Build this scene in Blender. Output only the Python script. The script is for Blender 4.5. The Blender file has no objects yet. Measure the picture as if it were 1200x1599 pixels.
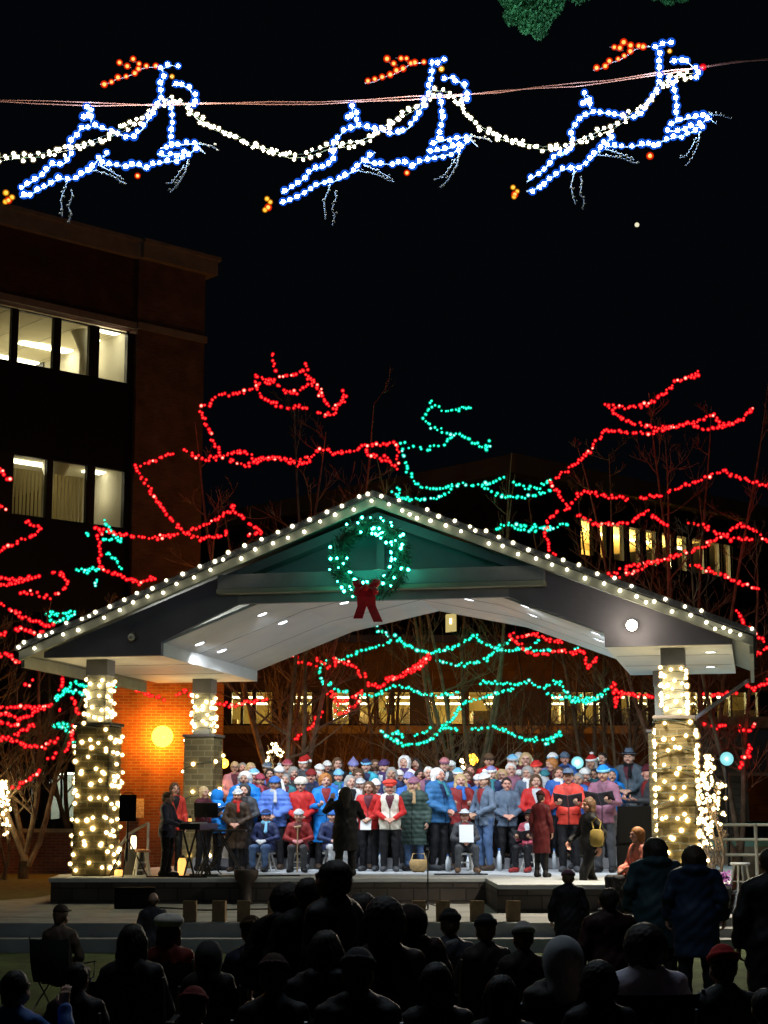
import bpy, math, random
import numpy as np
from mathutils import Vector, Matrix
random.seed(7)
C = bpy.context.scene.collection
scene = bpy.context.scene
# ---------------------------------------------------------------- camera
CAMZ = 1.73
TILT = math.atan(475.5/2700.0)
cam = bpy.data.cameras.new('camera'); camo = bpy.data.objects.new('camera', cam); C.objects.link(camo)
cam.sensor_fit = 'VERTICAL'; cam.sensor_height = 24.0; cam.lens = 24.0*2700/1599
cam.clip_start = 0.1; cam.clip_end = 900
camo.location = (0, 0, CAMZ); camo.rotation_euler = (math.pi/2 + TILT, 0, 0)
scene.camera = camo
# ---------------------------------------------------------------- night sky
w = bpy.data.worlds.new('World'); scene.world = w; w.use_nodes = True
bg = w.node_tree.nodes['Background']
bg.inputs[0].default_value = (0.27, 0.38, 0.60, 1); bg.inputs[1].default_value = 0.0034
scene.view_settings.view_transform = 'Standard'; scene.view_settings.look = 'None'
scene.view_settings.exposure = 0.0; scene.view_settings.gamma = 1.0
scene.cycles.sample_clamp_indirect = 2.0
scene.cycles.max_bounces = 5; scene.cycles.transparent_max_bounces = 16
scene.cycles.caustics_reflective = False; scene.cycles.caustics_refractive = False

# ---------------------------------------------------------------- measuring helpers (pixel of the photo -> point in the world)
ct, st = math.cos(TILT), math.sin(TILT)
CAM = Vector((0, 0, CAMZ))
def ray(px, py):
    u = (px-600)/2700.0; v = (799.5-py)/2700.0
    return Vector((u, ct - v*st, st + v*ct))
def P(px, py, Y):
    d = ray(px, py); return CAM + d*(Y/d.y)
def G(px, py, z):
    d = ray(px, py); return CAM + d*((z-CAMZ)/d.z)
def onplane(px, py, p0, n):
    d = ray(px, py); t = (Vector(p0)-CAM).dot(n)/d.dot(n); return CAM + d*t

# ---------------------------------------------------------------- materials
MATS = {}
def mat(name, col, rough=0.8, metal=0.0, noise=0.0, nscale=8.0, bump=0.0, bscale=60.0, emit=None, estr=0.0, sampling=None, spec=0.5, col2=None):
    if name in MATS: return MATS[name]
    m = bpy.data.materials.new(name); m.use_nodes = True; MATS[name] = m
    nt = m.node_tree; b = nt.nodes['Principled BSDF']
    b.inputs['Base Color'].default_value = (*col, 1); b.inputs['Roughness'].default_value = rough
    b.inputs['Metallic'].default_value = metal
    b.inputs['Specular IOR Level'].default_value = spec
    tc = nt.nodes.new('ShaderNodeTexCoord')
    if noise > 0:
        n = nt.nodes.new('ShaderNodeTexNoise'); n.inputs['Scale'].default_value = nscale; n.inputs['Detail'].default_value = 5
        nt.links.new(tc.outputs['Object'], n.inputs['Vector'])
        r = nt.nodes.new('ShaderNodeMixRGB'); r.blend_type = 'MIX'
        c2 = col2 if col2 else tuple(max(0, c*(1-noise)) for c in col)
        c1 = col if col2 else tuple(min(1, c*(1+noise*0.6)) for c in col)
        r.inputs[1].default_value = (*c2, 1); r.inputs[2].default_value = (*c1, 1)
        cr = nt.nodes.new('ShaderNodeMapRange'); cr.inputs[1].default_value = .3; cr.inputs[2].default_value = .7
        nt.links.new(n.outputs['Fac'], cr.inputs[0]); nt.links.new(cr.outputs[0], r.inputs[0])
        nt.links.new(r.outputs[0], b.inputs['Base Color'])
    if bump > 0:
        n2 = nt.nodes.new('ShaderNodeTexNoise'); n2.inputs['Scale'].default_value = bscale; n2.inputs['Detail'].default_value = 3
        nt.links.new(tc.outputs['Object'], n2.inputs['Vector'])
        bm_ = nt.nodes.new('ShaderNodeBump'); bm_.inputs['Strength'].default_value = bump; bm_.inputs['Distance'].default_value = 0.02
        nt.links.new(n2.outputs['Fac'], bm_.inputs['Height']); nt.links.new(bm_.outputs[0], b.inputs['Normal'])
    if emit:
        b.inputs['Emission Color'].default_value = (*emit, 1); b.inputs['Emission Strength'].default_value = estr
    if sampling: m.cycles.emission_sampling = sampling
    return m
def brick_mat(name, c1, c2, mortar, scale=1.0, bw=0.24, rh=0.078, ms=0.008, bumps=.5):
    m = bpy.data.materials.new(name); m.use_nodes = True; nt = m.node_tree; b = nt.nodes['Principled BSDF']
    tc = nt.nodes.new('ShaderNodeTexCoord'); sx = nt.nodes.new('ShaderNodeSeparateXYZ'); cx = nt.nodes.new('ShaderNodeCombineXYZ')
    ad = nt.nodes.new('ShaderNodeMath'); ad.operation = 'ADD'
    nt.links.new(tc.outputs['Object'], sx.inputs[0]); nt.links.new(sx.outputs[0], ad.inputs[0]); nt.links.new(sx.outputs[1], ad.inputs[1])
    nt.links.new(ad.outputs[0], cx.inputs[0]); nt.links.new(sx.outputs[2], cx.inputs[1])
    br = nt.nodes.new('ShaderNodeTexBrick'); nt.links.new(cx.outputs[0], br.inputs['Vector'])
    br.inputs['Color1'].default_value = (*c1, 1); br.inputs['Color2'].default_value = (*c2, 1); br.inputs['Mortar'].default_value = (*mortar, 1)
    br.inputs['Scale'].default_value = scale; br.inputs['Brick Width'].default_value = bw; br.inputs['Row Height'].default_value = rh
    br.inputs['Mortar Size'].default_value = ms; br.inputs['Bias'].default_value = 0.0
    n = nt.nodes.new('ShaderNodeTexNoise'); n.inputs['Scale'].default_value = 1.7; n.inputs['Detail'].default_value = 6
    nt.links.new(tc.outputs['Object'], n.inputs['Vector'])
    mr = nt.nodes.new('ShaderNodeMapRange'); mr.inputs[1].default_value=.3; mr.inputs[2].default_value=.75; mr.inputs[3].default_value=.6; mr.inputs[4].default_value=1.15
    nt.links.new(n.outputs['Fac'], mr.inputs[0])
    mx = nt.nodes.new('ShaderNodeMixRGB'); mx.blend_type = 'MULTIPLY'; mx.inputs[0].default_value = 1
    nt.links.new(br.outputs['Color'], mx.inputs[1]); nt.links.new(mr.outputs[0], mx.inputs[2]); nt.links.new(mx.outputs[0], b.inputs['Base Color'])
    bp = nt.nodes.new('ShaderNodeBump'); bp.inputs['Strength'].default_value = bumps; bp.inputs['Distance'].default_value = 0.01; bp.invert = True
    nt.links.new(br.outputs['Fac'], bp.inputs['Height']); nt.links.new(bp.outputs[0], b.inputs['Normal'])
    b.inputs['Roughness'].default_value = .9; b.inputs['Specular IOR Level'].default_value = .2
    MATS[name] = m; return m

# ---------------------------------------------------------------- mesh helpers
class MB:
    def __init__(s): s.v = []; s.f = []; s.mi = []; s.cur = 0
    def add(s, vs, fs):
        o = len(s.v); s.v += [tuple(v) for v in vs]; s.f += [tuple(i+o for i in f) for f in fs]; s.mi += [s.cur]*len(fs); return s
    def box(s, c, d, M=None):
        x, y, z = c; a, b, h = d[0]/2, d[1]/2, d[2]/2
        vs = [Vector((x+i*a, y+j*b, z+k*h)) for i in (-1,1) for j in (-1,1) for k in (-1,1)]
        if M is not None: vs = [M @ v for v in vs]
        return s.add(vs, [(0,1,3,2),(4,6,7,5),(0,4,5,1),(2,3,7,6),(0,2,6,4),(1,5,7,3)])
    def b2(s, lo, hi, M=None):
        return s.box([(lo[i]+hi[i])/2 for i in range(3)], [hi[i]-lo[i] for i in range(3)], M)
    def prism(s, poly, axis, a0, a1):
        # poly: 2-D outline, counter-clockwise; extruded along axis ('y': outline is x,z; 'z': outline is x,y; 'x': outline is y,z)
        n = len(poly)
        def q(p, t): return (p[0], t, p[1]) if axis == 'y' else ((p[0], p[1], t) if axis == 'z' else (t, p[0], p[1]))
        vs = [q(p, a0) for p in poly] + [q(p, a1) for p in poly]
        fs = [tuple(range(n))[::-1], tuple(range(n, 2*n))] + [(i, (i+1) % n, n+(i+1) % n, n+i) for i in range(n)]
        return s.add(vs, fs)
    def tube(s, pts, rs, n=6, cap=True):
        pts = [Vector(p) for p in pts]
        if not hasattr(rs, '__len__'): rs = [rs]*len(pts)
        o = len(s.v); up = None; vs = []
        for i, p in enumerate(pts):
            t = (pts[min(i+1, len(pts)-1)] - pts[max(i-1, 0)])
            t = t.normalized() if t.length > 1e-9 else Vector((0,0,1))
            if up is None: up = Vector((0,0,1)) if abs(t.z) < .9 else Vector((1,0,0))
            a = t.cross(up); a = a.normalized() if a.length > 1e-6 else t.orthogonal().normalized()
            b = t.cross(a).normalized(); up = b.cross(t) if False else up
            for k in range(n):
                an = 2*math.pi*k/n; vs.append(p + (a*math.cos(an)+b*math.sin(an))*rs[i])
        fs = []
        for i in range(len(pts)-1):
            for k in range(n):
                fs.append((i*n+k, i*n+(k+1) % n, (i+1)*n+(k+1) % n, (i+1)*n+k))
        if cap: fs += [tuple(range(n)), tuple((len(pts)-1)*n+k for k in range(n))[::-1]]
        return s.add(vs, fs)
    def lathe(s, prof, c=(0,0,0), n=16):
        vs = []; fs = []
        for r, z in prof:
            for k in range(n):
                a = 2*math.pi*k/n; vs.append((c[0]+r*math.cos(a), c[1]+r*math.sin(a), c[2]+z))
        for i in range(len(prof)-1):
            for k in range(n): fs.append((i*n+k, i*n+(k+1) % n, (i+1)*n+(k+1) % n, (i+1)*n+k))
        fs += [tuple(range(n))[::-1], tuple((len(prof)-1)*n+k for k in range(n))]
        return s.add(vs, fs)
    def mesh(s, name, mats=(), smooth=False):
        me = bpy.data.meshes.new(name); me.from_pydata(s.v, [], s.f)
        for m in (mats if isinstance(mats, (list, tuple)) else [mats]): me.materials.append(m)
        if any(s.mi): me.polygons.foreach_set('material_index', s.mi)
        if smooth: me.polygons.foreach_set('use_smooth', [True]*len(me.polygons))
        me.validate(); me.update(); return me
    def obj(s, name, mats, parent=None, smooth=False, bevel=0.0):
        o = bpy.data.objects.new(name, s.mesh(name, mats, smooth)); C.objects.link(o)
        if parent: o.parent = parent
        if bevel > 0:
            b = o.modifiers.new('bevel', 'BEVEL'); b.width = bevel; b.segments = 2; b.limit_method = 'ANGLE'
        return o
def tag(o, label=None, cat=None, group=None, kind=None):
    if label: o['label'] = label
    if cat: o['category'] = cat
    if group: o['group'] = group
    if kind: o['kind'] = kind
    return o
def thing(name, label, cat, loc=(0,0,0), rz=0, group=None):
    o = bpy.data.objects.new(name, None); C.objects.link(o); o.location = loc; o.rotation_euler = (0, 0, rz)
    o.empty_display_size = .2
    return tag(o, label, cat, group)
def put(name, me, parent=None, loc=(0,0,0), rot=(0,0,0), sc=1.0, mats=None):
    o = bpy.data.objects.new(name, me); C.objects.link(o)
    if parent: o.parent = parent
    o.location = loc; o.rotation_euler = rot; o.scale = (sc,)*3 if not hasattr(sc, '__len__') else sc
    if mats:
        for i, m in enumerate(mats):
            o.material_slots[i].link = 'OBJECT'; o.material_slots[i].material = m
    return o
def lamp(name, kind, loc, parent, energy, col, rot=(0,0,0), **kw):
    l = bpy.data.lights.new(name, kind); l.energy = energy; l.color = col
    for k, v in kw.items(): setattr(l, k, v)
    o = bpy.data.objects.new(name, l); C.objects.link(o); o.parent = parent; o.location = loc; o.rotation_euler = rot
    return o
def aim(src, dst):
    return (Vector(dst)-Vector(src)).to_track_quat('-Z', 'Y').to_euler()

# ---------------------------------------------------------------- bulbs
def ico(r, sub):
    import bmesh
    bm = bmesh.new(); bmesh.ops.create_icosphere(bm, subdivisions=sub, radius=r)
    vs = [v.co.copy() for v in bm.verts]; fs = [tuple(v.index for v in f.verts) for f in bm.faces]; bm.free(); return vs, fs
def glow_mat(name, col, s, sampling='NONE'):
    m = bpy.data.materials.new(name); m.use_nodes = True; nt = m.node_tree
    b = nt.nodes['Principled BSDF']; b.inputs['Base Color'].default_value = (.02,.02,.02,1)
    b.inputs['Emission Color'].default_value = (*col, 1); b.inputs['Emission Strength'].default_value = s
    m.cycles.emission_sampling = sampling; return m
def shell_mat(name, col, s, a=.55):
    # translucent glowing shell: lamp globes, and the halos painted round the bulbs
    m = bpy.data.materials.new(name); m.use_nodes = True; nt = m.node_tree; nt.nodes.clear()
    out = nt.nodes.new('ShaderNodeOutputMaterial'); tr = nt.nodes.new('ShaderNodeBsdfTransparent'); em = nt.nodes.new('ShaderNodeEmission')
    em.inputs[0].default_value = (*col, 1); em.inputs[1].default_value = s
    mx = nt.nodes.new('ShaderNodeMixShader'); mx.inputs[0].default_value = a
    nt.links.new(tr.outputs[0], mx.inputs[1]); nt.links.new(em.outputs[0], mx.inputs[2]); nt.links.new(mx.outputs[0], out.inputs[0])
    m.cycles.emission_sampling = 'NONE'; return m
BULB = {}
def bulb_mesh(kind, core_col, core_s, shell_col, shell_s, r_core, r_shell, sampling='NONE', a=.5):
    mb = MB(); vs, fs = ico(r_core, 2 if sampling == 'NONE' else 1); mb.add(vs, fs)
    mats = [glow_mat(kind+'_filament_glow', core_col, core_s, sampling)]
    if r_shell:
        mb.cur = 1; vs, fs = ico(r_shell, 2); mb.add(vs, fs); mats.append(shell_mat(kind+'_bulb_halo_shell', shell_col, shell_s, a))  # oversized bulb shell, its glow paints the coloured halo round the core
    BULB[kind] = mb.mesh(kind+'_bulb', mats, True)
bulb_mesh('red', (1,.014,.010), 13, (1,.0,.012), 1.0, .022, .046, 'FRONT', a=.42)
bulb_mesh('redhot', (1,.42,.3), 4.0, (1,.02,.02), 1.0, .028, .050, a=.5)
bulb_mesh('green', (.015,1,.45), 11, (0,.74,.40), .75, .021, .044, 'FRONT', a=.42)
bulb_mesh('greenhot', (.5,1,.95), 3.0, (0,.8,.6), .8, .028, .050, a=.5)
bulb_mesh('warm', (1,.80,.38), 38, (1,.62,.18), .8, .026, .044, 'FRONT', a=.35)
bulb_mesh('roof', (1,.95,.72), 20, (1,.78,.36), .6, .030, .045, 'FRONT', a=.35)
bulb_mesh('wreath', (.03,1,.60), 135, (0,.9,.6), .8, .022, .034, 'FRONT', a=.4)
bulb_mesh('blue', (.50,.74,1), 230, (.02,.15,1), 1.1, .0285, .060, 'FRONT', a=.40)
bulb_mesh('garland', (1,.90,.66), 220, (1,.80,.40), .5, .021, .036, 'FRONT', a=.35)
bulb_mesh('amber', (1,.42,.08), 3.6, (1,.03,.0), 1.0, .024, .046, a=.45)
bulb_mesh('yellow', (1,.62,.06), 2.0, (1,.30,.0), .7, .026, .040, a=.45)
_m = MB(); _v, _f = ico(.026, 1); _m.add(_v, _f); BULB['off'] = _m.mesh('unlit_bulb', [mat('unlit_bulb_glass', (.16,.165,.15), .3)], True)
WIRE = mat('string_light_wire', (.012,.03,.016), .5)
def resample(pts, step, jit=0.0):
    out = []; acc = 0.0; step_t = step*.5
    for a, b in zip(pts[:-1], pts[1:]):
        d = (b-a).length; 
        if d < 1e-6: continue
        while acc + d >= step_t:
            t = (step_t-acc)/d; out.append(a.lerp(b, t)); step_t += step*random.uniform(1-jit, 1+jit)
        acc += d
    return out
def strand(label, kind, lines, Y, step=7.4, cat='string lights', group='strings of lights in the bare trees', wig=.35, jitter=1.6, hot=.07, parent=None, wire_r=.006, name='string_lights', cap=100, bsc=1.0):
    """lines: polylines traced in photo pixels, hung at distance Y with some depth of their own round the tree."""
    pts3 = []; bulbs = []
    for L in lines:
        ph = random.uniform(0, 6)
        pp = []
        for i, (x, y) in enumerate(L):
            pp.append((Vector((x, y, 0)), Y + wig*math.sin(ph + x*.035 + i*.5)))
        dense = []
        for (a, ya), (b, yb) in zip(pp[:-1], pp[1:]):
            n = max(1, int((b-a).length/10))
            for k in range(n):
                t = k/n; dense.append((a.lerp(b, t), ya+(yb-ya)*t))
        dense.append(pp[-1])
        pts3.append([P(a.x, a.y, yy) for a, yy in dense])
        st_w = step*.93*Y/2760.0
        for p in resample(pts3[-1], st_w, .35):
            bulbs.append(p + Vector((random.gauss(0, 1), random.gauss(0, 1), random.gauss(0, 1)))*(jitter*Y/2760.0))
    if len(bulbs) > cap: bulbs = random.sample(bulbs, cap)
    c = sum(bulbs, Vector())/len(bulbs)
    t = parent or thing(name, label, cat, c, 0, group)
    base = Vector(t.location) if not parent else Vector((0,0,0))
    mb = MB()
    for L in pts3: mb.tube([p-base for p in L], wire_r, 4)
    mb.obj('wire', WIRE, t)
    for p in bulbs:
        k = kind
        if kind in ('red', 'green') and random.random() < hot: k = kind+'hot'
        put('bulb', BULB[k], t, p-base, (random.uniform(0,3),)*3, random.uniform(.72, 1.15)*bsc)
    return t
# ================================================================ GROUND
LAWN, PLZ, STG = 0.0, CAMZ-1.375, CAMZ-0.97
M_grass = mat('lawn_grass', (.07,.11,.02), .95, noise=.5, nscale=3, bump=.8, bscale=90)
M_conc = mat('plaza_concrete', (.29,.29,.275), .85, noise=.25, nscale=2.5, bump=.15)
M_stagetop = mat('stage_deck_concrete', (.43,.46,.48), .7, noise=.18, nscale=2.0, bump=.1)
M_block = brick_mat('stage_block', (.075,.065,.058), (.055,.048,.043), (.03,.027,.025), bw=.42, rh=.2, ms=.012)
g = MB(); g.b2((-260,-40,-.8), (260, 420, -.33)); o = g.obj('ground', mat('distant_ground', (.05,.05,.04), .95, noise=.4, nscale=.4)); tag(o, kind='structure')
def LZ(y):
    t = min(1, max(0, (y-15.5)/5.5)); return -.30*(1-t*t*(3-2*t))
# the lawn: one sheet with gentle bumps and blades
lw = MB(); nx, ny = 60, 80; YB_ = G(0,1480,0).y
vs = []; fs = []
for j in range(ny+1):
    for i in range(nx+1):
        x = -12+24*i/nx; y = 3+(G(0,1480,0).y+.0-3)*j/ny
        vs.append((x, y, LZ(y)+.012*math.sin(x*2.1+y)*math.cos(y*1.7)))
for j in range(ny):
    for i in range(nx): a = j*(nx+1)+i; fs.append((a, a+1, a+nx+2, a+nx+1))
lw.add(vs, fs); lw.b2((-60,YB_,-.32),(60,120,-.016)); o = lw.obj('lawn', M_grass, None, True); tag(o, kind='structure')
YF = G(600,1441,PLZ).y            # front edge of the plaza
YB = G(600,1480,LAWN).y
pz = MB()
pz.prism([(-2.35,YF),(3.95,YF),(3.95,YF+1.2),(9,YF+1.2),(12,34),(-9,34)] + [(-7.6,29.6),(-7.9,26.2)], 'z', -.02, PLZ)
pz.prism([(-2.35,YF),(-7.9,26.2),(-9.6,25.9),(-9.6,YF+.0)], 'z', -.02, PLZ-.002) 
o = pz.obj('plaza', M_conc, None, bevel=.012); tag(o, kind='structure')
# left garden lawn, a slope rising to the low wall
gl = MB()
A = G(0,1408,PLZ); 
vs = [(-20, 25.9, PLZ+.004), (-8.2, 26.0, PLZ+.004), (-6.0, 30.2, PLZ+.004), (-5.6, 36, PLZ+.05), (-5.2, 43, PLZ+.05), (-24, 43, PLZ+.05)]
gl.add(vs, [(0,1,2,3,4,5)])
o = gl.obj('garden_lawn', mat('garden_grass', (.13,.13,.035), .95, noise=.45, nscale=5, bump=1, bscale=60)); tag(o, kind='structure')
# steps
def steps(name, label, x0, x1, y0, n, rise, tread):
    t = thing(name, label, 'steps', ((x0+x1)/2, y0, 0))
    for k in range(n):
        mb = MB(); mb.b2((x0, y0-(n-k)*tread, -.01), (x1, y0-(n-k-1)*tread-.003, PLZ-(n-k)*rise+rise*.0))
        for v in range(len(mb.v)): mb.v[v] = (mb.v[v][0]-(x0+x1)/2, mb.v[v][1]-y0, mb.v[v][2])
        mb.obj('step', M_conc, t, bevel=.008)
    return t
steps('concrete_steps', 'wide pale concrete step along the plaza edge below the paper bags', -9.6, 3.9, YF-.01, 1, .18, .36)
steps('concrete_steps', 'concrete steps at the right down from the white stool to the lawn', 3.98, 9.0, YF+1.19, 2, .12, .42)
# ================================================================ PAVILION
YAW = math.radians(12)
PC = Vector((-.2, 27.85, 0))
def pv(u, v, z=0): return PC + Vector((u*math.cos(YAW)+v*math.sin(YAW), -u*math.sin(YAW)+v*math.cos(YAW), z))
PN = Vector((math.sin(YAW), math.cos(YAW), 0))
def pl(px, py, v=0.0):
    p = onplane(px, py, PC+PN*v, PN) - PC
    return (p.x*math.cos(YAW)-p.y*math.sin(YAW), p.z)
# stage
st_poly = [G(80,1371,STG), G(758,1371,STG), G(770,1371+6,STG), G(1000,1379,STG), G(1137,1380,STG)]
sp = [(p.x, p.y) for p in st_poly]
sp = [sp[0], sp[1], (sp[1][0]+.02, G(1000,1381,STG).y), (G(1137,1381,STG).x, G(1137,1381,STG).y), (5.9, 30), (7.2, 36.5), (-3.6, 37.5), (sp[0][0]-.15, 30)]
stg = thing('stage', 'raised stage of dark block with pale deck under the choir', 'stage')
mb = MB(); mb.prism(sp, 'z', PLZ-.02, STG-.07); mb.obj('base', M_block, stg)
mb = MB(); 
cx = sum(p[0] for p in sp)/len(sp); cy = sum(p[1] for p in sp)/len(sp)
mb.prism([(cx+(x-cx)*1.006, cy+(y-cy)*1.006) for x, y in sp], 'z', STG-.069, STG); mb.obj('deck', M_stagetop, stg, bevel=.012)
# risers under the choir
rs = thing('choir_riser', 'low stepped grey riser under the back rows of the choir', 'riser')
for k, (y0, y1, h) in enumerate([(33.15,33.75,.2),(33.76,34.35,.4),(34.36,35.6,.58)]):
    mb = MB(); mb.b2((-3.6,y0,STG+.002), (5.2,y1,STG+h)); mb.obj('tier', mat('riser_grey', (.2,.2,.21), .8), rs, bevel=.01)
RIS = [0, .2, .4, .58]
pav = thing('pavilion', 'open grey gabled pavilion with white ceiling over the stage', 'pavilion', PC, -YAW)
M_siding = mat('grey_siding', (.155,.148,.180), .75, noise=.15, nscale=2, bump=.15, bscale=12)
M_siddark = mat('dark_gable_siding', (.17,.185,.21), .75, noise=.15, nscale=2, bump=.1, bscale=12)
M_trim = mat('pale_trim_paint', (.27,.27,.215), .7, noise=.12, nscale=4)
M_beam = mat('beam_grey', (.24,.235,.25), .7, noise=.15, nscale=3)
M_ceil = mat('ceiling_white_boards', (.80,.80,.77), .65, noise=.08, nscale=1.5, bump=.08, bscale=8)
M_shing = mat('roof_shingle', (.06,.06,.065), .9, noise=.3, nscale=20, bump=.6, bscale=40)
tipL = pl(30,1013,-.3); tipR = pl(1176,983,-.3); peak = pl(590,772,-.3)
zt = (tipL[1]+tipR[1])/2; zp = peak[1]; u0, u1, up_ = tipL[0], tipR[0], (tipL[0]+tipR[0])/2*0.5+peak[0]*0.5
print('PAV', tipL, tipR, peak)
zsof = (pl(150,1028)[1]+pl(1050,1005)[1])/2   # soffit height
uiL, uiR = pl(252,1028)[0], pl(945,1008)[0]
print('soffit', zsof, uiL, uiR, 'boxtop', pl(252,1003)[1], 'beam', pl(345,932), pl(853,918))
DEP = 5.7
# roof slabs: two sloping slabs with thickness
def slope_slab(mb, ua, za, ub, zb, th, v0, v1):
    mb.prism([(ua, za-th), (ub, zb-th), (ub, zb), (ua, za)] if ub > ua else [(ub, zb-th), (ua, za-th), (ua, za), (ub, zb)], 'y', v0, v1)
mb = MB(); slope_slab(mb, u0-.05, zt+.02, up_, zp+.06, .09, -.36, DEP+.2); slope_slab(mb, up_, zp+.06, u1+.05, zt+.02, .09, -.36, DEP+.2)
mb.obj('roof', M_shing, pav)
# rake boards (pale) under the roof edge, front
mb = MB(); th = .15
slope_slab(mb, u0, zt-.075, up_, zp-.035, th, -.30, -.20); slope_slab(mb, up_, zp-.035, u1, zt-.075, th, -.30, -.20)
mb.obj('rake_board', M_trim, pav)
mb = MB(); 
slope_slab(mb, u0, zt-.075, up_, zp-.035, .06, -.195, DEP+.1); slope_slab(mb, up_, zp-.035, u1, zt-.075, .06, -.195, DEP+.1)
mb.obj('roof_sheathing', M_trim, pav)
# side eave fascia
for s, uu in ((1, u0), (-1, u1)):
    mb = MB(); mb.b2((min(uu, uu+s*.06), -.19, zt-.33), (max(uu, uu+s*.06), DEP+.1, zt-.14)); mb.obj('eave_board', M_trim, pav)
# gable wall, with the opening cut as a trapezoid: built as pieces butted together
zbx = pl(252,1003)[1]; 
bl, br_ = pl(345,932), pl(853,918); zbeam = (bl[1]+br_[1])/2
kL, kR = pl(372,945), pl(795,930)
kz = (kL[1]+kR[1])/2 - .0
print('kink', kL, kR)
def roofz(u): # underside line of the rake
    return (zt + (zp-zt)*(u-u0)/(up_-u0) if u < up_ else zt + (zp-zt)*(u1-u)/(u1-up_)) - .20
# left wing of the gable wall
uL0 = u0 + .33; uR0 = u1 - .33
mb = MB()
ul_k, ur_k = kL[0], kR[0]
kz2 = max(kz, zbeam-.14)
mb.prism([(uL0, zsof), (uiL, zsof), (uiL, zbx), (ul_k, kz2), (ul_k, roofz(ul_k)), (uL0, roofz(uL0))], 'y', -.02, .10); mb.obj('gable_wall', M_siding, pav); mb = MB()
mb.prism([(uiR, zsof), (uR0, zsof), (uR0, roofz(uR0)), (ur_k, roofz(ur_k)), (ur_k, kz2), (uiR, zbx)], 'y', -.02, .10)
mb.obj('gable_wall', M_siding, pav)
# strip of wall below the beam and recessed centre
mb = MB(); mb.b2((ul_k, -.018, kz2), (ur_k, .098, zbeam+.02)); mb.obj('lower_rail', M_beam, pav)
mb = MB(); mb.prism([(ul_k, zbeam+.02), (ur_k, zbeam+.02), (ur_k, roofz(ur_k)), (up_, zp-.22), (ul_k, roofz(ul_k))], 'y', .34, .42)
mb.obj('gable_panel', M_siddark, pav)
# panel frames: inner rafters and king post
mb = MB()
slope_slab(mb, ul_k+.0, roofz(ul_k), up_-.0, zp-.235, .16, .0, .335); slope_slab(mb, up_, zp-.235, ur_k, roofz(ur_k), .16, .0, .335)
mb.obj('inner_rafter', M_siddark, pav)
mb = MB(); mb.b2((up_-.07, .2, zbeam+.36), (up_+.07, .338, zp-.42)); mb.obj('king_post', M_siddark, pav)
# tie beam with pale ledge
bu0, bu1 = bl[0], br_[0]
mb = MB(); mb.b2((bu0, -.20, zbeam+.10), (bu1, .19, zbeam+.34)); mb.obj('tie_beam', M_beam, pav, bevel=.01)
mb = MB(); mb.b2((bu0-.01, -.23, zbeam+.02), (bu1+.01, -.02, zbeam+.095)); mb.obj('ledge', M_trim, pav, bevel=.008)
# ceiling: faceted vault
zr_k, zr_p = kz2+.14, CAMZ+3.95
cen = (uiL+uiR)/2
v0, v1 = .105, DEP
prof = [(uiL, zbx-.01), (cen-1.72, kz2+.12), (cen, CAMZ+3.93), (cen+1.72, kz2+.12), (uiR, zbx-.01)]
mb = MB()
for (a, b) in zip(prof[:-1], prof[1:]):
    n = 4
    slope_slab(mb, a[0], a[1]+.05, b[0], b[1]+.05, .05, v0, v1)
mb.obj('ceiling', M_ceil, pav)
mb = MB() # joints in the ceiling boards
for v in (2.0, 3.85):
    for (a, b) in zip(prof[:-1], prof[1:]): slope_slab(mb, a[0], a[1]-.001, b[0], b[1]-.001, .004, v, v+.018)
mb.obj('ceiling_joint', mat('joint_shadow_gap', (.18,.18,.17), .9), pav)
# eave boxes: soffit and inner cheek
for s, ui, uo in ((-1, uiL, uL0), (1, uiR, uR0)):
    lo, hi = min(ui, uo), max(ui, uo)
    mb = MB(); mb.b2((lo, .105, zsof), (hi, DEP, zsof+.03))
    ck = (ui-.0, ui+.035) if s > 0 else (ui-.035, ui)
    mb.b2((ck[0], .105, zsof+.031), (ck[1], DEP, zbx+.02))
    mb.b2((lo+(.04 if s>0 else 0), DEP-.06, zsof+.031), (hi-(.04 if s<0 else 0), DEP, zbx-.05))
    mb.obj('soffit', M_ceil, pav)
    mb = MB()
    for f in (.28, .62): # board seams
        v = .105 + DEP*f; mb.b2((lo+.05, v, zsof-.004), (hi-.05, v+.02, zsof-.0005))
    mb.obj('soffit_joint', MATS['joint_shadow_gap'], pav)
# roof back gable
mb = MB(); mb.prism([(uL0, zbx), (prof[1][0], prof[1][1]+.06), (prof[2][0], prof[2][1]+.06), (prof[3][0], prof[3][1]+.06), (uR0, zbx), (up_, zp-.2)], 'y', DEP+.002, DEP+.08)
mb.obj('rear_gable', M_siding, pav)
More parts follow.
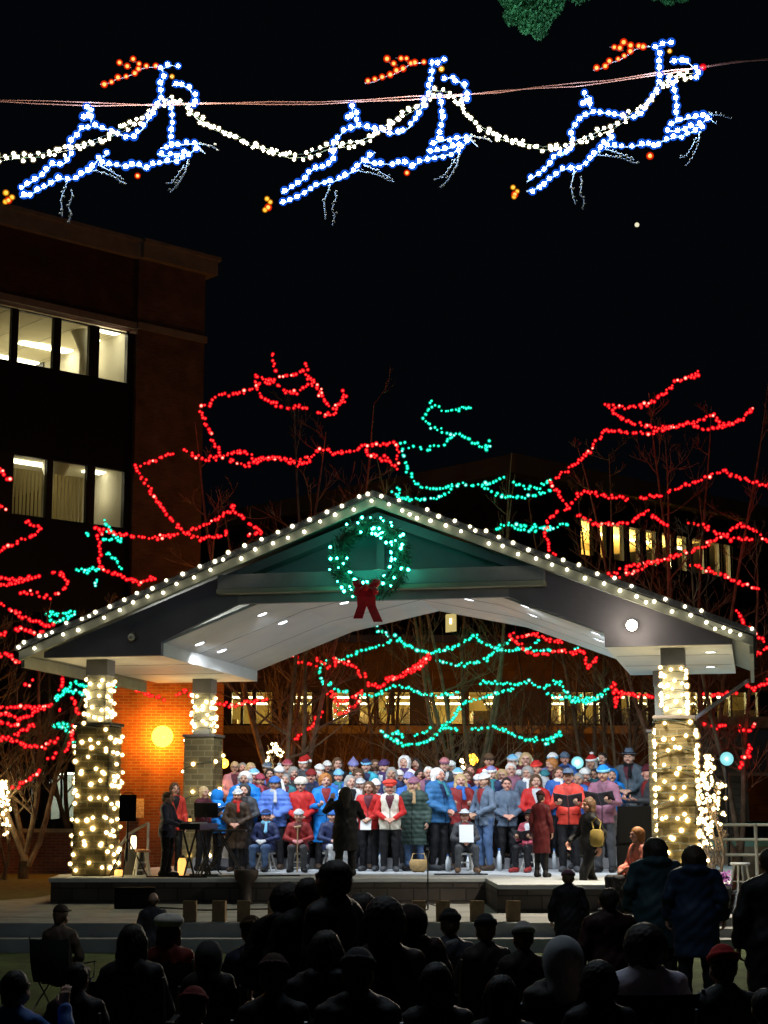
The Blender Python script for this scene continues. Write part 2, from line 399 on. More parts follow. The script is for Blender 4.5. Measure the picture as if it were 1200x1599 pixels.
# posts on pedestals
M_ped = brick_mat('pedestal_stone', (.19,.145,.06), (.12,.09,.04), (.24,.19,.09), bw=.27, rh=.11, ms=.012, bumps=1.0)
M_post = mat('post_paint', (.30,.29,.23), .7, noise=.1)
M_cap = mat('pedestal_cap', (.12,.10,.08), .8)
PED_T = CAMZ + (1275-1128)/2784*28.4
posts = []
for (u, v) in ((-4.86,.62), (4.77,.62), (-4.42,5.0), (4.4,5.0)):
    t = bpy.data.objects.new('post', None)
    mb = MB(); mb.b2((u-.17, v-.17, PED_T+.06), (u+.17, v+.17, zsof+.0)); 
    po = mb.obj('post', M_post, pav, bevel=.015)
    mb = MB(); mb.b2((u-.19, v-.19, zsof-.28), (u+.19, v+.19, zsof-.003)); mb.obj('post_capital', M_beam, po, bevel=.01)
    w_ = .30
    mb = MB(); mb.b2((u-w_, v-w_, STG+.0), (u+w_, v+w_, PED_T)); pd = mb.obj('pedestal', M_ped, pav, bevel=.02)
    mb = MB(); mb.b2((u-w_-.03, v-w_-.03, PED_T+.001), (u+w_+.03, v+w_+.03, PED_T+.055)); mb.obj('pedestal_cap', M_cap, pd, bevel=.01)
    posts.append((u, v))
# recessed ceiling lights
def ceil_z(u):
    for a, b in zip(prof[:-1], prof[1:]):
        if a[0] <= u <= b[0]: return a[1]+(b[1]-a[1])*(u-a[0])/(b[0]-a[0])
    return None
M_disc = mat('downlight_lens', (.8,.8,.8), .4, emit=(.86,.92,1), estr=9, sampling='NONE')
M_ring = mat('downlight_ring', (.75,.75,.75), .4)
def downlight(px, py, energy, aimp, soff=False, size=75):
    # find the point of the ceiling surface on this line of sight
    best = None
    d = ray(px, py)
    for k in range(4000):
        p = CAM + d*(26+k*.004)
        q = p-PC; u = q.x*math.cos(YAW)-q.y*math.sin(YAW); v = q.x*math.sin(YAW)+q.y*math.cos(YAW)
        if v < .15 or v > DEP: continue
        if soff: zc = zsof
        else: zc = ceil_z(u)
        if zc is not None and p.z >= zc: best = (u, v, zc); break
    if best is None: print('no ceiling for', px, py); return
    u, v, z = best
    sl = 0
    if not soff:
        e = .05; z1, z2 = ceil_z(u-e) or z, ceil_z(u+e) or z; sl = math.atan2(z2-z1, 2*e)
    mb = MB(); mb.lathe([(.085,-.004),(.105,-.012),(.115,-.004),(.115,.0)], n=20); r = mb.obj('downlight_ring', M_ring, pav, True)
    r.location = (u, v, z-.001); r.rotation_euler = (0, -sl, 0)
    mb = MB(); mb.lathe([(.0001,-.006),(.08,-.005),(.083,-.001)], n=20); l = mb.obj('lens', M_disc, r)
    loc = Vector((u, v, z-.05)); lo = lamp('downlight_beam', 'SPOT', loc, pav, energy, (.82,.9,1.0), (0,0,0), spot_size=math.radians(size), spot_blend=.7, shadow_soft_size=.08)
    if aimp: lo.rotation_euler = aim(loc, aimp)
    return best
ST_ = (0.3, 4.6, STG+1.2)
for (x, y) in ((410,959),(442,972),(312,1005),(347,1016),(538,941),(733,936),(820,946),(833,961),(930,988),(937,1000)):
    b = downlight(x, y, 290, (( (x-600)/110.0), 5.3, STG+.9), size=95)
for (x, y) in ((1110,1018),(1110,1041)): downlight(x, y, 190, None, True, 120)
# flood lamp on the gable (right: lit, left: off)
M_floodon = mat('flood_lamp_lit', (1,1,1), .3, emit=(1,.86,.62), estr=45, sampling='NONE')
M_fix = mat('dark_fixture_metal', (.03,.03,.03), .4, metal=.6)
for (px, py, on) in ((988,980,True), (211,998,False)):
    u, z = pl(px, py, -.05)
    mb = MB(); mb.lathe([(.03,0),(.06,.03),(.08,.12),(.075,.16)], n=14)
    f = mb.obj('flood_lamp', M_fix, pav, True); f.location = (u, -.03, z+.05); f.rotation_euler = (math.radians(100), 0, 0)
    vs, fs = ico(.085 if on else .06, 3); mb = MB(); mb.add(vs, fs)
    mb.obj('lamp_globe', M_floodon if on else mat('unlit_globe', (.4,.4,.38), .2), f, True).location = (0, 0, .19)
    if on:
        lamp('flood_spill', 'POINT', (u, -.5, z), pav, 9, (1,.86,.66), shadow_soft_size=.1)
        fl_ = lamp('flood_beam', 'SPOT', (u, -.5, z), pav, 1500, (1,.88,.70), (math.radians(48),0,math.radians(168)), spot_size=math.radians(165), spot_blend=.9, shadow_soft_size=.1)
        fl_.rotation_euler = aim((u,-.5,z), (u+.2, -2.6, 0))
# added strip uplight hidden in each eave trough, brightens the ceiling
for s, ui in ((-1, uiL), (1, uiR)):
    mb = MB(); mb.b2((-.05,.2,-.03), (.05,DEP-.3,0)); f = mb.obj('added_uplight', M_fix, pav); f.location = (ui+s*.14, 0, zbx-.13)
    l = lamp('ceiling_fill', 'AREA', (0,DEP/2,.012), f, 92, (.90,.95,1), (0, 0, 0), shape='RECTANGLE', size=.07, size_y=DEP-.6, spread=math.radians(170))
    l.rotation_euler = (math.pi, s*-.7, 0)
# drain pipes / small conduit on posts, hanging brackets
mb = MB(); mb.tube([(u1-.10, DEP-.2, zt-.3), (u1-.2, DEP-.1, zsof-.2), (4.75, 4.9, zsof-1.0)], .035, 8); mb.obj('drain_pipe', M_siding, pav)
# ================================================================ WREATH
M_fir = mat('fir_needles', (.012,.034,.016), .85, noise=.5, nscale=20)
M_bow = mat('red_velvet_bow', (.78,.015,.025), .8, noise=.2, nscale=10)
wu, wz = pl(578, 872, -.35)
W = thing('wreath', 'evergreen wreath with green bulbs and red bow on the gable', 'wreath', pv(wu, -.36, wz), -YAW)
R_, r_ = .52, .145
mb = MB()
for k in range(2600):
    a = random.uniform(0, 2*math.pi); b = random.uniform(0, 2*math.pi); rr = r_*random.uniform(.5, 1.05)
    c = Vector((math.cos(a)*(R_+rr*math.cos(b)), rr*math.sin(b), math.sin(a)*(R_+rr*math.cos(b))))
    n = Vector((math.cos(a)*math.cos(b), math.sin(b), math.sin(a)*math.cos(b)))
    t = Vector((-math.sin(a), 0, math.cos(a)))
    d = (n*random.uniform(.2,1)+t*random.uniform(-.9,.3)+Vector((random.gauss(0,.3),random.gauss(0,.3),random.gauss(0,.3)))).normalized()
    s = d.cross(Vector((random.gauss(0,1),random.gauss(0,1),random.gauss(0,1)))).normalized()*.012
    L = random.uniform(.05,.10)
    mb.add([c-s, c+s, c+d*L], [(0,1,2)])
mb.obj('foliage', M_fir, W)
mb = MB(); mb.tube([(R_*math.cos(a*math.pi/16), 0, R_*math.sin(a*math.pi/16)) for a in range(33)], .10, 8, False); mb.obj('ring_core', M_fir, W, True)
for k in range(72):
    a = random.uniform(0, 2*math.pi)
    if 1.9 < a < 3.0 and random.random() < .8: a = random.uniform(-2.6, 1.6)
    b = random.uniform(-math.pi*.95, .1); rr = r_*1.08
    put('bulb', BULB['wreath'], W, (math.cos(a)*(R_+rr*math.cos(b)), rr*math.sin(b)-.02, math.sin(a)*(R_+rr*math.cos(b))), (0,0,0), random.uniform(.5,1.15))
def blob(name, prims, mat_, parent): pass
bw = MB()
def loop(mb, c, d, up, L, wd):
    # a ribbon loop: closed band going out along d and back
    pts = []
    for k in range(13):
        t = k/12*2*math.pi; x = (1-math.cos(t))/2*L; y = math.sin(t)*L*.33
        pts.append(Vector(c) + Vector(d)*x + Vector(up)*y)
    nrm = Vector((0,1,0)); vs = []
    for p in pts: vs += [p - nrm*wd/2, p + nrm*wd/2]
    mb.add(vs, [(2*i, 2*i+1, 2*i+3, 2*i+2) for i in range(12)])
    mb.add([v+Vector((0,0,.006)) for v in vs], [(2*i, 2*i+2, 2*i+3, 2*i+1) for i in range(12)])
for sx_ in (-1, 1):
    for (L_, hh_, an_, yo) in ((.25,.085,.42,-.24),(.22,.080,-.38,-.27)):
        vs, fs = ico(1, 4); out = []
        for v in vs:
            t_ = (v.x+1)/2; wv = .25+.75*min(1, t_*1.5); fold = 1+.10*math.sin(v.z*9+v.x*3)
            x_ = t_*L_; y_ = v.y*.055*fold; z_ = v.z*hh_*wv*(1+.08*math.sin(v.x*7))
            out.append((sx_*(x_*math.cos(an_)-z_*math.sin(an_)*.6), y_+yo, x_*math.sin(an_)+z_*math.cos(an_)-.51))
        bw.add(out, fs if sx_ > 0 else [f[::-1] for f in fs])
bw.obj('bow_loops', M_bow, W, True)
bt = MB()
for (x0, x1, x2, L) in ((-.02,-.07,-.13,.50),(.03,.08,.20,.56)):
    wd = .13
    pts = [(x0,-.29,-.50),(x1,-.31,-.66),(x1,-.27,-.80),(x2,-.30,-.50-L)]
    vs = []
    for (x,y,z) in pts: vs += [(x-wd*.55,y,z),(x+wd*.55,y+.03,z),(x-wd*.55,y+.012,z),(x+wd*.55,y+.042,z)]
    fs = []
    for i in range(3): o_=4*i; fs += [(o_,o_+1,o_+5,o_+4),(o_+2,o_+6,o_+7,o_+3),(o_,o_+4,o_+6,o_+2),(o_+1,o_+3,o_+7,o_+5)]
    bt.add(vs, fs)
bt.obj('bow_tails', M_bow, W)
vs, fs = ico(.06, 2); mb = MB(); mb.add(vs, fs); mb.obj('bow_knot', M_bow, W, True).location = (0,-.31,-.51)
# ================================================================ LIGHTS ALONG THE ROOF EDGE
def edge_lights(label, ua, za, ub, zb, n):
    a = Vector((ua, -.37, za+.02)); b = Vector((ub, -.37, zb+.02))
    c = (a+b)/2; t = thing('string_lights', label, 'string lights', pv(c.x, c.y, c.z), -YAW, 'warm white strings on the pavilion roof edge')
    pts = []
    L = (b-a).length; up = Vector((-(b-a).z, 0, (b-a).x)).normalized(); up = up if up.z > 0 else -up
    x = .03; k = 0
    while x < L:
        o = (.075 if k % 2 else -.055) + random.uniform(-.03,.03)
        if random.random() < .12: o = -o
        pts.append(a + (b-a)*(x/L) + up*(o-.06) + Vector((0, (.02 if o < 0 else -.0), 0)) - c)
        x += L/n*random.uniform(.75, 1.25); k += 1
    mb = MB(); mb.tube(pts, .006, 4); mb.obj('wire', WIRE, t)
    for p in pts: put('bulb', BULB['roof'], t, p + Vector((0,-.02,0)), (0,0,0), random.uniform(.8,1.05))
edge_lights('warm white bulbs zigzagging up the left slope of the pavilion roof', u0, zt-.03, up_, zp, 48)
edge_lights('warm white bulbs zigzagging down the right slope of the pavilion roof', up_, zp, u1, zt-.03, 48)
# lights wound round the posts
def wrap(label, u, v, w, z0, z1, loops, step, n_max, jit=.05, cat='string lights', kind='warm', sc=1.0):
    c = pv(u, v, (z0+z1)/2); t = thing('string_lights', label, cat, c, -YAW, 'warm white strings wound round the posts')
    pts = []; N = loops*16
    h = w+.02
    for i in range(N+1):
        f = i/N; s = (f*loops*4) % 4; k = int(s); q = s-k
        cs = [(-h,-h),(h,-h),(h,h),(-h,h),(-h,-h)]
        x = cs[k][0]+(cs[k+1][0]-cs[k][0])*q; y = cs[k][1]+(cs[k+1][1]-cs[k][1])*q
        pts.append(Vector((x, y, z0+(z1-z0)*f - (z0+z1)/2 + .05*math.sin(s*3))))
    mb = MB(); mb.tube(pts, .006, 4); mb.obj('wire', WIRE, t)
    bl_ = resample(pts, step, .4)
    if len(bl_) > n_max: bl_ = random.sample(bl_, n_max)
    for p in bl_:
        # keep the bulb outside the post
        q = Vector((p.x, p.y, p.z + random.uniform(-jit, jit)*1.6))
        put('bulb', BULB[kind], t, q*1.0, (0,0,0), random.uniform(.8,1.25)*sc)
lab = ['left front', 'right front', 'left rear', 'right rear']
for i, (u, v) in enumerate(posts):
    if i == 3: continue
    wrap('warm white bulbs wound round the wide %s pedestal' % lab[i], u, v, .305, STG+.12, PED_T-.05, 9 if i < 2 else 4, .232 if i < 2 else .4, 100, sc=1.15)
    wrap('warm white bulbs wound round the narrow %s post' % lab[i], u, v, .18, PED_T+.12, zsof-.3, 5, .17, 60, sc=1.1)
    if i < 2: wrap('second string of warm white bulbs on the wide %s pedestal' % lab[i], u, v, .305, PED_T-.02, STG+.2, 6, .36, 60, sc=1.1)
# ================================================================ LEFT OFFICE BUILDING
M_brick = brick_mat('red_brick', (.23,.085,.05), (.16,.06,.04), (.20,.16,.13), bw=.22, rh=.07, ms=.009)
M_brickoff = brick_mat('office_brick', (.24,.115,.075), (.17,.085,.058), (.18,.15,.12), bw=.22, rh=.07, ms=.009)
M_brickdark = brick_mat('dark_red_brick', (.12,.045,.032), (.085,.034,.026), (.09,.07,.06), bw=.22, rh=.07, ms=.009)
M_stone = mat('pale_stone_cornice', (.30,.265,.21), .85, noise=.2, nscale=3)
M_spandrel = mat('dark_spandrel_panel', (.015,.014,.014), .35)
M_frame = mat('dark_window_frame', (.02,.018,.015), .5)
M_room = mat('room_cream_wall', (.60,.56,.44), .9, noise=.06, nscale=1)
M_roomc = mat('room_ceiling_tile', (.70,.64,.46), .9, noise=.06, nscale=2)
M_blind = mat('vertical_blind', (.62,.56,.40), .8)
_nt = M_blind.node_tree; _tl = _nt.nodes.new('ShaderNodeBsdfTranslucent'); _tl.inputs[0].default_value = (.80,.72,.48,1); _mx = _nt.nodes.new('ShaderNodeMixShader'); _mx.inputs[0].default_value = .6
_nt.links.new(_nt.nodes['Principled BSDF'].outputs[0], _mx.inputs[1]); _nt.links.new(_tl.outputs[0], _mx.inputs[2]); _nt.links.new(_mx.outputs[0], _nt.nodes['Material Output'].inputs[0])
M_tube = mat('fluorescent_panel', (1,1,1), .5, emit=(1,.93,.72), estr=6)
M_tubedim = mat('fluorescent_panel_far', (1,1,1), .5, emit=(1,.88,.50), estr=7)
def glass_mat():
    m = bpy.data.materials.new('window_glass'); m.use_nodes = True; nt = m.node_tree; nt.nodes.clear()
    out = nt.nodes.new('ShaderNodeOutputMaterial'); tr = nt.nodes.new('ShaderNodeBsdfTransparent'); gl = nt.nodes.new('ShaderNodeBsdfGlossy'); gl.inputs['Roughness'].default_value = .02
    tr.inputs[0].default_value = (.93,.95,.92,1)
    mx = nt.nodes.new('ShaderNodeMixShader'); mx.inputs[0].default_value = .06; nt.links.new(tr.outputs[0], mx.inputs[1]); nt.links.new(gl.outputs[0], mx.inputs[2]); nt.links.new(mx.outputs[0], out.inputs[0]); return m
M_glass = glass_mat()
fd = Vector((math.sin(math.radians(48.3)), math.cos(math.radians(48.3)), 0)); fn = Vector((fd.y, -fd.x, 0))  # fn faces the camera side
F0 = P(160, 1275, 49.0); F0.z = 0
def fac(px, py):
    p = onplane(px, py, F0, fn) - F0; return (p.dot(fd), p.z)
sR = fac(310, 850)[0]; sP = fac(207, 700)[0]
zC0 = fac(322, 432)[1]; zC1 = fac(322, 410)[1]; zS0 = fac(300, 534)[1]; zS1 = fac(300, 524)[1]
w1t = fac(150, 508)[1]; w1b = fac(150, 590)[1]; w2t = fac(150, 727)[1]; w2b = fac(150, 820)[1]
print('LB', sR, sP, zC0, zC1, zS0, w1t, w1b, w2t, w2b)
LB = thing('office_building', 'red brick office building with lit upper windows and pale cornice', 'building', F0, math.atan2(fd.y, fd.x))
# local frame: x along the facade, y into the building, z up
SL = -14.0
fl = w1b - w2b                      # storey height
rows = [(w1b, w1t), (w2b, w2t), (w2b-fl, w2t-fl), (w2b-2*fl+.3, w2t-2*fl)]
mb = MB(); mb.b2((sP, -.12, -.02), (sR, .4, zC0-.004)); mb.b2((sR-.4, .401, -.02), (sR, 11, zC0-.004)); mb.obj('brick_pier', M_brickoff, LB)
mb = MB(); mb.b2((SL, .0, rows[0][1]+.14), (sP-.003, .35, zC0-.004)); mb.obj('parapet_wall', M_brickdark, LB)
mb = MB(); mb.b2((SL,-.2,zC0), (sP-.003, .6, zC1)); mb.b2((sP,-.34,zC0), (sR+.3, 11, zC1-.002)); mb.b2((sP,-.42,zC1), (sR+.38, 11.02, zC1+.12)); mb.b2((SL,-.28,zC1+.002),(sP-.003,.6,zC1+.12)); mb.obj('cornice', M_stone, LB)
mb = MB(); mb.b2((SL,-.08,zS0), (sP-.003, -.002, zS1)); mb.b2((sP,-.2,zS0), (sR+.05, -.122, zS1)); mb.obj('string_course', M_stone, LB)
for (zb, ztp), (zb2, zt2) in zip(rows[:-1], rows[1:]):
    mb = MB(); mb.b2((SL, .02, zt2+.003), (sP-.003, .3, zb-.003)); mb.obj('spandrel', M_spandrel, LB)
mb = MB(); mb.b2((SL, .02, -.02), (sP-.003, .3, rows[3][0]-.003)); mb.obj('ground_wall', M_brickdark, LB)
# windows (px ranges on upper and lower rows)
def win_s(px, py): return fac(px, py)[0]
cols = [[(-60,-18,500),(-10,22,520),(28,87,540),(95,143,550),(155,202,560)],
        [(20,76,765),(82,139,770),(148,197,775)],
        [(20,76,980),(82,139,980),(148,197,980)], [(20,76,1200),(82,139,1200),(148,197,1200)]]
for r, ((zb, ztp), cl) in enumerate(zip(rows, cols)):
    prev = SL
    for (a, b, y) in cl:
        sa, sb = win_s(a, y), win_s(b, y)
        mb = MB(); mb.b2((prev, .03, zb), (sa, .25, ztp)); mb.obj('mullion', M_frame if r < 2 else M_spandrel, LB); prev = sb
        wn = MB(); f_ = .035
        wn.b2((sa+.002,.05,zb+.002),(sa+f_,.16,ztp-.002)); wn.b2((sb-f_,.05,zb+.002),(sb-.002,.16,ztp-.002)); wn.b2((sa+f_+.001,.05,zb+.002),(sb-f_-.001,.16,zb+f_)); wn.b2((sa+f_+.001,.05,ztp-f_),(sb-f_-.001,.16,ztp-.002))
        wo = wn.obj('window', M_frame, LB)
        pn = MB(); pn.b2((sa+f_+.002,.09,zb+f_+.002),(sb-f_-.002,.10,ztp-f_-.002)); pn.obj('pane', M_glass, wo)
    mb = MB(); mb.b2((prev, .03, zb), (sP-.004, .25, ztp)); mb.obj('mullion', M_frame, LB)
    # rooms
    if r < 2:
        xa = SL; xb = sP-.05; D = 13.0
        c_ = ztp+.12
        Mi = Matrix.Rotation(-math.atan2(fd.y, fd.x), 4, 'Z')
        def inroom(px, py, z): q = G(px, py, z)-F0; return q.dot(fd), q.dot(-fn)
        rm = MB()
        rm.b2((xa,.32,zb-.25),(xb,D,zb-.2)); rm.b2((xa,D,zb-.2),(xb,D+.05,c_)); rm.b2((xb-.05,.32,zb-.199),(xb,D-.001,c_))
        rm.obj('room', M_room, LB)
        rm = MB(); rm.b2((xa,.32,c_+.001),(xb,D,c_+.05)); rm.obj('room_ceiling', M_roomc, LB)
        gm = MB(); x = xa
        while x < xb: gm.b2((x,.33,c_-.006),(x+.03,D,c_-.001)); x += 1.2
        gm.obj('ceiling_grid', MATS.get('grid') or mat('grid', (.45,.41,.30), .9), LB)
        if r == 0: pans = [(18,562,.9),(-20,560,.8),(68,543,.8),(103,549,.6),(182,519,.45),(158,536,.25),(60,575,.7)]
        else: pans = [(48,725,1.0),(170,742,.3)]
        cx_, cy_ = inroom(190 if r == 0 else 186, 585 if r == 0 else 800, zb)
        cx_ = min(cx_, xb-.5); cm = MB(); hh = c_-zb+.2
        cm.lathe([(.16,0),(.16,hh*.66),(.42,hh)], n=20); co = cm.obj('column', M_room, LB, True); co.location = (cx_, max(cy_, 1.2), zb-.2)
        dm = MB(); dm.b2((xb-.09,5.0,zb-.19),(xb-.052,7.2,zb+1.9)); dm.obj('inner_door', M_frame, LB)
        for (px, py, Lx) in pans:
            sx_, sy_ = inroom(px, py, c_-.05); sy_ = max(.6, min(sy_, D-.4))
            if sx_+Lx > xb-.1: sx_ = xb-.15-Lx
            pm = MB(); pm.b2((sx_-Lx,sy_-.18,c_-.05),(sx_+Lx,sy_+.18,c_-.008)); pm.obj('ceiling_light', M_tube, LB)
            lamp('room_light', 'POINT', (sx_, sy_, c_-.7), LB, 10, (1,.88,.60), shadow_soft_size=.3)
        for q in (1.0, 4.0): lamp('room_light', 'POINT', (xb-2.2-q, 3.5, zb+.8), LB, 6, (1,.88,.60), shadow_soft_size=.4)
        if r == 1:
            bm_ = MB(); x = win_s(20,765)
            while x < win_s(139,770):
                if not (win_s(76,765)-.02 < x < win_s(82,770)+.02):
                    bm_.b2((x,.30,zb+.0),(x+.105,.312,ztp-.35), Matrix.Translation((x+.05,.306,0)) @ Matrix.Rotation(math.radians(14),4,'Z') @ Matrix.Translation((-x-.05,-.306,0)))
                x += .118 + random.uniform(-.004,.012)
            bm_.obj('vertical_blinds', M_blind, LB)
# ================================================================ ORANGE-LIT BRICK ANNEX
aD = math.radians(8)
AX = P(196, 1275, 41.0); AX.z = 0; ax_d = Vector((math.cos(aD), math.sin(aD), 0))
AN = thing('brick_annex', 'low red brick wing with a glowing orange wall lamp beside the stage', 'building', AX, aD)
aw = 5.4
mb = MB(); mb.b2((-.4,0,-.02),(2.25,7,CAMZ+3.7)); mb.obj('wall', M_brick, AN)
mb = MB(); mb.b2((-.55,-.12,CAMZ+3.702),(2.4,7.1,CAMZ+3.95)); mb.obj('roof_edge', M_stone, AN)
mb = MB(); mb.b2((1.05,-.03,1.2),(1.35,-.001,1.6)); 
def globe_glass(name, tint, col, s, a):
    m = shell_mat(name, col, s, a)
    for n in m.node_tree.nodes:
        if n.type == 'BSDF_TRANSPARENT': n.inputs[0].default_value = (*tint, 1)
    return m
M_sod = globe_glass('sodium_lamp_glass', (1,.72,.30), (1,.48,.04), 12.0, .45)
def sodium(name, label, pt, parent_loc, r, e, rot=0):
    t = thing(name, label, 'lamp', pt, rot)
    mb = MB(); mb.lathe([(.09,-.02),(.11,0),(.05,.03)], n=16); b = mb.obj('bracket', M_fix, t, True); b.rotation_euler = (math.radians(90),0,0); b.location=(0,.12+r,0)
    mb = MB(); mb.tube([(0,.12+r,0),(0,r*.9,0)], .03, 8); mb.obj('arm', M_fix, t)
    vs, fs = ico(r, 3); mb = MB(); mb.add(vs, fs); g_ = mb.obj('globe', M_sod, t, True)
    g_.visible_shadow = True; lamp('globe_light', 'POINT', (0,0,0), t, e, (1,.40,.05), shadow_soft_size=r*.5)
    return t
pt = P(254,1150,40.6)
sodium('wall_lamp', 'big glowing orange wall lamp on the brick wing at left', pt, None, .25, 640)
sodium('wall_lamp', 'small orange lamp above the left end of the back row', P(350,1192,44.0), None, .12, 340)
sodium('wall_lamp', 'orange lamp behind the choir at the foot of the middle tree', P(738,1186,50.0), None, .17, 1000)
n_ = MB(); n_.b2((-.12,-.012,-.22),(.12,0,.22)); no = n_.obj('notice_sheet', mat('white_paper', (.65,.62,.5), .8, noise=.5, nscale=30)); no.location = P(217,1262,40.95); tag(no,'small pale notice sheet on the brick wall beside the tall speaker','notice')
# low wall at left, handrail
lwall = MB(); a_ = P(-60,1300,41.5); lwall.b2((-15,41.5,-.02),(P(188,1300,41.5).x,41.9,a_.z)); o = lwall.obj('low_wall', M_brick); tag(o, 'low red brick garden wall at the far left behind the lawn', 'wall')
cp = MB(); cp.b2((-15,41.44,a_.z+.002),(P(188,1300,41.5).x,41.96,a_.z+.09)); o2 = cp.obj('coping', M_stone, o)
# glazed ground floor seen beyond it: shop front with pale lit openings
SF = thing('glazed_shopfront', 'dark glazed ground floor with lit openings behind the low brick wall', 'building', P(60,1275,47.0)-Vector((0,0,CAMZ)), 0)
def sf(px, py): p = P(px, py, 47.0); return p.x-SF.location.x, p.z
mb = MB()
for (x0,x1,y0,y1) in ((-60,52,1150,1300),(118,190,1040,1300),(52,118,1177,1206),(52,118,1040,1148),(-60,52,1040,1149)):
    a_, b_ = sf(x0,y1), sf(x1,y0); mb.b2((a_[0],0,a_[1]),(b_[0],.25,b_[1]))
mb.obj('wall', mat('shopfront_grey', (.10,.09,.07), .8, noise=.3), SF)
for k, (x0,x1,y0,y1) in enumerate(((52,118,1148,1177),(52,118,1206,1300))):
    a_, b_ = sf(x0,y1), sf(x1,y0)
    mb = MB(); mb.b2((a_[0],.1,a_[1]),(b_[0],.12,b_[1])); wn = mb.obj('window', M_glass, SF)
    mb = MB()
    for q in (.33,.66): x = a_[0]+(b_[0]-a_[0])*q; mb.b2((x-.03,.03,a_[1]),(x+.03,.09,b_[1]))
    mb.obj('glazing_bar', M_frame, wn)
    mb = MB(); mb.b2((a_[0]-.5,3.5,a_[1]-.1),(b_[0]+.5,3.6,b_[1]+.5)); mb.b2((a_[0]-.5,.3,b_[1]+.501),(b_[0]+.5,3.6,b_[1]+.55)); mb.obj('room', mat('room_white', (.55,.56,.52), .9), SF)
    for q in (.25,.75): lamp('room_light','POINT',(a_[0]+(b_[0]-a_[0])*q,1.8,b_[1]-.1),SF,60,(.95,.98,.88),shadow_soft_size=.2)
    mb = MB(); mb.b2((a_[0],1.5,b_[1]-.02),(b_[0],1.62,b_[1]+.03)); mb.obj('ceiling_light', M_tube, SF)
# black glazing grid in front of the left trees: window wall frame of the street side
fr = MB(); 
for y in (1048,1192): p0 = P(-20,y,43.0); p1 = P(115,y,43.0); fr.tube([p0,p1],.05,4)
for x in (64,): fr.tube([P(x,1042,43.0), P(x,1300,43.0)], .06, 4)
o = fr.obj('steel_trellis_frame', M_frame); tag(o, 'black steel post and rails at far left behind the red lights', 'frame')
# parked car hump behind the wall
M_car = mat('dark_car_paint', (.015,.015,.018), .25, spec=.6)
car = thing('parked_car', 'dark parked car half hidden behind the low brick wall at left', 'car', (P(92,1275,44.2).x, 44.2, .35))
body = [(-1.7,.28),(-1.75,.62),(-1.45,.80),(-.95,.86),(-.45,1.30),(.45,1.34),(1.0,.92),(1.6,.82),(1.75,.6),(1.7,.28)]
mb = MB(); mb.prism(body, 'y', -.8, .8); mb.obj('body', M_car, car, bevel=.06)
mb = MB(); mb.prism([(-.82,.88),(-.40,1.24),(.0,1.27),(.0,.88)], 'y', -.812, .812); mb.prism([(.06,.88),(.06,1.27),(.42,1.28),(.85,.90)], 'y', -.812, .812); mb.obj('side_window', mat('car_glass', (.03,.035,.04), .05), car)
for x in (-1.1,1.1):
    for y in (-.78,.78):
        mb = MB(); mb.lathe([(.30,-.09),(.32,-.05),(.32,.05),(.30,.09)], n=20); wv = mb.obj('wheel', M_fix, car, True); wv.location = (x,y,.30); wv.rotation_euler = (math.pi/2,0,0)
# ================================================================ LOW BUILDING BEHIND THE CHOIR
YL = 55.0
LW = thing('library_wing', 'low dark masonry wing with a lit window band behind the pavilion', 'building', (0, YL, 0))
def lw_(px, py): p = P(px, py, YL); return p.x, p.z
zwt, zwb = lw_(900,1078)[1], lw_(900,1131)[1]
xa, xb = lw_(322,1100)[0], lw_(1260,1100)[0]
M_blockb = brick_mat('brown_masonry', (.10,.072,.048), (.08,.058,.038), (.07,.05,.035), bw=.6, rh=.3, ms=.015)
wins = [(338,350),(362,376),(380,394),(400,425),(455,487),(520,545),(562,584),(592,611),(617,640),(670,698),(703,722),(733,776),(861,882),(886,912),(915,937),(971,984),(995,1012),(1040,1060),(1066,1090),(1097,1112),(1120,1141),(1144,1166),(1168,1184),(1188,1206),(1212,1230)]
mb = MB(); mb.b2((xa,0,-.02),(xb,.4,zwb-.30)); mb.obj('lower_wall', M_blockb, LW)
mb = MB(); mb.b2((xa,-.25,zwb-.297),(xb,.4,zwb-.05)); mb.obj('sill_ledge', mat('ledge_concrete', (.30,.26,.17), .9, noise=.3), LW, bevel=.01)
mb = MB(); mb.b2((xa,0,zwt),(xb,.4,zwt+1.5)); mb.obj('upper_wall', M_blockb, LW)
mb = MB(); mb.b2((xa,-.15,zwt+1.503),(xb,9,zwt+1.75)); mb.obj('roof', M_spandrel, LW)
prev = xa
for (a, b) in wins:
    sa, sb = lw_(a,1100)[0], lw_(b,1100)[0]
    mb = MB(); mb.b2((prev,.02,zwb-.047),(sa,.35,zwt-.003)); mb.obj('pier', M_frame, LW); prev = sb
    mb = MB(); f_=.04; mb.b2((sa+.001,.06,zwb-.04),(sb-.001,.12,zwb+.02)); mb.b2((sa+.001,.06,zwt-.06),(sb-.001,.12,zwt-.004)); wo = mb.obj('window', M_frame, LW)
    mb = MB(); mb.b2((sa+.002,.14,zwb+.021),(sb-.002,.15,zwt-.061)); mb.obj('pane', M_glass, wo)
mb = MB(); mb.b2((prev,.02,zwb-.047),(xb,.35,zwt-.003)); mb.obj('pier', M_frame, LW)
mb = MB(); mb.b2((xa,.42,zwb-.3),(xb,9,zwb-.25)); mb.b2((xa,9.0,zwb-.249),(xb,9.1,zwt+.4)); mb.b2((xa,.42,zwt+.401),(xb,9.1,zwt+.45)); mb.obj('room', mat('room_ochre', (.55,.42,.17), .9, noise=.3, nscale=1.5), LW)
x = xa+1.0
k = 0
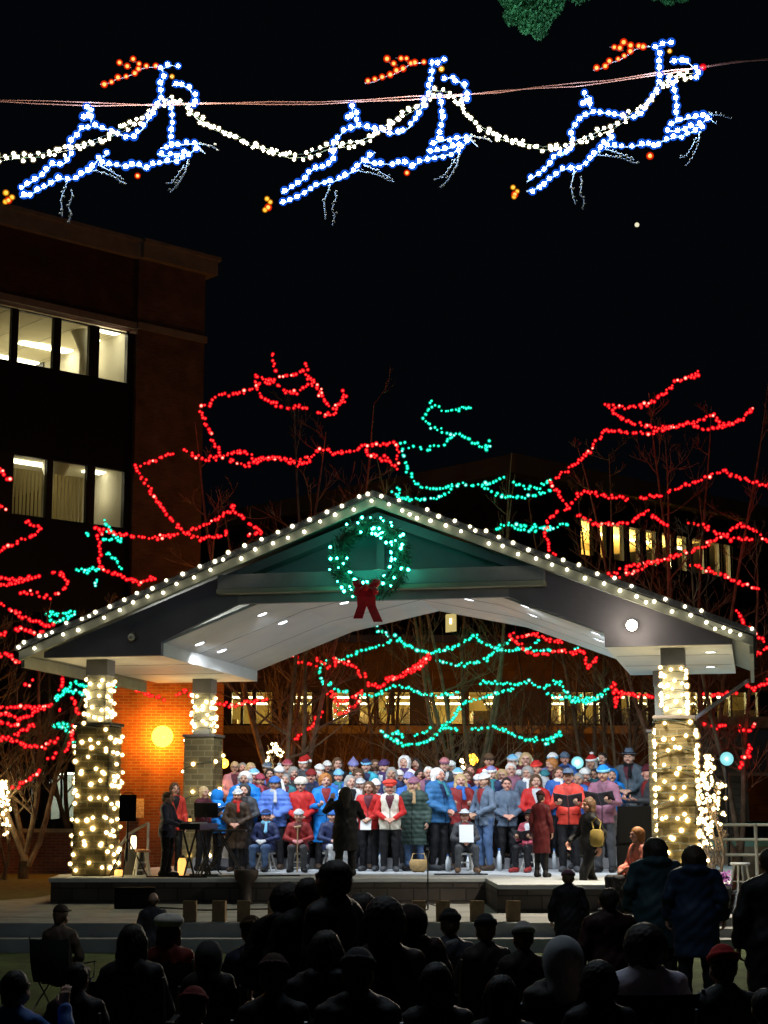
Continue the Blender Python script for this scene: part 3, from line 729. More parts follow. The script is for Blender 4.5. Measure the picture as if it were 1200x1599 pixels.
while x < xb-1:
    for yy in (1.5, 4.0, 6.6):
        if random.random() < .8:
            mb = MB(); mb.b2((x-.55,yy-.08,zwt+.1-.02*yy),(x+.55,yy+.08,zwt+.16-.02*yy)); mb.obj('ceiling_light', M_tubedim, LW)
    if k % 2 == 0: lamp('room_light','POINT',(x,4.0,zwt-.25),LW,330,(1,.78,.30),shadow_soft_size=.3)
    x += 1.75; k += 1
sh = MB(); x = xa
while x < xb-1:
    h = random.uniform(.3,.9); wd = random.uniform(.3,1.2); sh.b2((x,random.uniform(2,6),zwb-.248),(x+wd,random.uniform(6.1,7),zwb+h)); x += wd+random.uniform(.2,1.6)
sh.obj('shelf_units', mat('shelf_brown', (.10,.07,.04), .9, noise=.5), LW)
# ================================================================ TALL REAR BUILDING (corner towards us)
BC = P(810, 1275, 66.0); BC.z = 0
dl = Vector((-.675,.738,0)); dr = Vector((.722,.692,0))
RB = thing('office_block', 'long dark office block with overhanging flat roof behind the trees', 'building', BC, math.atan2(dr.y, dr.x))
zroof = onplane(810,718,BC,Vector((0,1,0))).z
# local: x along the right face, y along the left face (going back-left)
M_bb = brick_mat('night_masonry', (.13,.10,.07), (.10,.075,.05), (.05,.04,.03), bw=.8, rh=.3, ms=.01)
M_roofband = mat('roof_band', (.42,.32,.20), .9, noise=.2, nscale=.8)
mb = MB(); mb.b2((-.9,-.9,zroof-.75),(46,46,zroof-.0)); mb.obj('roof', M_roofband, RB)
def rb(px, py):
    p = onplane(px, py, BC, Vector((dr.y,-dr.x,0))) - BC; return p.dot(dr), p.z
wz0, wz1 = rb(1000,880)[1], rb(1000,826)[1]
print('RB', zroof, wz0, wz1, rb(908,840), rb(1145,870))
mb = MB(); mb.b2((0,0,-.02),(44,.4,wz0-.003)); mb.b2((0,0,wz1+.003),(44,.4,zroof-.753)); mb.obj('right_wall', M_bb, RB)
rw = [(908,932),(938,952),(959,979),(984,1004),(1010,1029),(1035,1052),(1058,1076),(1082,1103),(1108,1127),(1130,1144)]
prev = 0
for (a,b) in rw:
    sa, sb = rb(a,850)[0], rb(b,850)[0]
    mb = MB(); mb.b2((prev,.01,wz0),(sa,.38,wz1)); mb.obj('pier', M_bb, RB); prev = sb
    mb = MB(); mb.b2((sa+.003,.08,wz0+.003),(sa+.09,.2,wz1-.003)); mb.b2((sb-.09,.08,wz0+.003),(sb-.003,.2,wz1-.003)); wo = mb.obj('window', M_frame, RB)
    mb = MB(); mb.b2((sa+.092,.12,wz0+.005),(sb-.092,.13,wz1-.005)); mb.obj('pane', M_glass, wo)
mb = MB(); mb.b2((prev,.01,wz0),(44,.38,wz1)); mb.obj('pier', M_bb, RB)
xs = rb(900,850)[0]; xe = rb(1150,850)[0]
mb = MB(); mb.b2((xs,.42,wz0-.1),(xe,7,wz0-.05)); mb.b2((xs,7,wz0-.1),(xe,7.1,wz1+.4)); mb.b2((xs,.42,wz1+.401),(xe,7.1,wz1+.45)); mb.obj('room', MATS['room_ochre'], RB)
for k, x in enumerate((2.0, 4.6, 7.2, 9.8, 12.4, 15.0)):
    if xs+x < xe:
        mb = MB(); mb.b2((xs+x-.6,2.2,wz1+.05),(xs+x+.6,2.5,wz1+.11)); mb.obj('ceiling_light', M_tubedim, RB)
        lamp('room_light','POINT',(xs+x,3.5,wz1-.4),RB,560,(1,.80,.36),shadow_soft_size=.3)
mb = MB(); mb.b2((0.02,.401,-.02),(.4,44,zroof-.753)); mb.obj('left_wall', M_bb, RB)
# one lit window of the left face through the arch
lv = lambda px, py: (lambda p: (p.dot(dl), p.z))(onplane(px, py, BC, Vector((-dl.y,dl.x,0))*1.0) - BC)
for (x0,x1,y0,y1) in ((676,690,958,985),(699,718,958,988),(640,655,962,990)):
    a_, b_ = lv(x1,y1), lv(x0,y0)
    lit = x0 == 699
    mb = MB(); mb.b2((-.05,a_[0]-.05,a_[1]-.05),(.018,b_[0]+.05,b_[1]+.05)); wo = mb.obj('window', M_frame, RB)
    mb = MB(); mb.b2((-.07,a_[0]+.05,a_[1]+.05),(-.052,b_[0]-.05,b_[1]-.05)); mb.obj('pane', mat('lit_blind_window', (.5,.4,.15), .8, emit=(1,.78,.28), estr=.55, noise=.3, nscale=2) if lit else M_spandrel, wo)
    if lit: mb = MB(); mb.b2((-.10,a_[0]+.3,b_[1]-.45),(-.072,b_[0]-.3,b_[1]-.25)); mb.obj('ceiling_light', M_tubedim, wo)
# ================================================================ RIGHT SIDE: teal lit block and railing
YR = 43.0
def rr(px, py): p = P(px, py, YR); return p.x, p.z
RW = thing('garage_wing', 'greenish flood-lit wall with a dark opening at the far right', 'building', (0, YR, 0))
M_teal = brick_mat('pale_stone_block', (.20,.22,.18), (.16,.18,.15), (.10,.11,.09), bw=.5, rh=.16, ms=.01)
a_, b_ = rr(1076,1330), rr(1156,1138); c_ = rr(1230,1205)
mb = MB(); mb.b2((a_[0],0,-.02),(rr(1156,1200)[0],.5,b_[1])); mb.obj('wall', M_teal, RW)
mb = MB(); mb.b2((rr(1156,1200)[0]+.002,0,c_[1]),(rr(1240,1200)[0],.5,b_[1]-.002)); mb.obj('lintel', mat('dark_teal_panel', (.06,.09,.10), .6), RW)
mb = MB(); mb.b2((a_[0]-.3,-.35,b_[1]+.002),(rr(1240,1200)[0],.6,b_[1]+.28)); mb.obj('coping', MATS['ledge_concrete'], RW)
mb = MB(); mb.b2((rr(1120,1200)[0],-.02,c_[1]-.1),(rr(1240,1200)[0],-.003,c_[1]-.02)); mb.obj('trim', M_stone, RW)
mb = MB(); mb.b2((rr(1172,1200)[0],3,-.02),(rr(1184,1200)[0],3.4,c_[1])); mb.obj('pillar', M_stone, RW)
mb = MB(); mb.b2((rr(1150,1200)[0],7,-.02),(rr(1260,1200)[0],7.2,c_[1]+.5)); mb.obj('back_wall', mat('opening_back_wall', (.10,.10,.10), .9), RW)
mb = MB(); p_ = rr(1190,1238); mb.b2((p_[0],6.8,p_[1]-.3),(p_[0]+.6,6.9,p_[1]+.2)); mb.obj('lit_window', mat('lit_office_window', (.5,.5,.4), .5, emit=(.9,1,.75), estr=1.6), RW)
lamp('inner_light','POINT',(p_[0],4.5,p_[1]+.5),RW,8,(.8,.9,.85),shadow_soft_size=.2)
car2 = thing('parked_car', 'dark car with an orange side light inside the opening at far right', 'car', (rr(1206,1275)[0], YR+1.9, .30))
mb = MB(); mb.prism(body, 'y', -.8, .8); mb.obj('body', M_car, car2, bevel=.06)
mb = MB(); mb.prism([(-.82,.88),(-.40,1.24),(.0,1.27),(.0,.88)], 'y', -.812, .812); mb.prism([(.06,.88),(.06,1.27),(.42,1.28),(.85,.90)], 'y', -.812, .812); mb.obj('side_window', MATS['car_glass'], car2)
for x in (-1.1,1.1):
    for y in (-.78,.78):
        mb = MB(); mb.lathe([(.30,-.09),(.32,-.05),(.32,.05),(.30,.09)], n=20); wv = mb.obj('wheel', M_fix, car2, True); wv.location = (x,y,.30); wv.rotation_euler = (math.pi/2,0,0)
mb = MB(); vs, fs = ico(.11,2); mb.add(vs, fs); sl_ = mb.obj('headlight', mat('orange_side_light', (.9,.3,.05), .4, emit=(1,.22,.02), estr=2.2), car2, True); sl_.location = (-1.45,-.72,.62)
def cyan_flood(label, px, py, Y, r, e, stand=True):
    p = P(px, py, Y); t = thing('flood_lamp', label, 'flood lamp', p)
    mb = MB(); mb.lathe([(r*.5,.16),(r*.9,.04),(r*1.12,-.01),(r*1.05,-.02)], n=20); h = mb.obj('housing', M_fix, t, True); h.rotation_euler = (math.radians(-90),0,0)
    vs, fs = ico(r, 3); mb = MB(); mb.add([v*1.0 for v in vs], fs); gl_ = mb.obj('lens', (MATS.get('cyl') or MATS.setdefault('cyl', globe_glass('cyan_flood_lens', (.9,1,1), (.35,.95,1), 2.0, .4))), t, True); gl_.scale = (1,.55,1)
    if stand: mb = MB(); mb.tube([(0,.1,-r),(0,.1,-(p.z-STG if Y < 36 else p.z)+.01)], .03, 8); mb.obj('stand', M_fix, t)
    lamp('flood_beam', 'POINT', (0,-r*.2,0), t, e, (.45,.92,1), shadow_soft_size=r*.5)
cyan_flood('cyan-white flood lamp shining behind the right half of the choir', 902, 1191, 35.3, .13, 300)
cyan_flood('cyan-white flood lamp on the greenish wall at the far right', 1135, 1185, 34.6, .14, 70)
# railing
rl = thing('railing', 'pale three-rail metal railing at the right behind the white stool', 'railing', (0, 34.0, 0))
mb = MB()
for y in (1288,1311,1335):
    z = P(1150,y,34.0).z; mb.tube([(P(1096,y,34.0).x,0,z),(P(1225,y,34.0).x,0,z)], .028, 8)
mb.obj('rail', mat('rail_paint', (.55,.50,.38), .6, noise=.15), rl, True)
for x in (1099,1180,1222):
    zt_ = P(x,1286,34.0).z; mb = MB(); mb.tube([(P(x,1288,34.0).x,0.0,PLZ-.005),(P(x,1288,34.0).x,0.0,zt_)], .034, 8); mb.obj('post', MATS['rail_paint'], rl, True)
mb = MB(); x0 = P(1100,1315,38.0).x; mb.b2((x0,38,-.02),(x0+6,38.5,P(1150,1322,38.0).z)); o = mb.obj('planter_wall', MATS['ledge_concrete']); tag(o, 'low green-lit planter wall beyond the railing', 'planter wall')
mb = MB(); mb.b2((x0+.05,38.03,P(1150,1322,38.0).z+.002),(x0+5.9,38.48,P(1150,1313,38.0).z)); mb.obj('coping', mat('planter_cap_green_lit', (.20,.42,.30), .7), o)  # green light falling on the ledge is put into the coping colour
# ================================================================ TREES
M_bark = mat('bare_tree_bark', (.20,.14,.09), .95, noise=.5, nscale=6, bump=.6, bscale=30)
def bare_tree(label, x, y, H, stems=4, spread=.35, seed=1, n_branch=70, r0=.105, lean=(0,0), split=.12, zmin=.2, twig=1.0, name='bare_tree', mat_=None, cat='tree'):
    rnd = random.Random(seed); t = thing(name, label, cat, (x, y, 0), 0, 'bare trees around the pavilion')
    tr = MB(); br = MB()
    m_ = mat_ or M_bark
    zs = H*split
    tr.tube([(0,0,-.05),(0,0,.15),(lean[0]*.02,0,zs)], [r0*1.6, r0*1.2, r0*1.0], 10)
    stemsP = []
    for s in range(stems):
        a = 2*math.pi*(s+rnd.random()*.6)/stems; sp = spread*H*rnd.uniform(.45,1.0)*.5
        hh = H*rnd.uniform(.80,1.0); pts = []; rad = []
        n = 12
        ph = rnd.uniform(0,6)
        for i in range(n+1):
            f = i/n; 
            z = zs*.85 + (hh-zs*.85)*f
            q = f**.75
            pts.append(Vector((math.cos(a)*sp*q + lean[0]*f + .10*math.sin(ph+f*7), math.sin(a)*sp*q*.8 + lean[1]*f + .10*math.cos(ph+f*6), z)))
            rad.append(r0*(1-f)**.8*.55+.009)
        tr.tube(pts, rad, 7); stemsP.append((pts, rad))
    def grow(p, d, L, r, depth):
        n = 5; pts = [p]; rad = [r]; q = p.copy(); dd = d.copy()
        for i in range(n):
            dd = (dd + Vector((rnd.gauss(0,.11), rnd.gauss(0,.11), rnd.gauss(.07,.08)))).normalized()
            q = q + dd*(L/n); pts.append(q.copy()); rad.append(max(.005, r*(1-(i+1)/n)*.8+.004))
        br.tube(pts, rad, 4, False)
        if depth > 0:
            for k in range(rnd.choice((3,4,5)) if depth > 1 else rnd.choice((2,3,4))):
                i = rnd.randint(1, n-1); 
                side = Vector((rnd.gauss(0,1), rnd.gauss(0,1), rnd.gauss(.25,.5))).normalized()
                nd = ((pts[i+1]-pts[i]).normalized()*.9 + side*.75).normalized()
                grow(pts[i], nd, L*rnd.uniform(.35,.62), rad[i]*.6, depth-1)
    for k in range(n_branch):
        pts, rad = rnd.choice(stemsP); i = rnd.randint(int(len(pts)*zmin), len(pts)-2)
        p = pts[i].lerp(pts[i+1], rnd.random()); a = rnd.uniform(0, 2*math.pi)
        f = i/len(pts)
        d = Vector((math.cos(a), math.sin(a), rnd.uniform(.25,1.1))).normalized()
        grow(p, d, H*spread*rnd.uniform(.28,.55)*(1.12-f)*twig, rad[i]*.55, 2)
    tr.obj('trunk', m_, t, True); br.obj('branches', m_, t, False)
    return t
def tx(px, Y): return P(px, 1275, Y).x
bare_tree('bare tree with red lights behind the left roof slope', tx(452,39), 39.0, 11.4, 6, .46, 11, 80)
bare_tree('slim bare tree between the left tree and the roof peak', tx(590,45), 45.0, 9.6, 3, .34, 12, 45, r0=.09)
bare_tree('bare tree wound with green lights seen through the arch', tx(728,41), 41.0, 10.6, 6, .42, 13, 70, r0=.10, lean=(-.5,0), zmin=.15)
bare_tree('bare tree with red lights just right of the green-lit tree', tx(945,43), 43.0, 10.8, 4, .40, 14, 65)
bare_tree('tall bare tree rising above the right roof slope', tx(1078,39.5), 39.5, 12.0, 5, .40, 15, 60)
bare_tree('bare tree leaning at the right edge', tx(1150,37), 37.0, 9.2, 3, .42, 16, 65, lean=(-.5,0))
bare_tree('bare tree at the left edge hung with dim red lights', tx(40,38), 38.0, 6.6, 4, .60, 17, 70)
bare_tree('second bare tree at the left edge nearest the pavilion', tx(118,43), 43.0, 7.2, 4, .50, 18, 55)
bare_tree('bare tree with low branches left of the middle tree', tx(500,47), 47.0, 7.5, 4, .7, 19, 28, zmin=.1)
bare_tree('bare tree with low branches right of the middle tree', tx(850,47), 47.0, 8.0, 4, .7, 20, 34, zmin=.1)
bare_tree('bare tree low at right behind the lit pedestal', tx(1010,41), 41.0, 6.2, 4, .7, 21, 50, zmin=.1)
# wrapped shrubs with dense white lights
def lit_shrub(label, cx, ytop, ybot, wpx, Y, n, trunk_to=None, narrow=.35):
    p0 = P(cx, ybot, Y); ptop = P(cx, ytop, Y); 
    base_z = PLZ+.0 if Y < 36 else 0
    H = ptop.z - base_z; W = wpx*Y/2760.0
    t = bare_tree(label, p0.x, Y, H, 3, W/H*1.2, int(cx)+3, 26, r0=.05, zmin=.3, name='wrapped_shrub', cat='shrub')
    zb = p0.z - 0
    pts = []
    for k in range(n):
        f = random.random()**.8; z = p0.z + (ptop.z-p0.z)*f
        r = W/2*(narrow+(1-narrow)*math.sin(min(1, f*1.15+.05)*math.pi)**.8)
        a = random.uniform(0, 2*math.pi); q = r*math.sqrt(random.random())
        pts.append((q*math.cos(a), q*math.sin(a), z))
    s = thing('string_lights', 'dense white bulbs wrapped over the '+label, 'string lights', (p0.x, Y, 0), 0, 'dense white lights on shrubs')
    mb = MB(); pz_ = sorted(pts, key=lambda q: q[2]); mb.tube(pz_[::2], .004, 4); mb.obj('wire', WIRE, s)
    for p in pts[:100]: put('bulb', BULB['warm'], s, p, (0,0,0), random.uniform(.75,1.1))
lit_shrub('shrub right of the lit right pedestal', 1113, 1180, 1290, 52, 31.5, 100)
lit_shrub('trunk base right of the lit right pedestal', 1107, 1262, 1362, 20, 31.0, 34, narrow=.9)
lit_shrub('shrub at the left frame edge', 2, 1218, 1305, 34, 37.5, 100)
lit_shrub('small tree behind the back row at left', 432, 1158, 1215, 44, 36.6, 34)
lit_shrub('twig bush beside the middle orange lamp', 722, 1186, 1218, 14, 36.4, 14)
# leafy evergreen bough hanging in at the top: its tree stands outside the frame to the right
EG = thing('evergreen_tree', 'green-lit leafy tree bough hanging in at the top of the frame', 'tree', (5.6, 15.4, -.3))
M_leaf = mat('evergreen_leaf', (.08,.34,.12), .8, noise=.5, nscale=6)
lm = MB(); rnd = random.Random(5)
def clump(cx, cy, rpx, Y, n, low=1.0):
    c = P(cx, cy, Y) - Vector((5.6,15.4,-.3)); R = rpx*Y/2760.0
    for k in range(n):
        d = Vector((rnd.gauss(0,1), rnd.gauss(0,1), rnd.gauss(0,1))).normalized()*R*rnd.random()**.4
        bumps = 1+.25*math.sin(d.x*14+1)+.2*math.sin(d.z*17)
        p = c + Vector((d.x*1.1, d.y, d.z*low))*bumps
        a = Vector((rnd.gauss(0,1), rnd.gauss(0,1), rnd.gauss(0,1))).normalized()*.022; b = a.orthogonal().normalized()*.012
        lm.add([p-a, p+b, p+a, p-b], [(0,1,2,3)])
for q in ((810,8,26),(835,-6,38),(838,30,26),(858,12,20),(800,28,14),(842,52,11),(795,-4,20),(865,-12,24),(900,-40,40),(822,42,12)): clump(q[0], q[1], q[2], 15.4, int(q[2]**2*1.6))
for q in ((1045,-6,16),(1065,-10,14),(1025,-14,16)): clump(q[0], q[1], q[2], 15.6, 450)
lm.obj('foliage', M_leaf, EG)
mb = MB(); b0 = Vector((0,0,0)); mb.tube([(0,0,-.05),(0,0,3),(.1,0,6),(-.1,0,9.5)], [.24,.2,.16,.06], 10)
e = P(835,-10,15.4)-Vector((5.6,15.4,-.3)); mb.tube([(0,0,7.4),(e.x*.4,0,e.z+.6),(e.x*.8,0,e.z+.35),tuple(e)], [.12,.09,.05,.02], 8)
mb.obj('trunk', M_bark, EG)
# ================================================================ STRINGS OF LIGHTS IN THE TREES
kind = 'red'
T1 = 'on the left tree'
strand('red lights bunched in the topmost twigs '+T1, 'red', [[(425,551),(428,572),(436,586),(456,586),(480,576),(480,568)], [(398,585),(404,612),(412,624),(436,634),(460,636),(482,635)], [(398,586),(420,594),(436,600),(446,612),(464,614),(484,600),(478,586)], [(404,600),(430,592)]], 38.6, 6.6)
strand('red lights forming a hooked curl at the upper right '+T1, 'red', [[(478,586),(496,600),(500,616),(508,628),(520,638),(534,626),(538,612),(542,620),(530,632)], [(492,645),(508,648),(524,645),(536,620)], [(484,598),(498,606),(505,622)]], 38.8, 6.0)
strand('red lights in a long loop at the upper left '+T1, 'red', [[(396,608),(368,615),(345,614),(330,630),(315,636),(318,656),(328,672),(331,688),(342,702),(346,712)]], 38.9, 5.6)
strand('red lights running level across the middle '+T1, 'red', [[(285,701),(300,712),(324,716),(348,712),(368,705),(384,706),(400,716),(420,716),(436,714),(456,720),(484,714),(500,700),(520,706),(548,704),(574,696),(620,692)]], 38.5, 5.2)
strand('second red row sagging just under the level one '+T1, 'red', [[(356,716),(384,728),(412,716),(444,716),(460,726),(488,720)], [(570,702),(580,712),(604,718),(618,730),(622,708),(620,691)], [(600,712),(612,722)]], 38.2, 6.0)
strand('red lights slanting down in front of the brick pier at left', 'red', [[(274,706),(240,720),(211,728),(234,764),(246,784),(262,806),(276,822),(290,834),(316,841),(348,837)]], 38.0, 5.6)
strand('red lights swagging low just above the left roof edge', 'red', [[(160,826),(180,832),(204,838),(244,840),(272,836),(296,830),(320,820),(340,810),(362,796),(362,789),(376,806),(392,820),(410,832)], [(388,834),(412,834)], [(348,836),(356,826)]], 37.4, 5.8)
strand('red lights hanging vertically under the lower office windows', 'red', [[(151,824),(157,855),(155,886),(167,890),(194,902),(217,909),(248,903)], [(150,824),(160,836)], [(232,908),(238,900)]], 36.8, 5.6)
kind = 'green'
strand('green lights crowning the slim middle tree', 'green', [[(675,625),(662,655),(675,667),(700,677),(720,680),(745,692),(760,705),(765,687)], [(672,632),(700,642),(730,635),(740,640)], [(728,640),(730,632)], [(750,700),(764,698)]], 40.6, 6.2)
strand('green lights curving down the left side of the middle tree', 'green', [[(707,680),(690,695),(665,702),(630,692),(630,710),(637,735),(655,760),(680,765),(720,755),(750,760),(770,752),(790,745)]], 40.4, 6.0)
strand('green lights looped low behind the right roof slope near the peak', 'green', [[(620,757),(625,777),(655,780),(690,777),(705,762)], [(755,760),(775,772),(800,778),(830,775),(860,767)], [(800,752),(820,762),(845,762),(857,747)], [(612,770),(640,784)]], 40.0, 6.2)
strand('short wavy row of green lights touching the right roof slope', 'green', [[(775,827),(790,817),(820,830),(850,825),(887,820)], [(800,822),(835,820),(860,830)]], 39.6, 5.6)
kind = 'red'
T4 = 'on the tall right tree'
strand('red lights climbing to the topmost twig '+T4, 'red', [[(947,632),(980,637),(1010,632),(1035,617),(1055,595),(1092,585)], [(1075,590),(1092,580)], [(947,630),(960,645),(985,660)]], 39.2, 5.6)
strand('red lights rising from the green ones to the far right '+T4, 'red', [[(865,750),(895,727),(920,705),(945,672),(980,675),(1015,677),(1050,667),(1080,662),(1100,670),(1130,667),(1160,655),(1177,637)]], 39.0, 5.3)
strand('second red row doubling the upper right swag '+T4, 'red', [[(985,660),(1025,667),(1065,665),(1095,655),(1115,647),(1125,662),(1145,662)]], 39.3, 5.8)
strand('red lights peaking above the lit windows at right', 'red', [[(1002,777),(1030,775),(1065,760),(1100,747),(1130,735),(1165,750),(1200,757),(1215,764)]], 38.0, 5.6)
strand('red lights zigzagging left of the lit upper windows', 'red', [[(857,750),(872,772),(887,792),(912,767),(950,775),(982,778)], [(887,792),(860,805),(850,830),(857,855),(870,870)]], 38.4, 6.0)
strand('red lights crossing the top of the lit upper windows', 'red', [[(900,802),(925,817),(955,820),(985,815),(1010,797),(1025,810),(1045,820)], [(1072,815),(1100,822),(1130,840),(1155,817),(1180,830),(1200,847),(1215,855)], [(1120,830),(1140,842),(1175,842)]], 38.2, 6.2)
strand('red lights slanting across the sills of the lit upper windows', 'red', [[(950,900),(980,885),(1015,877),(1040,872),(1065,866),(1100,852),(1120,840)], [(970,900),(1000,890),(1030,875)]], 37.9, 5.8)
strand('red lights falling from the upper windows to the right frame edge', 'red', [[(1080,880),(1105,890),(1135,900),(1165,915),(1190,922)]], 37.5, 6.4)
strand('few red lights beyond the right tip of the roof', 'red', [[(1150,952),(1159,970),(1183,993),(1197,1006)], [(1169,1020),(1184,1020),(1197,1012)]], 36.5, 7.4)
strand('red lights running right from behind the lit right post', 'red', [[(1097,1087),(1119,1085),(1141,1082),(1156,1081)], [(1166,1071),(1178,1076),(1194,1067),(1210,1062)], [(981,1082),(1012,1088),(1030,1088)]], 36.5, 6.0)
strand('few red lights low over the far right window band', 'red', [[(1100,1127),(1122,1135),(1134,1131)], [(1153,1135),(1172,1143),(1181,1126)]], 36.8, 8.0)
strand('red lights hanging beside the far right flood lamp', 'red', [[(1172,1162),(1170,1172),(1166,1180),(1158,1190),(1156,1200)], [(1176,1166),(1162,1186)]], 36.9, 4.4)
strand('red lights in a short hook at the right end of the lowest green string', 'red', [[(956,1063),(957,1075),(963,1094),(960,1105)], [(958,1075),(965,1081),(981,1082),(997,1089)], [(968,1085),(964,1100)]], 37.5, 5.0)
TA = 'through the pavilion arch'
strand('red lights wandering down from the ceiling edge at left', 'red', [[(451,1024),(462,1022),(465,1030),(481,1037),(495,1039)], [(489,1027),(512,1040),(527,1039),(520,1030),(547,1036),(557,1046),(562,1057),(577,1052)]], 39.0, 6.2)
strand('thick double row of red lights rising to the middle '+TA, 'red', [[(572,1067),(582,1071),(595,1072),(610,1062),(630,1055),(652,1042),(677,1025)], [(600,1060),(620,1060),(640,1047),(660,1030),(674,1022)], [(640,1052),(660,1040)]], 38.8, 5.0)
strand('red lights clustered low in front of the lit windows '+TA, 'red', [[(517,1077),(525,1090),(537,1097),(555,1090),(567,1080)], [(522,1110),(535,1114),(550,1107),(562,1095)], [(512,1085),(530,1100)]], 39.2, 5.6)
strand('straight slanting row of red lights above the choir at left', 'red', [[(462,1155),(480,1142),(495,1122),(505,1110)]], 38.9, 5.4)
strand('red lights tangled with green at the upper right '+TA, 'red', [[(795,991),(803,1001),(811,1007),(821,1017),(840,1022),(856,1022),(875,1014),(888,1021),(901,1019),(912,1014),(913,1030),(920,1041),(928,1035),(932,1023)], [(795,991),(813,995),(829,991),(840,991),(853,998),(868,1001),(877,1001)]], 38.9, 5.6)
kind = 'green'
strand('green lights from under the wreath bow to the middle tree', 'green', [[(579,976),(592,985),(607,992),(620,994),(630,1007),(642,1009),(655,1017),(670,1019),(690,1017),(697,1011),(717,1010)]], 40.2, 5.6)
strand('green lights curving out to the left like a big bracket '+TA, 'green', [[(615,996),(605,1005),(592,1009),(575,1012),(560,1019),(545,1026),(527,1030),(514,1031),(502,1040),(496,1050),(505,1065),(517,1069),(530,1079),(545,1082)]], 40.0, 6.0)
strand('green lights above the lit windows left of the middle trunk', 'green', [[(562,1086),(575,1087),(590,1084),(607,1075),(620,1070),(640,1075),(660,1085),(672,1085),(687,1085),(702,1085),(717,1081)]], 40.4, 6.0)
strand('lowest green lights swagging left of the middle trunk', 'green', [[(595,1144),(600,1147),(615,1156),(632,1164),(652,1162),(670,1157),(685,1145),(695,1130),(710,1120),(717,1107)], [(610,1147),(620,1144),(631,1150)], [(645,1147),(660,1146),(674,1136)], [(700,1128),(685,1142)]], 39.8, 5.6)
strand('upper green lights right of the middle trunk '+TA, 'green', [[(693,1014),(715,1010),(729,998),(743,993),(752,1003),(763,1007),(779,1014),(792,1015),(803,1014),(813,1011)], [(680,1030),(704,1037),(725,1039),(747,1034),(760,1030),(769,1021),(784,1003),(797,1001)]], 40.3, 6.2)
strand('few green lights mixed into the red tangle at the upper right', 'green', [[(805,1014),(829,1014),(851,1015),(864,1015)], [(835,1007),(843,998)], [(905,1011),(897,1012)]], 40.2, 6.0)
strand('long green double row right of the middle trunk '+TA, 'green', [[(723,1097),(741,1093),(757,1087),(779,1081),(797,1079),(811,1067),(827,1065),(840,1074),(856,1070),(876,1065),(879,1078),(893,1091),(912,1098),(928,1094),(941,1079),(949,1078)], [(749,1066),(773,1066),(788,1068),(803,1067),(813,1069)]], 40.1, 5.8)
strand('second green row thickening the long one at right '+TA, 'green', [[(851,1081),(869,1089),(888,1091),(907,1089),(928,1091),(949,1083)], [(723,1097),(715,1113),(700,1129),(685,1142)], [(886,1086),(900,1096),(915,1093)]], 40.5, 5.8)
strand('lowest green lights swagging right of the middle trunk', 'green', [[(736,1139),(752,1137),(768,1137),(787,1139),(797,1147),(819,1155),(840,1157),(856,1154),(877,1147)], [(852,1163),(867,1150),(876,1144)], [(692,1134),(716,1140)]], 39.8, 6.0)
kind = 'red'
strand('dim red lights zigzagging under the lower office windows at far left', 'red', [[(39,814),(64,824),(46,839),(23,849),(0,859),(-12,864)], [(-6,740),(0,731),(15,750)], [(-4,796),(0,791),(12,795)]], 35.5, 6.0)
strand('red lights in a hooked ring at far left above the roof tip', 'red', [[(81,895),(99,896),(106,909),(97,923),(81,931),(65,931),(45,925),(32,928)], [(-8,903),(0,903),(20,903),(34,906),(47,903),(63,899)], [(-8,915),(0,913),(14,912),(36,908)], [(18,908),(30,902)]], 35.2, 6.2)
strand('red lights slanting down just above the left roof tip', 'red', [[(14,952),(29,960),(45,967),(68,976),(86,979)], [(23,982),(41,984),(54,990),(68,986)], [(-6,938),(6,945)], [(0,990),(10,987)]], 35.4, 5.8)
strand('red lights trailing under the left eave', 'red', [[(-8,1022),(0,1022),(14,1022),(23,1031),(43,1034),(65,1041),(81,1041),(99,1048),(119,1050)], [(30,1028),(60,1046),(70,1038)], [(97,1053),(98,1066),(94,1080)], [(52,1060),(48,1066),(38,1068)]], 35.8, 5.6)
strand('red lights crossing above the far left shopfront', 'red', [[(0,1105),(18,1103),(41,1104),(68,1105),(83,1101)], [(-6,1115),(0,1115),(11,1114),(23,1121),(32,1122),(50,1116),(61,1107),(75,1104)], [(0,1128),(14,1131),(25,1134),(32,1123)]], 35.0, 5.8)
strand('lowest dim red lights at the far left', 'red', [[(-6,1154),(0,1154),(18,1152),(32,1141),(54,1130)], [(14,1155),(38,1164),(54,1165),(70,1166),(90,1152)], [(90,1179),(77,1184)]], 34.8, 5.8)
strand('red lights in a vertical hook just left of the left pedestal', 'red', [[(114,1130),(113,1143),(110,1161),(106,1170),(100,1174)], [(113,1089),(117,1105),(124,1117)], [(92,1108),(94,1112)]], 36.0, 5.0)
strand('short slanting row of red lights in front of the shopfront', 'red', [[(62,1203),(45,1218),(25,1230),(18,1234)]], 35.0, 5.0)
strand('red lights against the orange-lit brick wing', 'red', [[(196,1062),(213,1067),(217,1079),(238,1088),(259,1092)], [(276,1085),(287,1079),(301,1088)], [(336,1097),(360,1102),(385,1097),(416,1092)]], 37.6, 5.4)
kind = 'green'
strand('green lights under the lower office windows above the roof', 'green', [[(117,889),(135,892),(144,887),(158,891)], [(163,812),(171,828),(190,843),(159,841)], [(167,863),(178,872),(190,890)], [(138,828),(138,838)], [(148,915),(152,905)]], 38.0, 4.6)
strand('small ring of green lights over the left roof slope', 'green', [[(74,957),(78,968),(90,972),(108,964),(119,955)], [(80,955),(86,959),(104,958),(112,954)]], 38.4, 4.6)
strand('green lights beside the narrow left post', 'green', [[(86,1092),(97,1083),(108,1071),(119,1065),(126,1071),(140,1071)], [(101,1079),(126,1083),(144,1083)], [(86,1088),(92,1094)], [(180,1070),(183,1074)]], 38.2, 4.4)
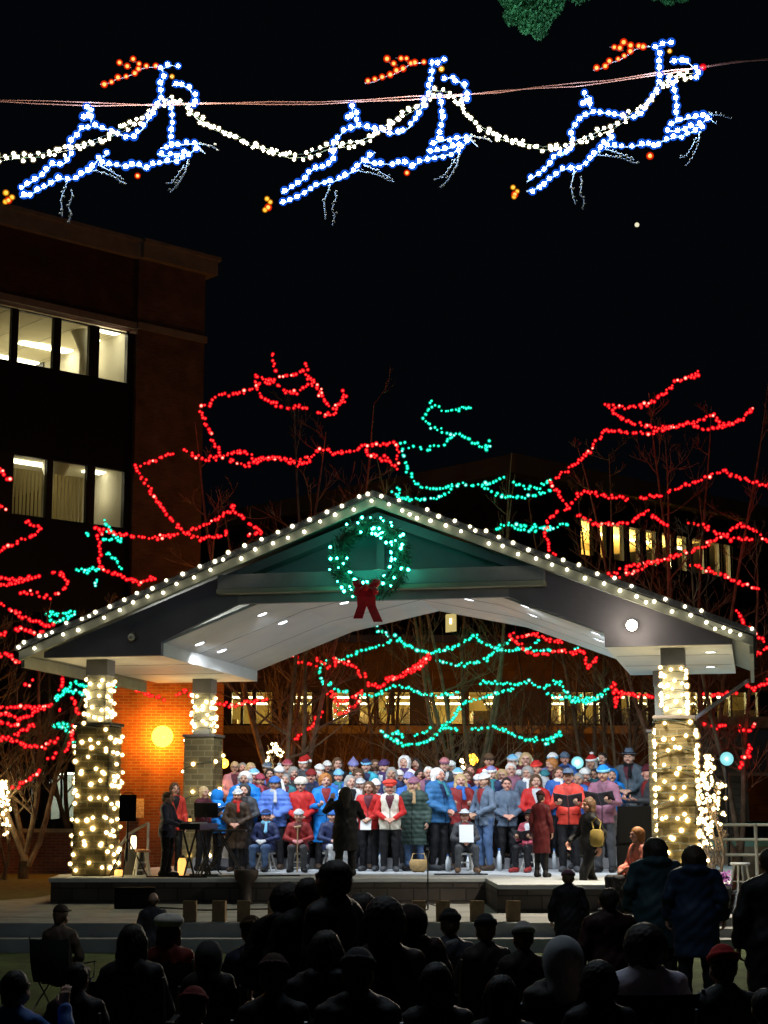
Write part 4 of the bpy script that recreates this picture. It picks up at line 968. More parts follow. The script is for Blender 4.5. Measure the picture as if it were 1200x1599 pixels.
strand('small bunch of green lights left of the left pedestal', 'green', [[(83,1130),(95,1134),(108,1143),(107,1134),(97,1129)], [(119,1162),(117,1158)]], 38.0, 4.0)
# ================================================================ REINDEER LIGHT SCULPTURES OVER THE STREET
YD = 14.0; DS = YD/21.0
Z = lambda x, y: (400+x*.3, 70+y*.3)
B_ = 'blue'; parts2 = [
 (B_, [(905,190),(922,138),(912,95),(960,72),(995,75)]),
 (B_, [(967,178),(1012,165),(1065,190),(1100,235),(1100,278),(1060,262)]),
 (B_, [(905,190),(905,240),(880,300),(828,378),(803,422),(748,460),(692,457),(650,440),(588,427),(532,417),(500,430),(460,440),(433,473),(405,505),(400,540),(405,577),(378,622),(338,638),(302,635),(268,677),(222,715),(178,742),(133,770)]),
 (B_, [(480,360),(478,375),(498,380),(505,350),(498,320),(520,330),(525,360),(518,400)]),
 (B_, [(123,820),(173,808),(220,780),(267,755),(312,725),(360,708),(408,708),(450,690),(492,662),(527,630),(558,595),(620,555)]),
 (B_, [(558,595),(595,610),(643,615),(698,618),(743,612),(795,610),(818,628)]),
 (B_, [(940,250),(965,290),(970,345),(968,397),(957,450),(957,497)]),
 (B_, [(905,510),(957,497),(1000,487),(1048,480),(1103,475),(1108,495),(1068,530),(1025,560),(973,575),(918,585),(860,600),(818,628)]),
 (B_, [(888,543),(935,550),(983,538),(1068,520)]),
 ('amber', [(567,195),(618,187),(660,163),(712,150),(757,127),(797,100),(835,90),(880,86)]),
 ('amber', [(797,98),(778,70),(727,62)]), ('amber', [(740,100),(713,97),(673,75)]),
 ('yellow', [(972,128)]), ('amber', [(787,668)]), ('yellow', [(55,808)]), ('yellow', [(80,825)]), ('yellow', [(45,853)]), ('amber', [(62,842)]),
 ('off', [(385,720),(380,750),(355,810),(362,905)]), ('off', [(410,760),(418,790),(395,855),(410,885),(398,935)]),
 ('off', [(520,650),(597,665),(645,678),(685,700),(718,710)]), ('off', [(560,620),(640,655),(700,690)]),
 ('off', [(1110,480),(1155,525)]), ('off', [(1110,470),(1190,480),(1230,500)]), ('off', [(1060,560),(1045,625),(1000,700),(960,740)]), ('off', [(1040,590),(1015,630),(970,690),(935,695)])]
# affine maps of the traced sculpture onto the other two (each hangs at its own angle on the cable)
src = np.array([(697,92,1),(551,166,1),(413,325,1),(731,217,1)], float)
dst1 = np.array([(267,101),(148,166),(3,314),(309,228)], float); dst3 = np.array([(1043,65),(920,145),(797,308),(1105,183)], float)
A1 = np.linalg.lstsq(src, dst1, rcond=None)[0]; A3 = np.linalg.lstsq(src, dst3, rcond=None)[0]
M_rod = mat('sculpture_frame_wire', (.16,.19,.25), .5, metal=.2)
def deer(label, A, seed, nose=None):
    random.seed(seed)
    mp = (lambda p: p) if A is None else (lambda p: tuple(np.array([p[0], p[1], 1.0]) @ A))
    c = P(*mp((575,200)), YD); t = thing('reindeer_light_sculpture', label, 'light sculpture', c, 0, 'leaping reindeer made of light bulbs')
    fr = MB(); 
    for kd, L in parts2:
        pts = [P(*mp(Z(*q)), YD) for q in L]
        if len(pts) > 1: fr.tube([p-c+Vector((0,.02,0)) for p in pts], .0055, 4)
        bl = resample(pts, 13.2*YD/2760, .08) if (len(pts) > 1) else pts
        if kd == 'off': bl = resample(pts, 8*YD/2760, .3)
        for p in bl:
            put('bulb' if kd != 'off' else 'unlit_bulb', BULB[kd], t, p-c+Vector((random.gauss(0,.008),0,random.gauss(0,.008))), (0,0,0), random.uniform(.8,1.1)*DS*(1.0 if kd != 'off' else random.uniform(.5,.9)))
    if nose: 
        p = P(*nose, YD); put('bulb', BULB['red'], t, p-c, (0,0,0), DS)
    fr.obj('frame', M_rod, t)
deer('leftmost leaping reindeer of blue-white bulbs with amber antlers', A1, 1)
deer('middle leaping reindeer of blue-white bulbs over the roof peak', None, 2)
deer('rightmost leaping reindeer of blue-white bulbs with a red nose bulb', A3, 3, (1098,105))
random.seed(11)
cab = MB()
for dz, nn in ((0,0),(.035,1)):
    pts = [(-30,155),(0,155),(60,158),(150,161),(240,163),(330,162),(420,160),(500,158),(570,155),(640,152),(710,148),(780,143),(840,137),(900,130),(950,124),(1000,118),(1050,111),(1090,105),(1150,97),(1240,88)]
    cab.tube([P(x, y+1.6*math.sin(i*1.9+nn*2), YD+.06)+Vector((0,0,-dz*.4*(1+math.sin(i)))) for i, (x, y) in enumerate(pts)], .006, 5)
o = cab.obj('overhead_cable', mat('overhead_cable_rubber', (.30,.12,.09), .5)); tag(o, 'long twisted overhead cable carrying the three reindeer', 'cable')
gar = [[(-20,246),(0,246),(30,242),(65,240),(95,232),(130,225),(165,212),(190,200),(210,190),(235,172),(250,160),(265,152),(287,160),(305,180),(330,197),(367,210),(395,225)],
       [(395,225),(425,235),(450,242),(480,240),(515,227),(537,225),(570,217),(595,200),(612,190),(629,176),(661,160),(675,141),(704,144),(725,171),(747,195),(781,213)],
       [(781,213),(816,224),(848,229),(880,227),(917,213),(955,197),(987,176),(1013,155),(1035,128),(1061,115),(1085,115)]]
kind = 'garland'
for L, nm in zip(gar, ('leftmost reindeer', 'middle reindeer', 'rightmost reindeer')):
    strand('warm white garland draped across the '+nm, 'garland', [L, [(x+2, y+5) for x, y in L]], YD-.09, 13.0, bsc=DS, group='warm garlands joining the reindeer', wig=.04, jitter=2.4, cat='garland', name='light_garland', wire_r=.003)
mb = MB(); vs, fs = ico(.55, 3); mb.add(vs, fs); o = mb.obj('planet', mat('bright_planet', (1,.95,.7), .5, emit=(1,.93,.65), estr=.9, sampling='NONE'), None, True); o.location = P(995,351,400); tag(o, 'tiny pale bright dot in the black sky under the right reindeer', 'planet')
# ================================================================ PEOPLE: bodies and clothes as smooth surfaces round a posed skeleton
V3 = lambda *a: np.array(a, float)
def lines_(lo, hi, base, fine):
    out = [lo]; 
    while out[-1] < hi:
        s = base
        for a, b, st_ in fine:
            if a <= out[-1]+1e-9 < b: s = min(s, st_)
            elif out[-1] < a < out[-1]+s: s = max(a-out[-1], .004)
        out.append(out[-1]+s)
    return np.array(out)
def sdf_eval(prims, X, Y, Z):
    D = np.ones((len(X), len(Y), len(Z)), np.float32)
    for pr in prims:
        kd = pr[0]
        if kd == 'fn':      # (fn, function) modifies D everywhere
            D = pr[1](D, X[:,None,None], Y[None,:,None], Z[None,None,:]).astype(np.float32); continue
        if kd in ('cap', 'subcap'):
            _, a, b, ra, rb, sc, k = pr; a = np.array(a, float); b = np.array(b, float); R = max(ra, rb)*max(1, max(sc)) + .09
            lo = np.minimum(a, b)-R; hi = np.maximum(a, b)+R
        else:
            _, a, r3, Rm, k = pr; a = np.array(a, float); R = max(r3)+.09; lo = a-R; hi = a+R
        ix = slice(*np.searchsorted(X, (lo[0], hi[0]))); iy = slice(*np.searchsorted(Y, (lo[1], hi[1]))); iz = slice(*np.searchsorted(Z, (lo[2], hi[2])))
        x = X[ix][:,None,None]; y = Y[iy][None,:,None]; z = Z[iz][None,None,:]
        if x.size == 0 or y.size == 0 or z.size == 0: continue
        if kd in ('cap', 'subcap'):
            s = np.array(sc, float); ax, ay, az = a/s; bx, by, bz = b/s
            px, py, pz = x/s[0]-ax, y/s[1]-ay, z/s[2]-az; dx, dy, dz = bx-ax, by-ay, bz-az
            L = max(dx*dx+dy*dy+dz*dz, 1e-9); t = np.clip((px*dx+py*dy+pz*dz)/L, 0, 1)
            d = np.sqrt((px-t*dx)**2+(py-t*dy)**2+(pz-t*dz)**2) - (ra+(rb-ra)*t)
            d = d*min(s)
        else:
            px, py, pz = x-a[0], y-a[1], z-a[2]
            if Rm is not None: px, py, pz = (Rm[0][0]*px+Rm[0][1]*py+Rm[0][2]*pz, Rm[1][0]*px+Rm[1][1]*py+Rm[1][2]*pz, Rm[2][0]*px+Rm[2][1]*py+Rm[2][2]*pz)
            k0 = np.sqrt((px/r3[0])**2+(py/r3[1])**2+(pz/r3[2])**2); k1 = np.sqrt((px/r3[0]**2)**2+(py/r3[1]**2)**2+(pz/r3[2]**2)**2)
            d = k0*(k0-1)/np.maximum(k1, 1e-6)
        S = D[ix, iy, iz]
        if kd in ('subcap', 'subell'):
            h = np.clip(.5-.5*(S+d)/k, 0, 1); D[ix, iy, iz] = S*(1-h)+(-d)*h+k*h*(1-h)
        else:
            h = np.clip(.5+.5*(S-d)/k, 0, 1); D[ix, iy, iz] = S*(1-h)+d*h-k*h*(1-h)
    return D
def nets(D, X, Y, Z):
    S = D < 0; nx, ny, nz = D.shape
    cnt = np.zeros((nx-1, ny-1, nz-1), np.int8)
    for i in (0,1):
        for j in (0,1):
            for k in (0,1): cnt += S[i:nx-1+i, j:ny-1+j, k:nz-1+k]
    act = (cnt > 0) & (cnt < 8); I, J, K = np.nonzero(act); n = len(I)
    if n == 0: return np.zeros((0,3)), []
    idx = -np.ones(act.shape, np.int64); idx[I, J, K] = np.arange(n)
    acc = np.zeros((n, 3)); c = np.zeros(n)
    off = [(i,j,k) for i in (0,1) for j in (0,1) for k in (0,1)]
    for a in range(8):
        for b in range(a+1, 8):
            oa, ob = off[a], off[b]
            if sum(abs(p-q) for p, q in zip(oa, ob)) != 1: continue
            va = D[I+oa[0], J+oa[1], K+oa[2]]; vb = D[I+ob[0], J+ob[1], K+ob[2]]
            m = (va < 0) != (vb < 0); t = np.where(m, va/np.where(m, va-vb, 1), 0)
            pa = np.stack([X[I+oa[0]], Y[J+oa[1]], Z[K+oa[2]]], 1); pb = np.stack([X[I+ob[0]], Y[J+ob[1]], Z[K+ob[2]]], 1)
            acc += (pa+(pb-pa)*t[:,None])*m[:,None]; c += m
    V = acc/c[:,None]; Q = []
    def quads(e, sgn, a, b, c_, d, flip):
        q = np.stack([a, b, c_, d], 1); ok = (q >= 0).all(1); q = q[ok]; s = sgn[ok]
        if flip: s = ~s
        q[s] = q[s][:, ::-1]; Q.append(q)
    e = S[:-1,1:-1,1:-1] != S[1:,1:-1,1:-1]; i, j, k = np.nonzero(e); sg = S[i, j+1, k+1]
    quads(e, sg, idx[i,j,k], idx[i,j+1,k], idx[i,j+1,k+1], idx[i,j,k+1], True)
    e = S[1:-1,:-1,1:-1] != S[1:-1,1:,1:-1]; i, j, k = np.nonzero(e); sg = S[i+1, j, k+1]
    quads(e, sg, idx[i,j,k], idx[i+1,j,k], idx[i+1,j,k+1], idx[i,j,k+1], False)
    e = S[1:-1,1:-1,:-1] != S[1:-1,1:-1,1:]; i, j, k = np.nonzero(e); sg = S[i+1, j+1, k]
    quads(e, sg, idx[i,j,k], idx[i+1,j,k], idx[i+1,j+1,k], idx[i,j+1,k], True)
    return V, np.concatenate(Q)
def sdf_mesh(name, prims, lo, hi, base, fx=(), fy=(), fz=(), nmat=1, matfn=None, mats=None):
    X, Y, Z = lines_(lo[0], hi[0], base, fx), lines_(lo[1], hi[1], base, fy), lines_(lo[2], hi[2], base, fz)
    V, F = nets(sdf_eval(prims, X, Y, Z), X, Y, Z)
    me = bpy.data.meshes.new(name); me.from_pydata(V.tolist(), [], F.tolist())
    for i in range(nmat): me.materials.append((mats or [M_skin])[min(i, len(mats or [M_skin])-1)])
    me.polygons.foreach_set('use_smooth', [True]*len(me.polygons))
    if matfn is not None:
        cc = V[F].mean(1); me.polygons.foreach_set('material_index', matfn(cc).astype(np.int32))
    me.update(); return me
def skinmat(n, c): return mat(n, c, .55, noise=.12, nscale=20, spec=.35)
M_skin = skinmat('skin_light', (.58,.34,.25)); M_skin2 = skinmat('skin_rosy', (.60,.30,.22)); M_skin3 = skinmat('skin_tan', (.42,.24,.16)); M_skin4 = skinmat('skin_brown', (.26,.13,.08))
M_eye = mat('eye_dark', (.03,.02,.02), .2); M_lip = mat('lips', (.30,.08,.07), .5)
CAPS = (1,1,1)
# ---- head (local frame: origin at head centre, face towards -y)
def head_prims(T):
    c = lambda a, b, ra, rb, k=.015, s=CAPS: ('cap', T(a), T(b), ra, rb, s, k)
    return [('ell', T((0,.012,.022)), (.077,.096,.098), None, .02), c((0,-.022,-.045),(0,-.048,-.088),.052,.028,.03),
            c((-.035,-.03,-.03),(.035,-.03,-.03),.040,.040,.03), c((0,-.088,.012),(0,-.110,-.022),.008,.013,.012), c((-.013,-.098,-.026),(.013,-.098,-.026),.009,.009,.01),
            c((-.042,-.076,.034),(.042,-.076,.034),.013,.013,.014), ('ell', T((-.080,.012,-.008)), (.010,.020,.031), None, .006), ('ell', T((.080,.012,-.008)), (.010,.020,.031), None, .006),
            ('subell', T((-.031,-.094,.012)), (.017,.014,.011), None, .008), ('subell', T((.031,-.094,.012)), (.017,.014,.011), None, .008),
            ('ell', T((-.031,-.080,.012)), (.012,.012,.011), None, .003), ('ell', T((.031,-.080,.012)), (.012,.012,.011), None, .003),
            c((-.018,-.086,-.052),(.018,-.086,-.052),.011,.011,.008), ('subell', T((0,-.100,-.056)), (.019,.014,.008), None, .005)]
def hand_prims(wr, d, n, s, curl=.5, sc=1.0):
    """wr wrist point, d direction of the hand, n palm normal (fingers curl towards it), s side of the thumb."""
    wr = np.array(wr, float); d = np.array(d, float); d /= np.linalg.norm(d); n = np.array(n, float); n -= d*np.dot(n, d); n /= np.linalg.norm(n)
    s_ = np.cross(d, n); s_ = s_ if np.dot(s_, s) > 0 else -s_
    P_ = []; cp = lambda a, b, ra, rb, k: P_.append(('cap', a, b, ra, rb, CAPS, k))
    for o in (-.024, -.008, .008, .024): cp(wr+d*.01+s_*o*.6, wr+d*.085+s_*o, .017, .0135, .012)
    for o, L in ((.027,.070),(.009,.080),(-.009,.075),(-.027,.058)):
        a = wr+d*.088+s_*o; c1 = curl*.7; d1 = d*math.cos(c1)+n*math.sin(c1); b = a+d1*L*.5
        c2 = curl*1.7; d2 = d*math.cos(c2)+n*math.sin(c2); c_ = b+d2*L*.5
        cp(a, b, .0095, .0088, .003); cp(b, c_, .0088, .0072, .003)
    a = wr+d*.025+s_*.026; b = a+(d*.6+s_*.7+n*.25)*.042; c_ = b+(d*.95+s_*.1+n*.35)*.036
    cp(a, b, .013, .011, .008); cp(b, c_, .0105, .0085, .003)
    return P_
def skeleton(pose):
    J = dict(pel=V3(0,0,.93), chest=V3(0,0,1.28), neck=V3(0,.01,1.43), head=V3(0,-.012,1.585))
    for s, n in ((-1,'r'), (1,'l')):
        J['sh'+n] = V3(s*.162,0,1.380); J['el'+n] = V3(s*.235,.03,1.13); J['wr'+n] = V3(s*.245,-.05,.90); J['hd'+n] = V3(0,-.15,-1); J['hn'+n] = V3(-s,0,0); J['ts'+n] = V3(0,-1,0); J['cu'+n] = .6
        J['hip'+n] = V3(s*.09,0,.90); J['kn'+n] = V3(s*.10,-.015,.50); J['an'+n] = V3(s*.105,.025,.09); J['to'+n] = V3(s*.125,-.15,.035)
        if pose in ('clasp','sitclasp','sitclaspwide'):
            J['el'+n] = V3(s*.245,-.03,1.12); J['wr'+n] = V3(s*.085,-.235,1.0); J['hd'+n] = V3(-s*.75,-.45,-.35); J['hn'+n] = V3(0,.6,-.6); J['ts'+n] = V3(0,-.2,1); J['cu'+n] = .8
        if pose in ('folder','sitfolder'):
            J['el'+n] = V3(s*.235,-.06,1.12); J['wr'+n] = V3(s*.15,-.27,1.13); J['hd'+n] = V3(-s*.35,-.9,.25); J['hn'+n] = V3(0,-.1,1); J['ts'+n] = V3(s,0,.3); J['cu'+n] = .9
        if pose == 'keys':
            J['el'+n] = V3(s*.23,-.06,1.13); J['wr'+n] = V3(s*.16,-.33,1.02); J['hd'+n] = V3(0,-1,-.15); J['hn'+n] = V3(0,-.2,-1); J['ts'+n] = V3(-s,0,0); J['cu'+n] = .5
        if pose in ('conduct','sitphone'):
            if s == 1 or pose == 'sitphone': J['el'+n] = V3(s*.30,-.14,1.25); J['wr'+n] = V3(s*.20,-.26,1.47); J['hd'+n] = V3(-s*.2,-.3,1); J['hn'+n] = V3(-s*.2,-1,0); J['ts'+n] = V3(-s,0,0); J['cu'+n] = .5
            else: J['el'+n] = V3(s*.27,-.08,1.14); J['wr'+n] = V3(s*.18,-.33,1.20); J['hd'+n] = V3(0,-1,.3); J['hn'+n] = V3(0,0,-1); J['ts'+n] = V3(-s,0,0)
    if pose == 'walk':
        J['knl'] = V3(.10,-.16,.53); J['anl'] = V3(.10,-.22,.12); J['tol'] = V3(.11,-.40,.07); J['knr'] = V3(-.10,.06,.50); J['anr'] = V3(-.10,.26,.17); J['tor'] = V3(-.11,.14,.04)
        J['ell'] = V3(.25,.12,1.15); J['wrl'] = V3(.24,.06,.93); J['elr'] = V3(-.26,-.06,1.14); J['wrr'] = V3(-.22,-.25,1.02)
    if pose.startswith('sit'):
        dz = V3(0,0,-.43)
        for k in J:
            if k[:2] in ('pe','ch','ne','he','sh','el','wr'): J[k] = J[k]+dz
        for s, n in ((-1,'r'), (1,'l')):
            w_ = .17 if pose == 'sitclaspwide' else .115
            J['hip'+n] = V3(s*.09,-.02,.50); J['kn'+n] = V3(s*w_,-.43,.50); J['an'+n] = V3(s*(w_+.01),-.41,.09); J['to'+n] = V3(s*(w_+.04),-.58,.035)
        if pose in ('sitclasp','sitclaspwide'):
            for s, n in ((-1,'r'), (1,'l')): J['el'+n] = V3(s*.25,-.05,.70); J['wr'+n] = V3(s*.085,-.27,.645)
    return J
def limb(J, infl=0., arms=True, legs=True, torso=True, k=.03, wrist_f=1.0, ankle_f=1.0):
    p = []
    c = lambda a, b, ra, rb, kk=k, s=CAPS: p.append(('cap', a, b, ra+infl, rb+infl, s, kk))
    if torso:
        pel, ch, nk = J['pel'], J['chest'], J['neck']
        p.append(('ell', pel+V3(0,.01,-.0), (.165+infl,.125+infl,.15+infl), None, .05))
        c(pel+V3(0,0,.10), ch+V3(0,0,.0), .142, .158, .05, (1,.70,1)); c(ch+V3(-.105,.01,.09), ch+V3(.105,.01,.09), .075, .075, .05)
        c(ch+V3(0,.01,.10), nk+V3(0,.01,.02), .075, .055, .05)
        c(ch+V3(-.07,.012,.115), nk+V3(-.01,.012,-.005), .055, .05, .04); c(ch+V3(.07,.012,.115), nk+V3(.01,.012,-.005), .055, .05, .04)
    if arms:
        for n in 'rl':
            sh, el, wr = J['sh'+n], J['el'+n], J['wr'+n]; w2 = el+(wr-el)*wrist_f
            c(sh, el, .050-.15*infl, .039); c(el, w2, .039, .029+(.012*(1-wrist_f)), .02)
    if legs:
        for n in 'rl':
            hp, kn, an = J['hip'+n], J['kn'+n], J['an'+n]; a2 = kn+(an-kn)*ankle_f
            c(hp, kn, .084, .056, .04); c(kn, a2, .056, .040)
    return p
def bbox(J, pad=.2):
    A = np.array([v for k, v in J.items() if k[:2] not in ('hd','hn','ts','cu')]); lo = A.min(0)-pad; hi = A.max(0)+pad; lo[2] = max(lo[2], -.03); return lo, hi
BODY = {}
def make_body(pose):
    if pose in BODY: return BODY[pose]
    J = skeleton(pose); H = J['head']; T = lambda a: np.array(a, float)+H
    pr = limb(J, 0)
    pr.append(('cap', H+V3(0,.02,-.07), J['neck']+V3(0,.015,0), .050, .056, CAPS, .03))
    pr += head_prims(T)
    for n in 'rl':
        pr += hand_prims(J['wr'+n], J['hd'+n], J['hn'+n], J['ts'+n], J['cu'+n])
        pr.append(('cap', J['an'+n]+V3(0,.03,-.03), J['to'+n], .045, .034, CAPS, .03))
    lo, hi = bbox(J)
    b = .022; f = .0075
    fx = [(-.095,.095,.009)]; fy = [(H[1]-.125,H[1]-.04,.008)]; fz = [(H[2]-.12,H[2]+.05,.009)]
    for n in 'rl':
        w_ = J['wr'+n]; d = J['hd'+n]/np.linalg.norm(J['hd'+n]); c_ = w_+d*.08
        fx.append((c_[0]-.09,c_[0]+.09,f)); fy.append((c_[1]-.09,c_[1]+.09,f)); fz.append((c_[2]-.10,c_[2]+.10,f))
    def mf(c):
        q = c-H; e = np.minimum(np.linalg.norm(q-V3(-.031,-.088,.012), axis=1), np.linalg.norm(q-V3(.031,-.088,.012), axis=1)) < .0095
        l = (abs(q[:,0]) < .027) & (abs(q[:,2]+.054) < .013) & (q[:,1] < -.075)
        return np.where(e, 1, np.where(l, 2, 0))
    BODY[pose] = (sdf_mesh('body_'+pose, pr, lo, hi, b, fx, fy, fz, 3, mf, [M_skin, M_eye, M_lip]), J)
    return BODY[pose]
def wrinkle(amp=.006, quilt=0):
    def f(D, x, y, z):
        w_ = 1.5*np.sin(x*31+z*13+1.3)*np.sin(z*27-y*19)*np.sin(y*23+x*11) + .9*np.abs(np.sin(x*38+2*np.sin(z*9)))
        D = D + amp*(w_ + .5*np.sin(z*48+7*np.sin(x*9)+5*np.sin(y*8)))
        if quilt: D = D - .010*np.abs(np.sin(z*math.pi/.085))
        return D
    return ('fn', f)
CLOTH = {}
def make_coat(pose, style):
    key = ('coat', pose, style)
    if key in CLOTH: return CLOTH[key]
    J = skeleton(pose); sit = pose.startswith('sit')
    inf = {'jacket':.019, 'puffer':.030, 'long':.022, 'longpuffer':.032, 'vest':.024}[style.replace('hood','')] if True else .03
    st_ = style.replace('hood','')
    pr = limb(J, inf, arms=(st_ != 'vest'), legs=False, wrist_f=.93)
    nk = J['neck']; pr.append(('cap', nk+V3(0,.012,-.02), nk+V3(0,.005,.045), .072, .066, CAPS, .02))
    if 'hood' in style: pr.append(('ell', nk+V3(0,.085,.015), (.12,.07,.065), None, .04))
    hem = (J['pel'][2]-.14) if not st_.startswith('long') else .48
    if not sit: pr.append(('cap', J['pel']+V3(0,0,.06), J['pel']+V3(0,0,-.16), .170+inf*.5, .182+inf*.5, (1,.78,1), .04))
    if st_.startswith('long') and not sit: pr.append(('cap', J['pel']+V3(0,0,-.05), V3(0,0,.42), .185, .215, (1,.72,1), .05))
    if sit:
        hem = .44
        for n in 'rl': pr.append(('cap', J['hip'+n], J['hip'+n]+(J['kn'+n]-J['hip'+n])*(.45 if not st_.startswith('long') else .9), .088+.022, .085+.015, CAPS, .04))
    pr.append(('subell', J['head']+V3(0,-.012,-.03), (.066,.085,.10), None, .01))
    pr.append(wrinkle(.005, 'puffer' in st_))
    pr.append(('fn', lambda D, x, y, z: np.maximum(D, hem - z + 0*x + 0*y)))
    lo, hi = bbox(J, .24)
    nkz = J['neck'][2]
    def mf(c):
        f = (c[:,1] < -.04)
        zip_ = f & (abs(c[:,0]-.004) < .011); vv = f & (abs(c[:,0]) < .015+.32*np.clip(c[:,2]-(nkz-.24), 0, .2)) & (c[:,2] > nkz-.24) & (c[:,2] < nkz+.02)
        pk = f & (abs(abs(c[:,0])-.095) < .05) & (abs(c[:,2]-(J['pel'][2]+.03)) < .008) & (c[:,2] < nkz-.3)
        return np.where(vv, 2, np.where(zip_ | pk, 1, 0))
    CLOTH[key] = sdf_mesh('coat_'+style, pr, lo, hi, .017, [(-.07,.07,.011)], (), (), 3, mf, [M_skin]); return CLOTH[key]
def make_pants(pose):
    key = ('pants', pose.startswith('sit') and ('sitwide' if 'wide' in pose else 'sit') or ('walk' if pose == 'walk' else 'stand'))
    if key in CLOTH: return CLOTH[key]
    J = skeleton(pose); pr = limb(J, .018, arms=False, torso=False, ankle_f=.97)
    pr.append(('ell', J['pel']+V3(0,.01,-.0), (.178,.138,.15), None, .05))
    pr.append(wrinkle(.005)); top = J['pel'][2]+.08
    pr.append(('fn', lambda D, x, y, z: np.maximum(D, z - top + 0*x + 0*y)))
    lo, hi = bbox(J, .2); hi[2] = top+.05
    CLOTH[key] = sdf_mesh('trousers', pr, lo, hi, .02, (), (), (), 1, None, [M_skin]); return CLOTH[key]
def make_shoe(pose, n):
    key = ('shoe', pose if pose in ('walk',) or 'sit' in pose else 'stand', n)
    if key in CLOTH: return CLOTH[key]
    J = skeleton(pose); pr = [('cap', J['an'+n]+V3(0,.035,-.035), J['to'+n]+V3(0,0,.006), .056, .045, CAPS, .03), ('cap', J['an'+n]+V3(0,.01,.02), J['an'+n]+V3(0,.02,-.03), .055, .055, CAPS, .03)]
    zf = J['to'+n][2]-.035
    pr.append(('fn', lambda D, x, y, z: np.maximum(D, zf - z + 0*x + 0*y)))
    c_ = J['an'+n]; CLOTH[key] = sdf_mesh('shoe', pr, c_-V3(.12,.34,.20), c_+V3(.12,.18,.14), .014, (), (), (), 1, None, [M_skin]); return CLOTH[key]
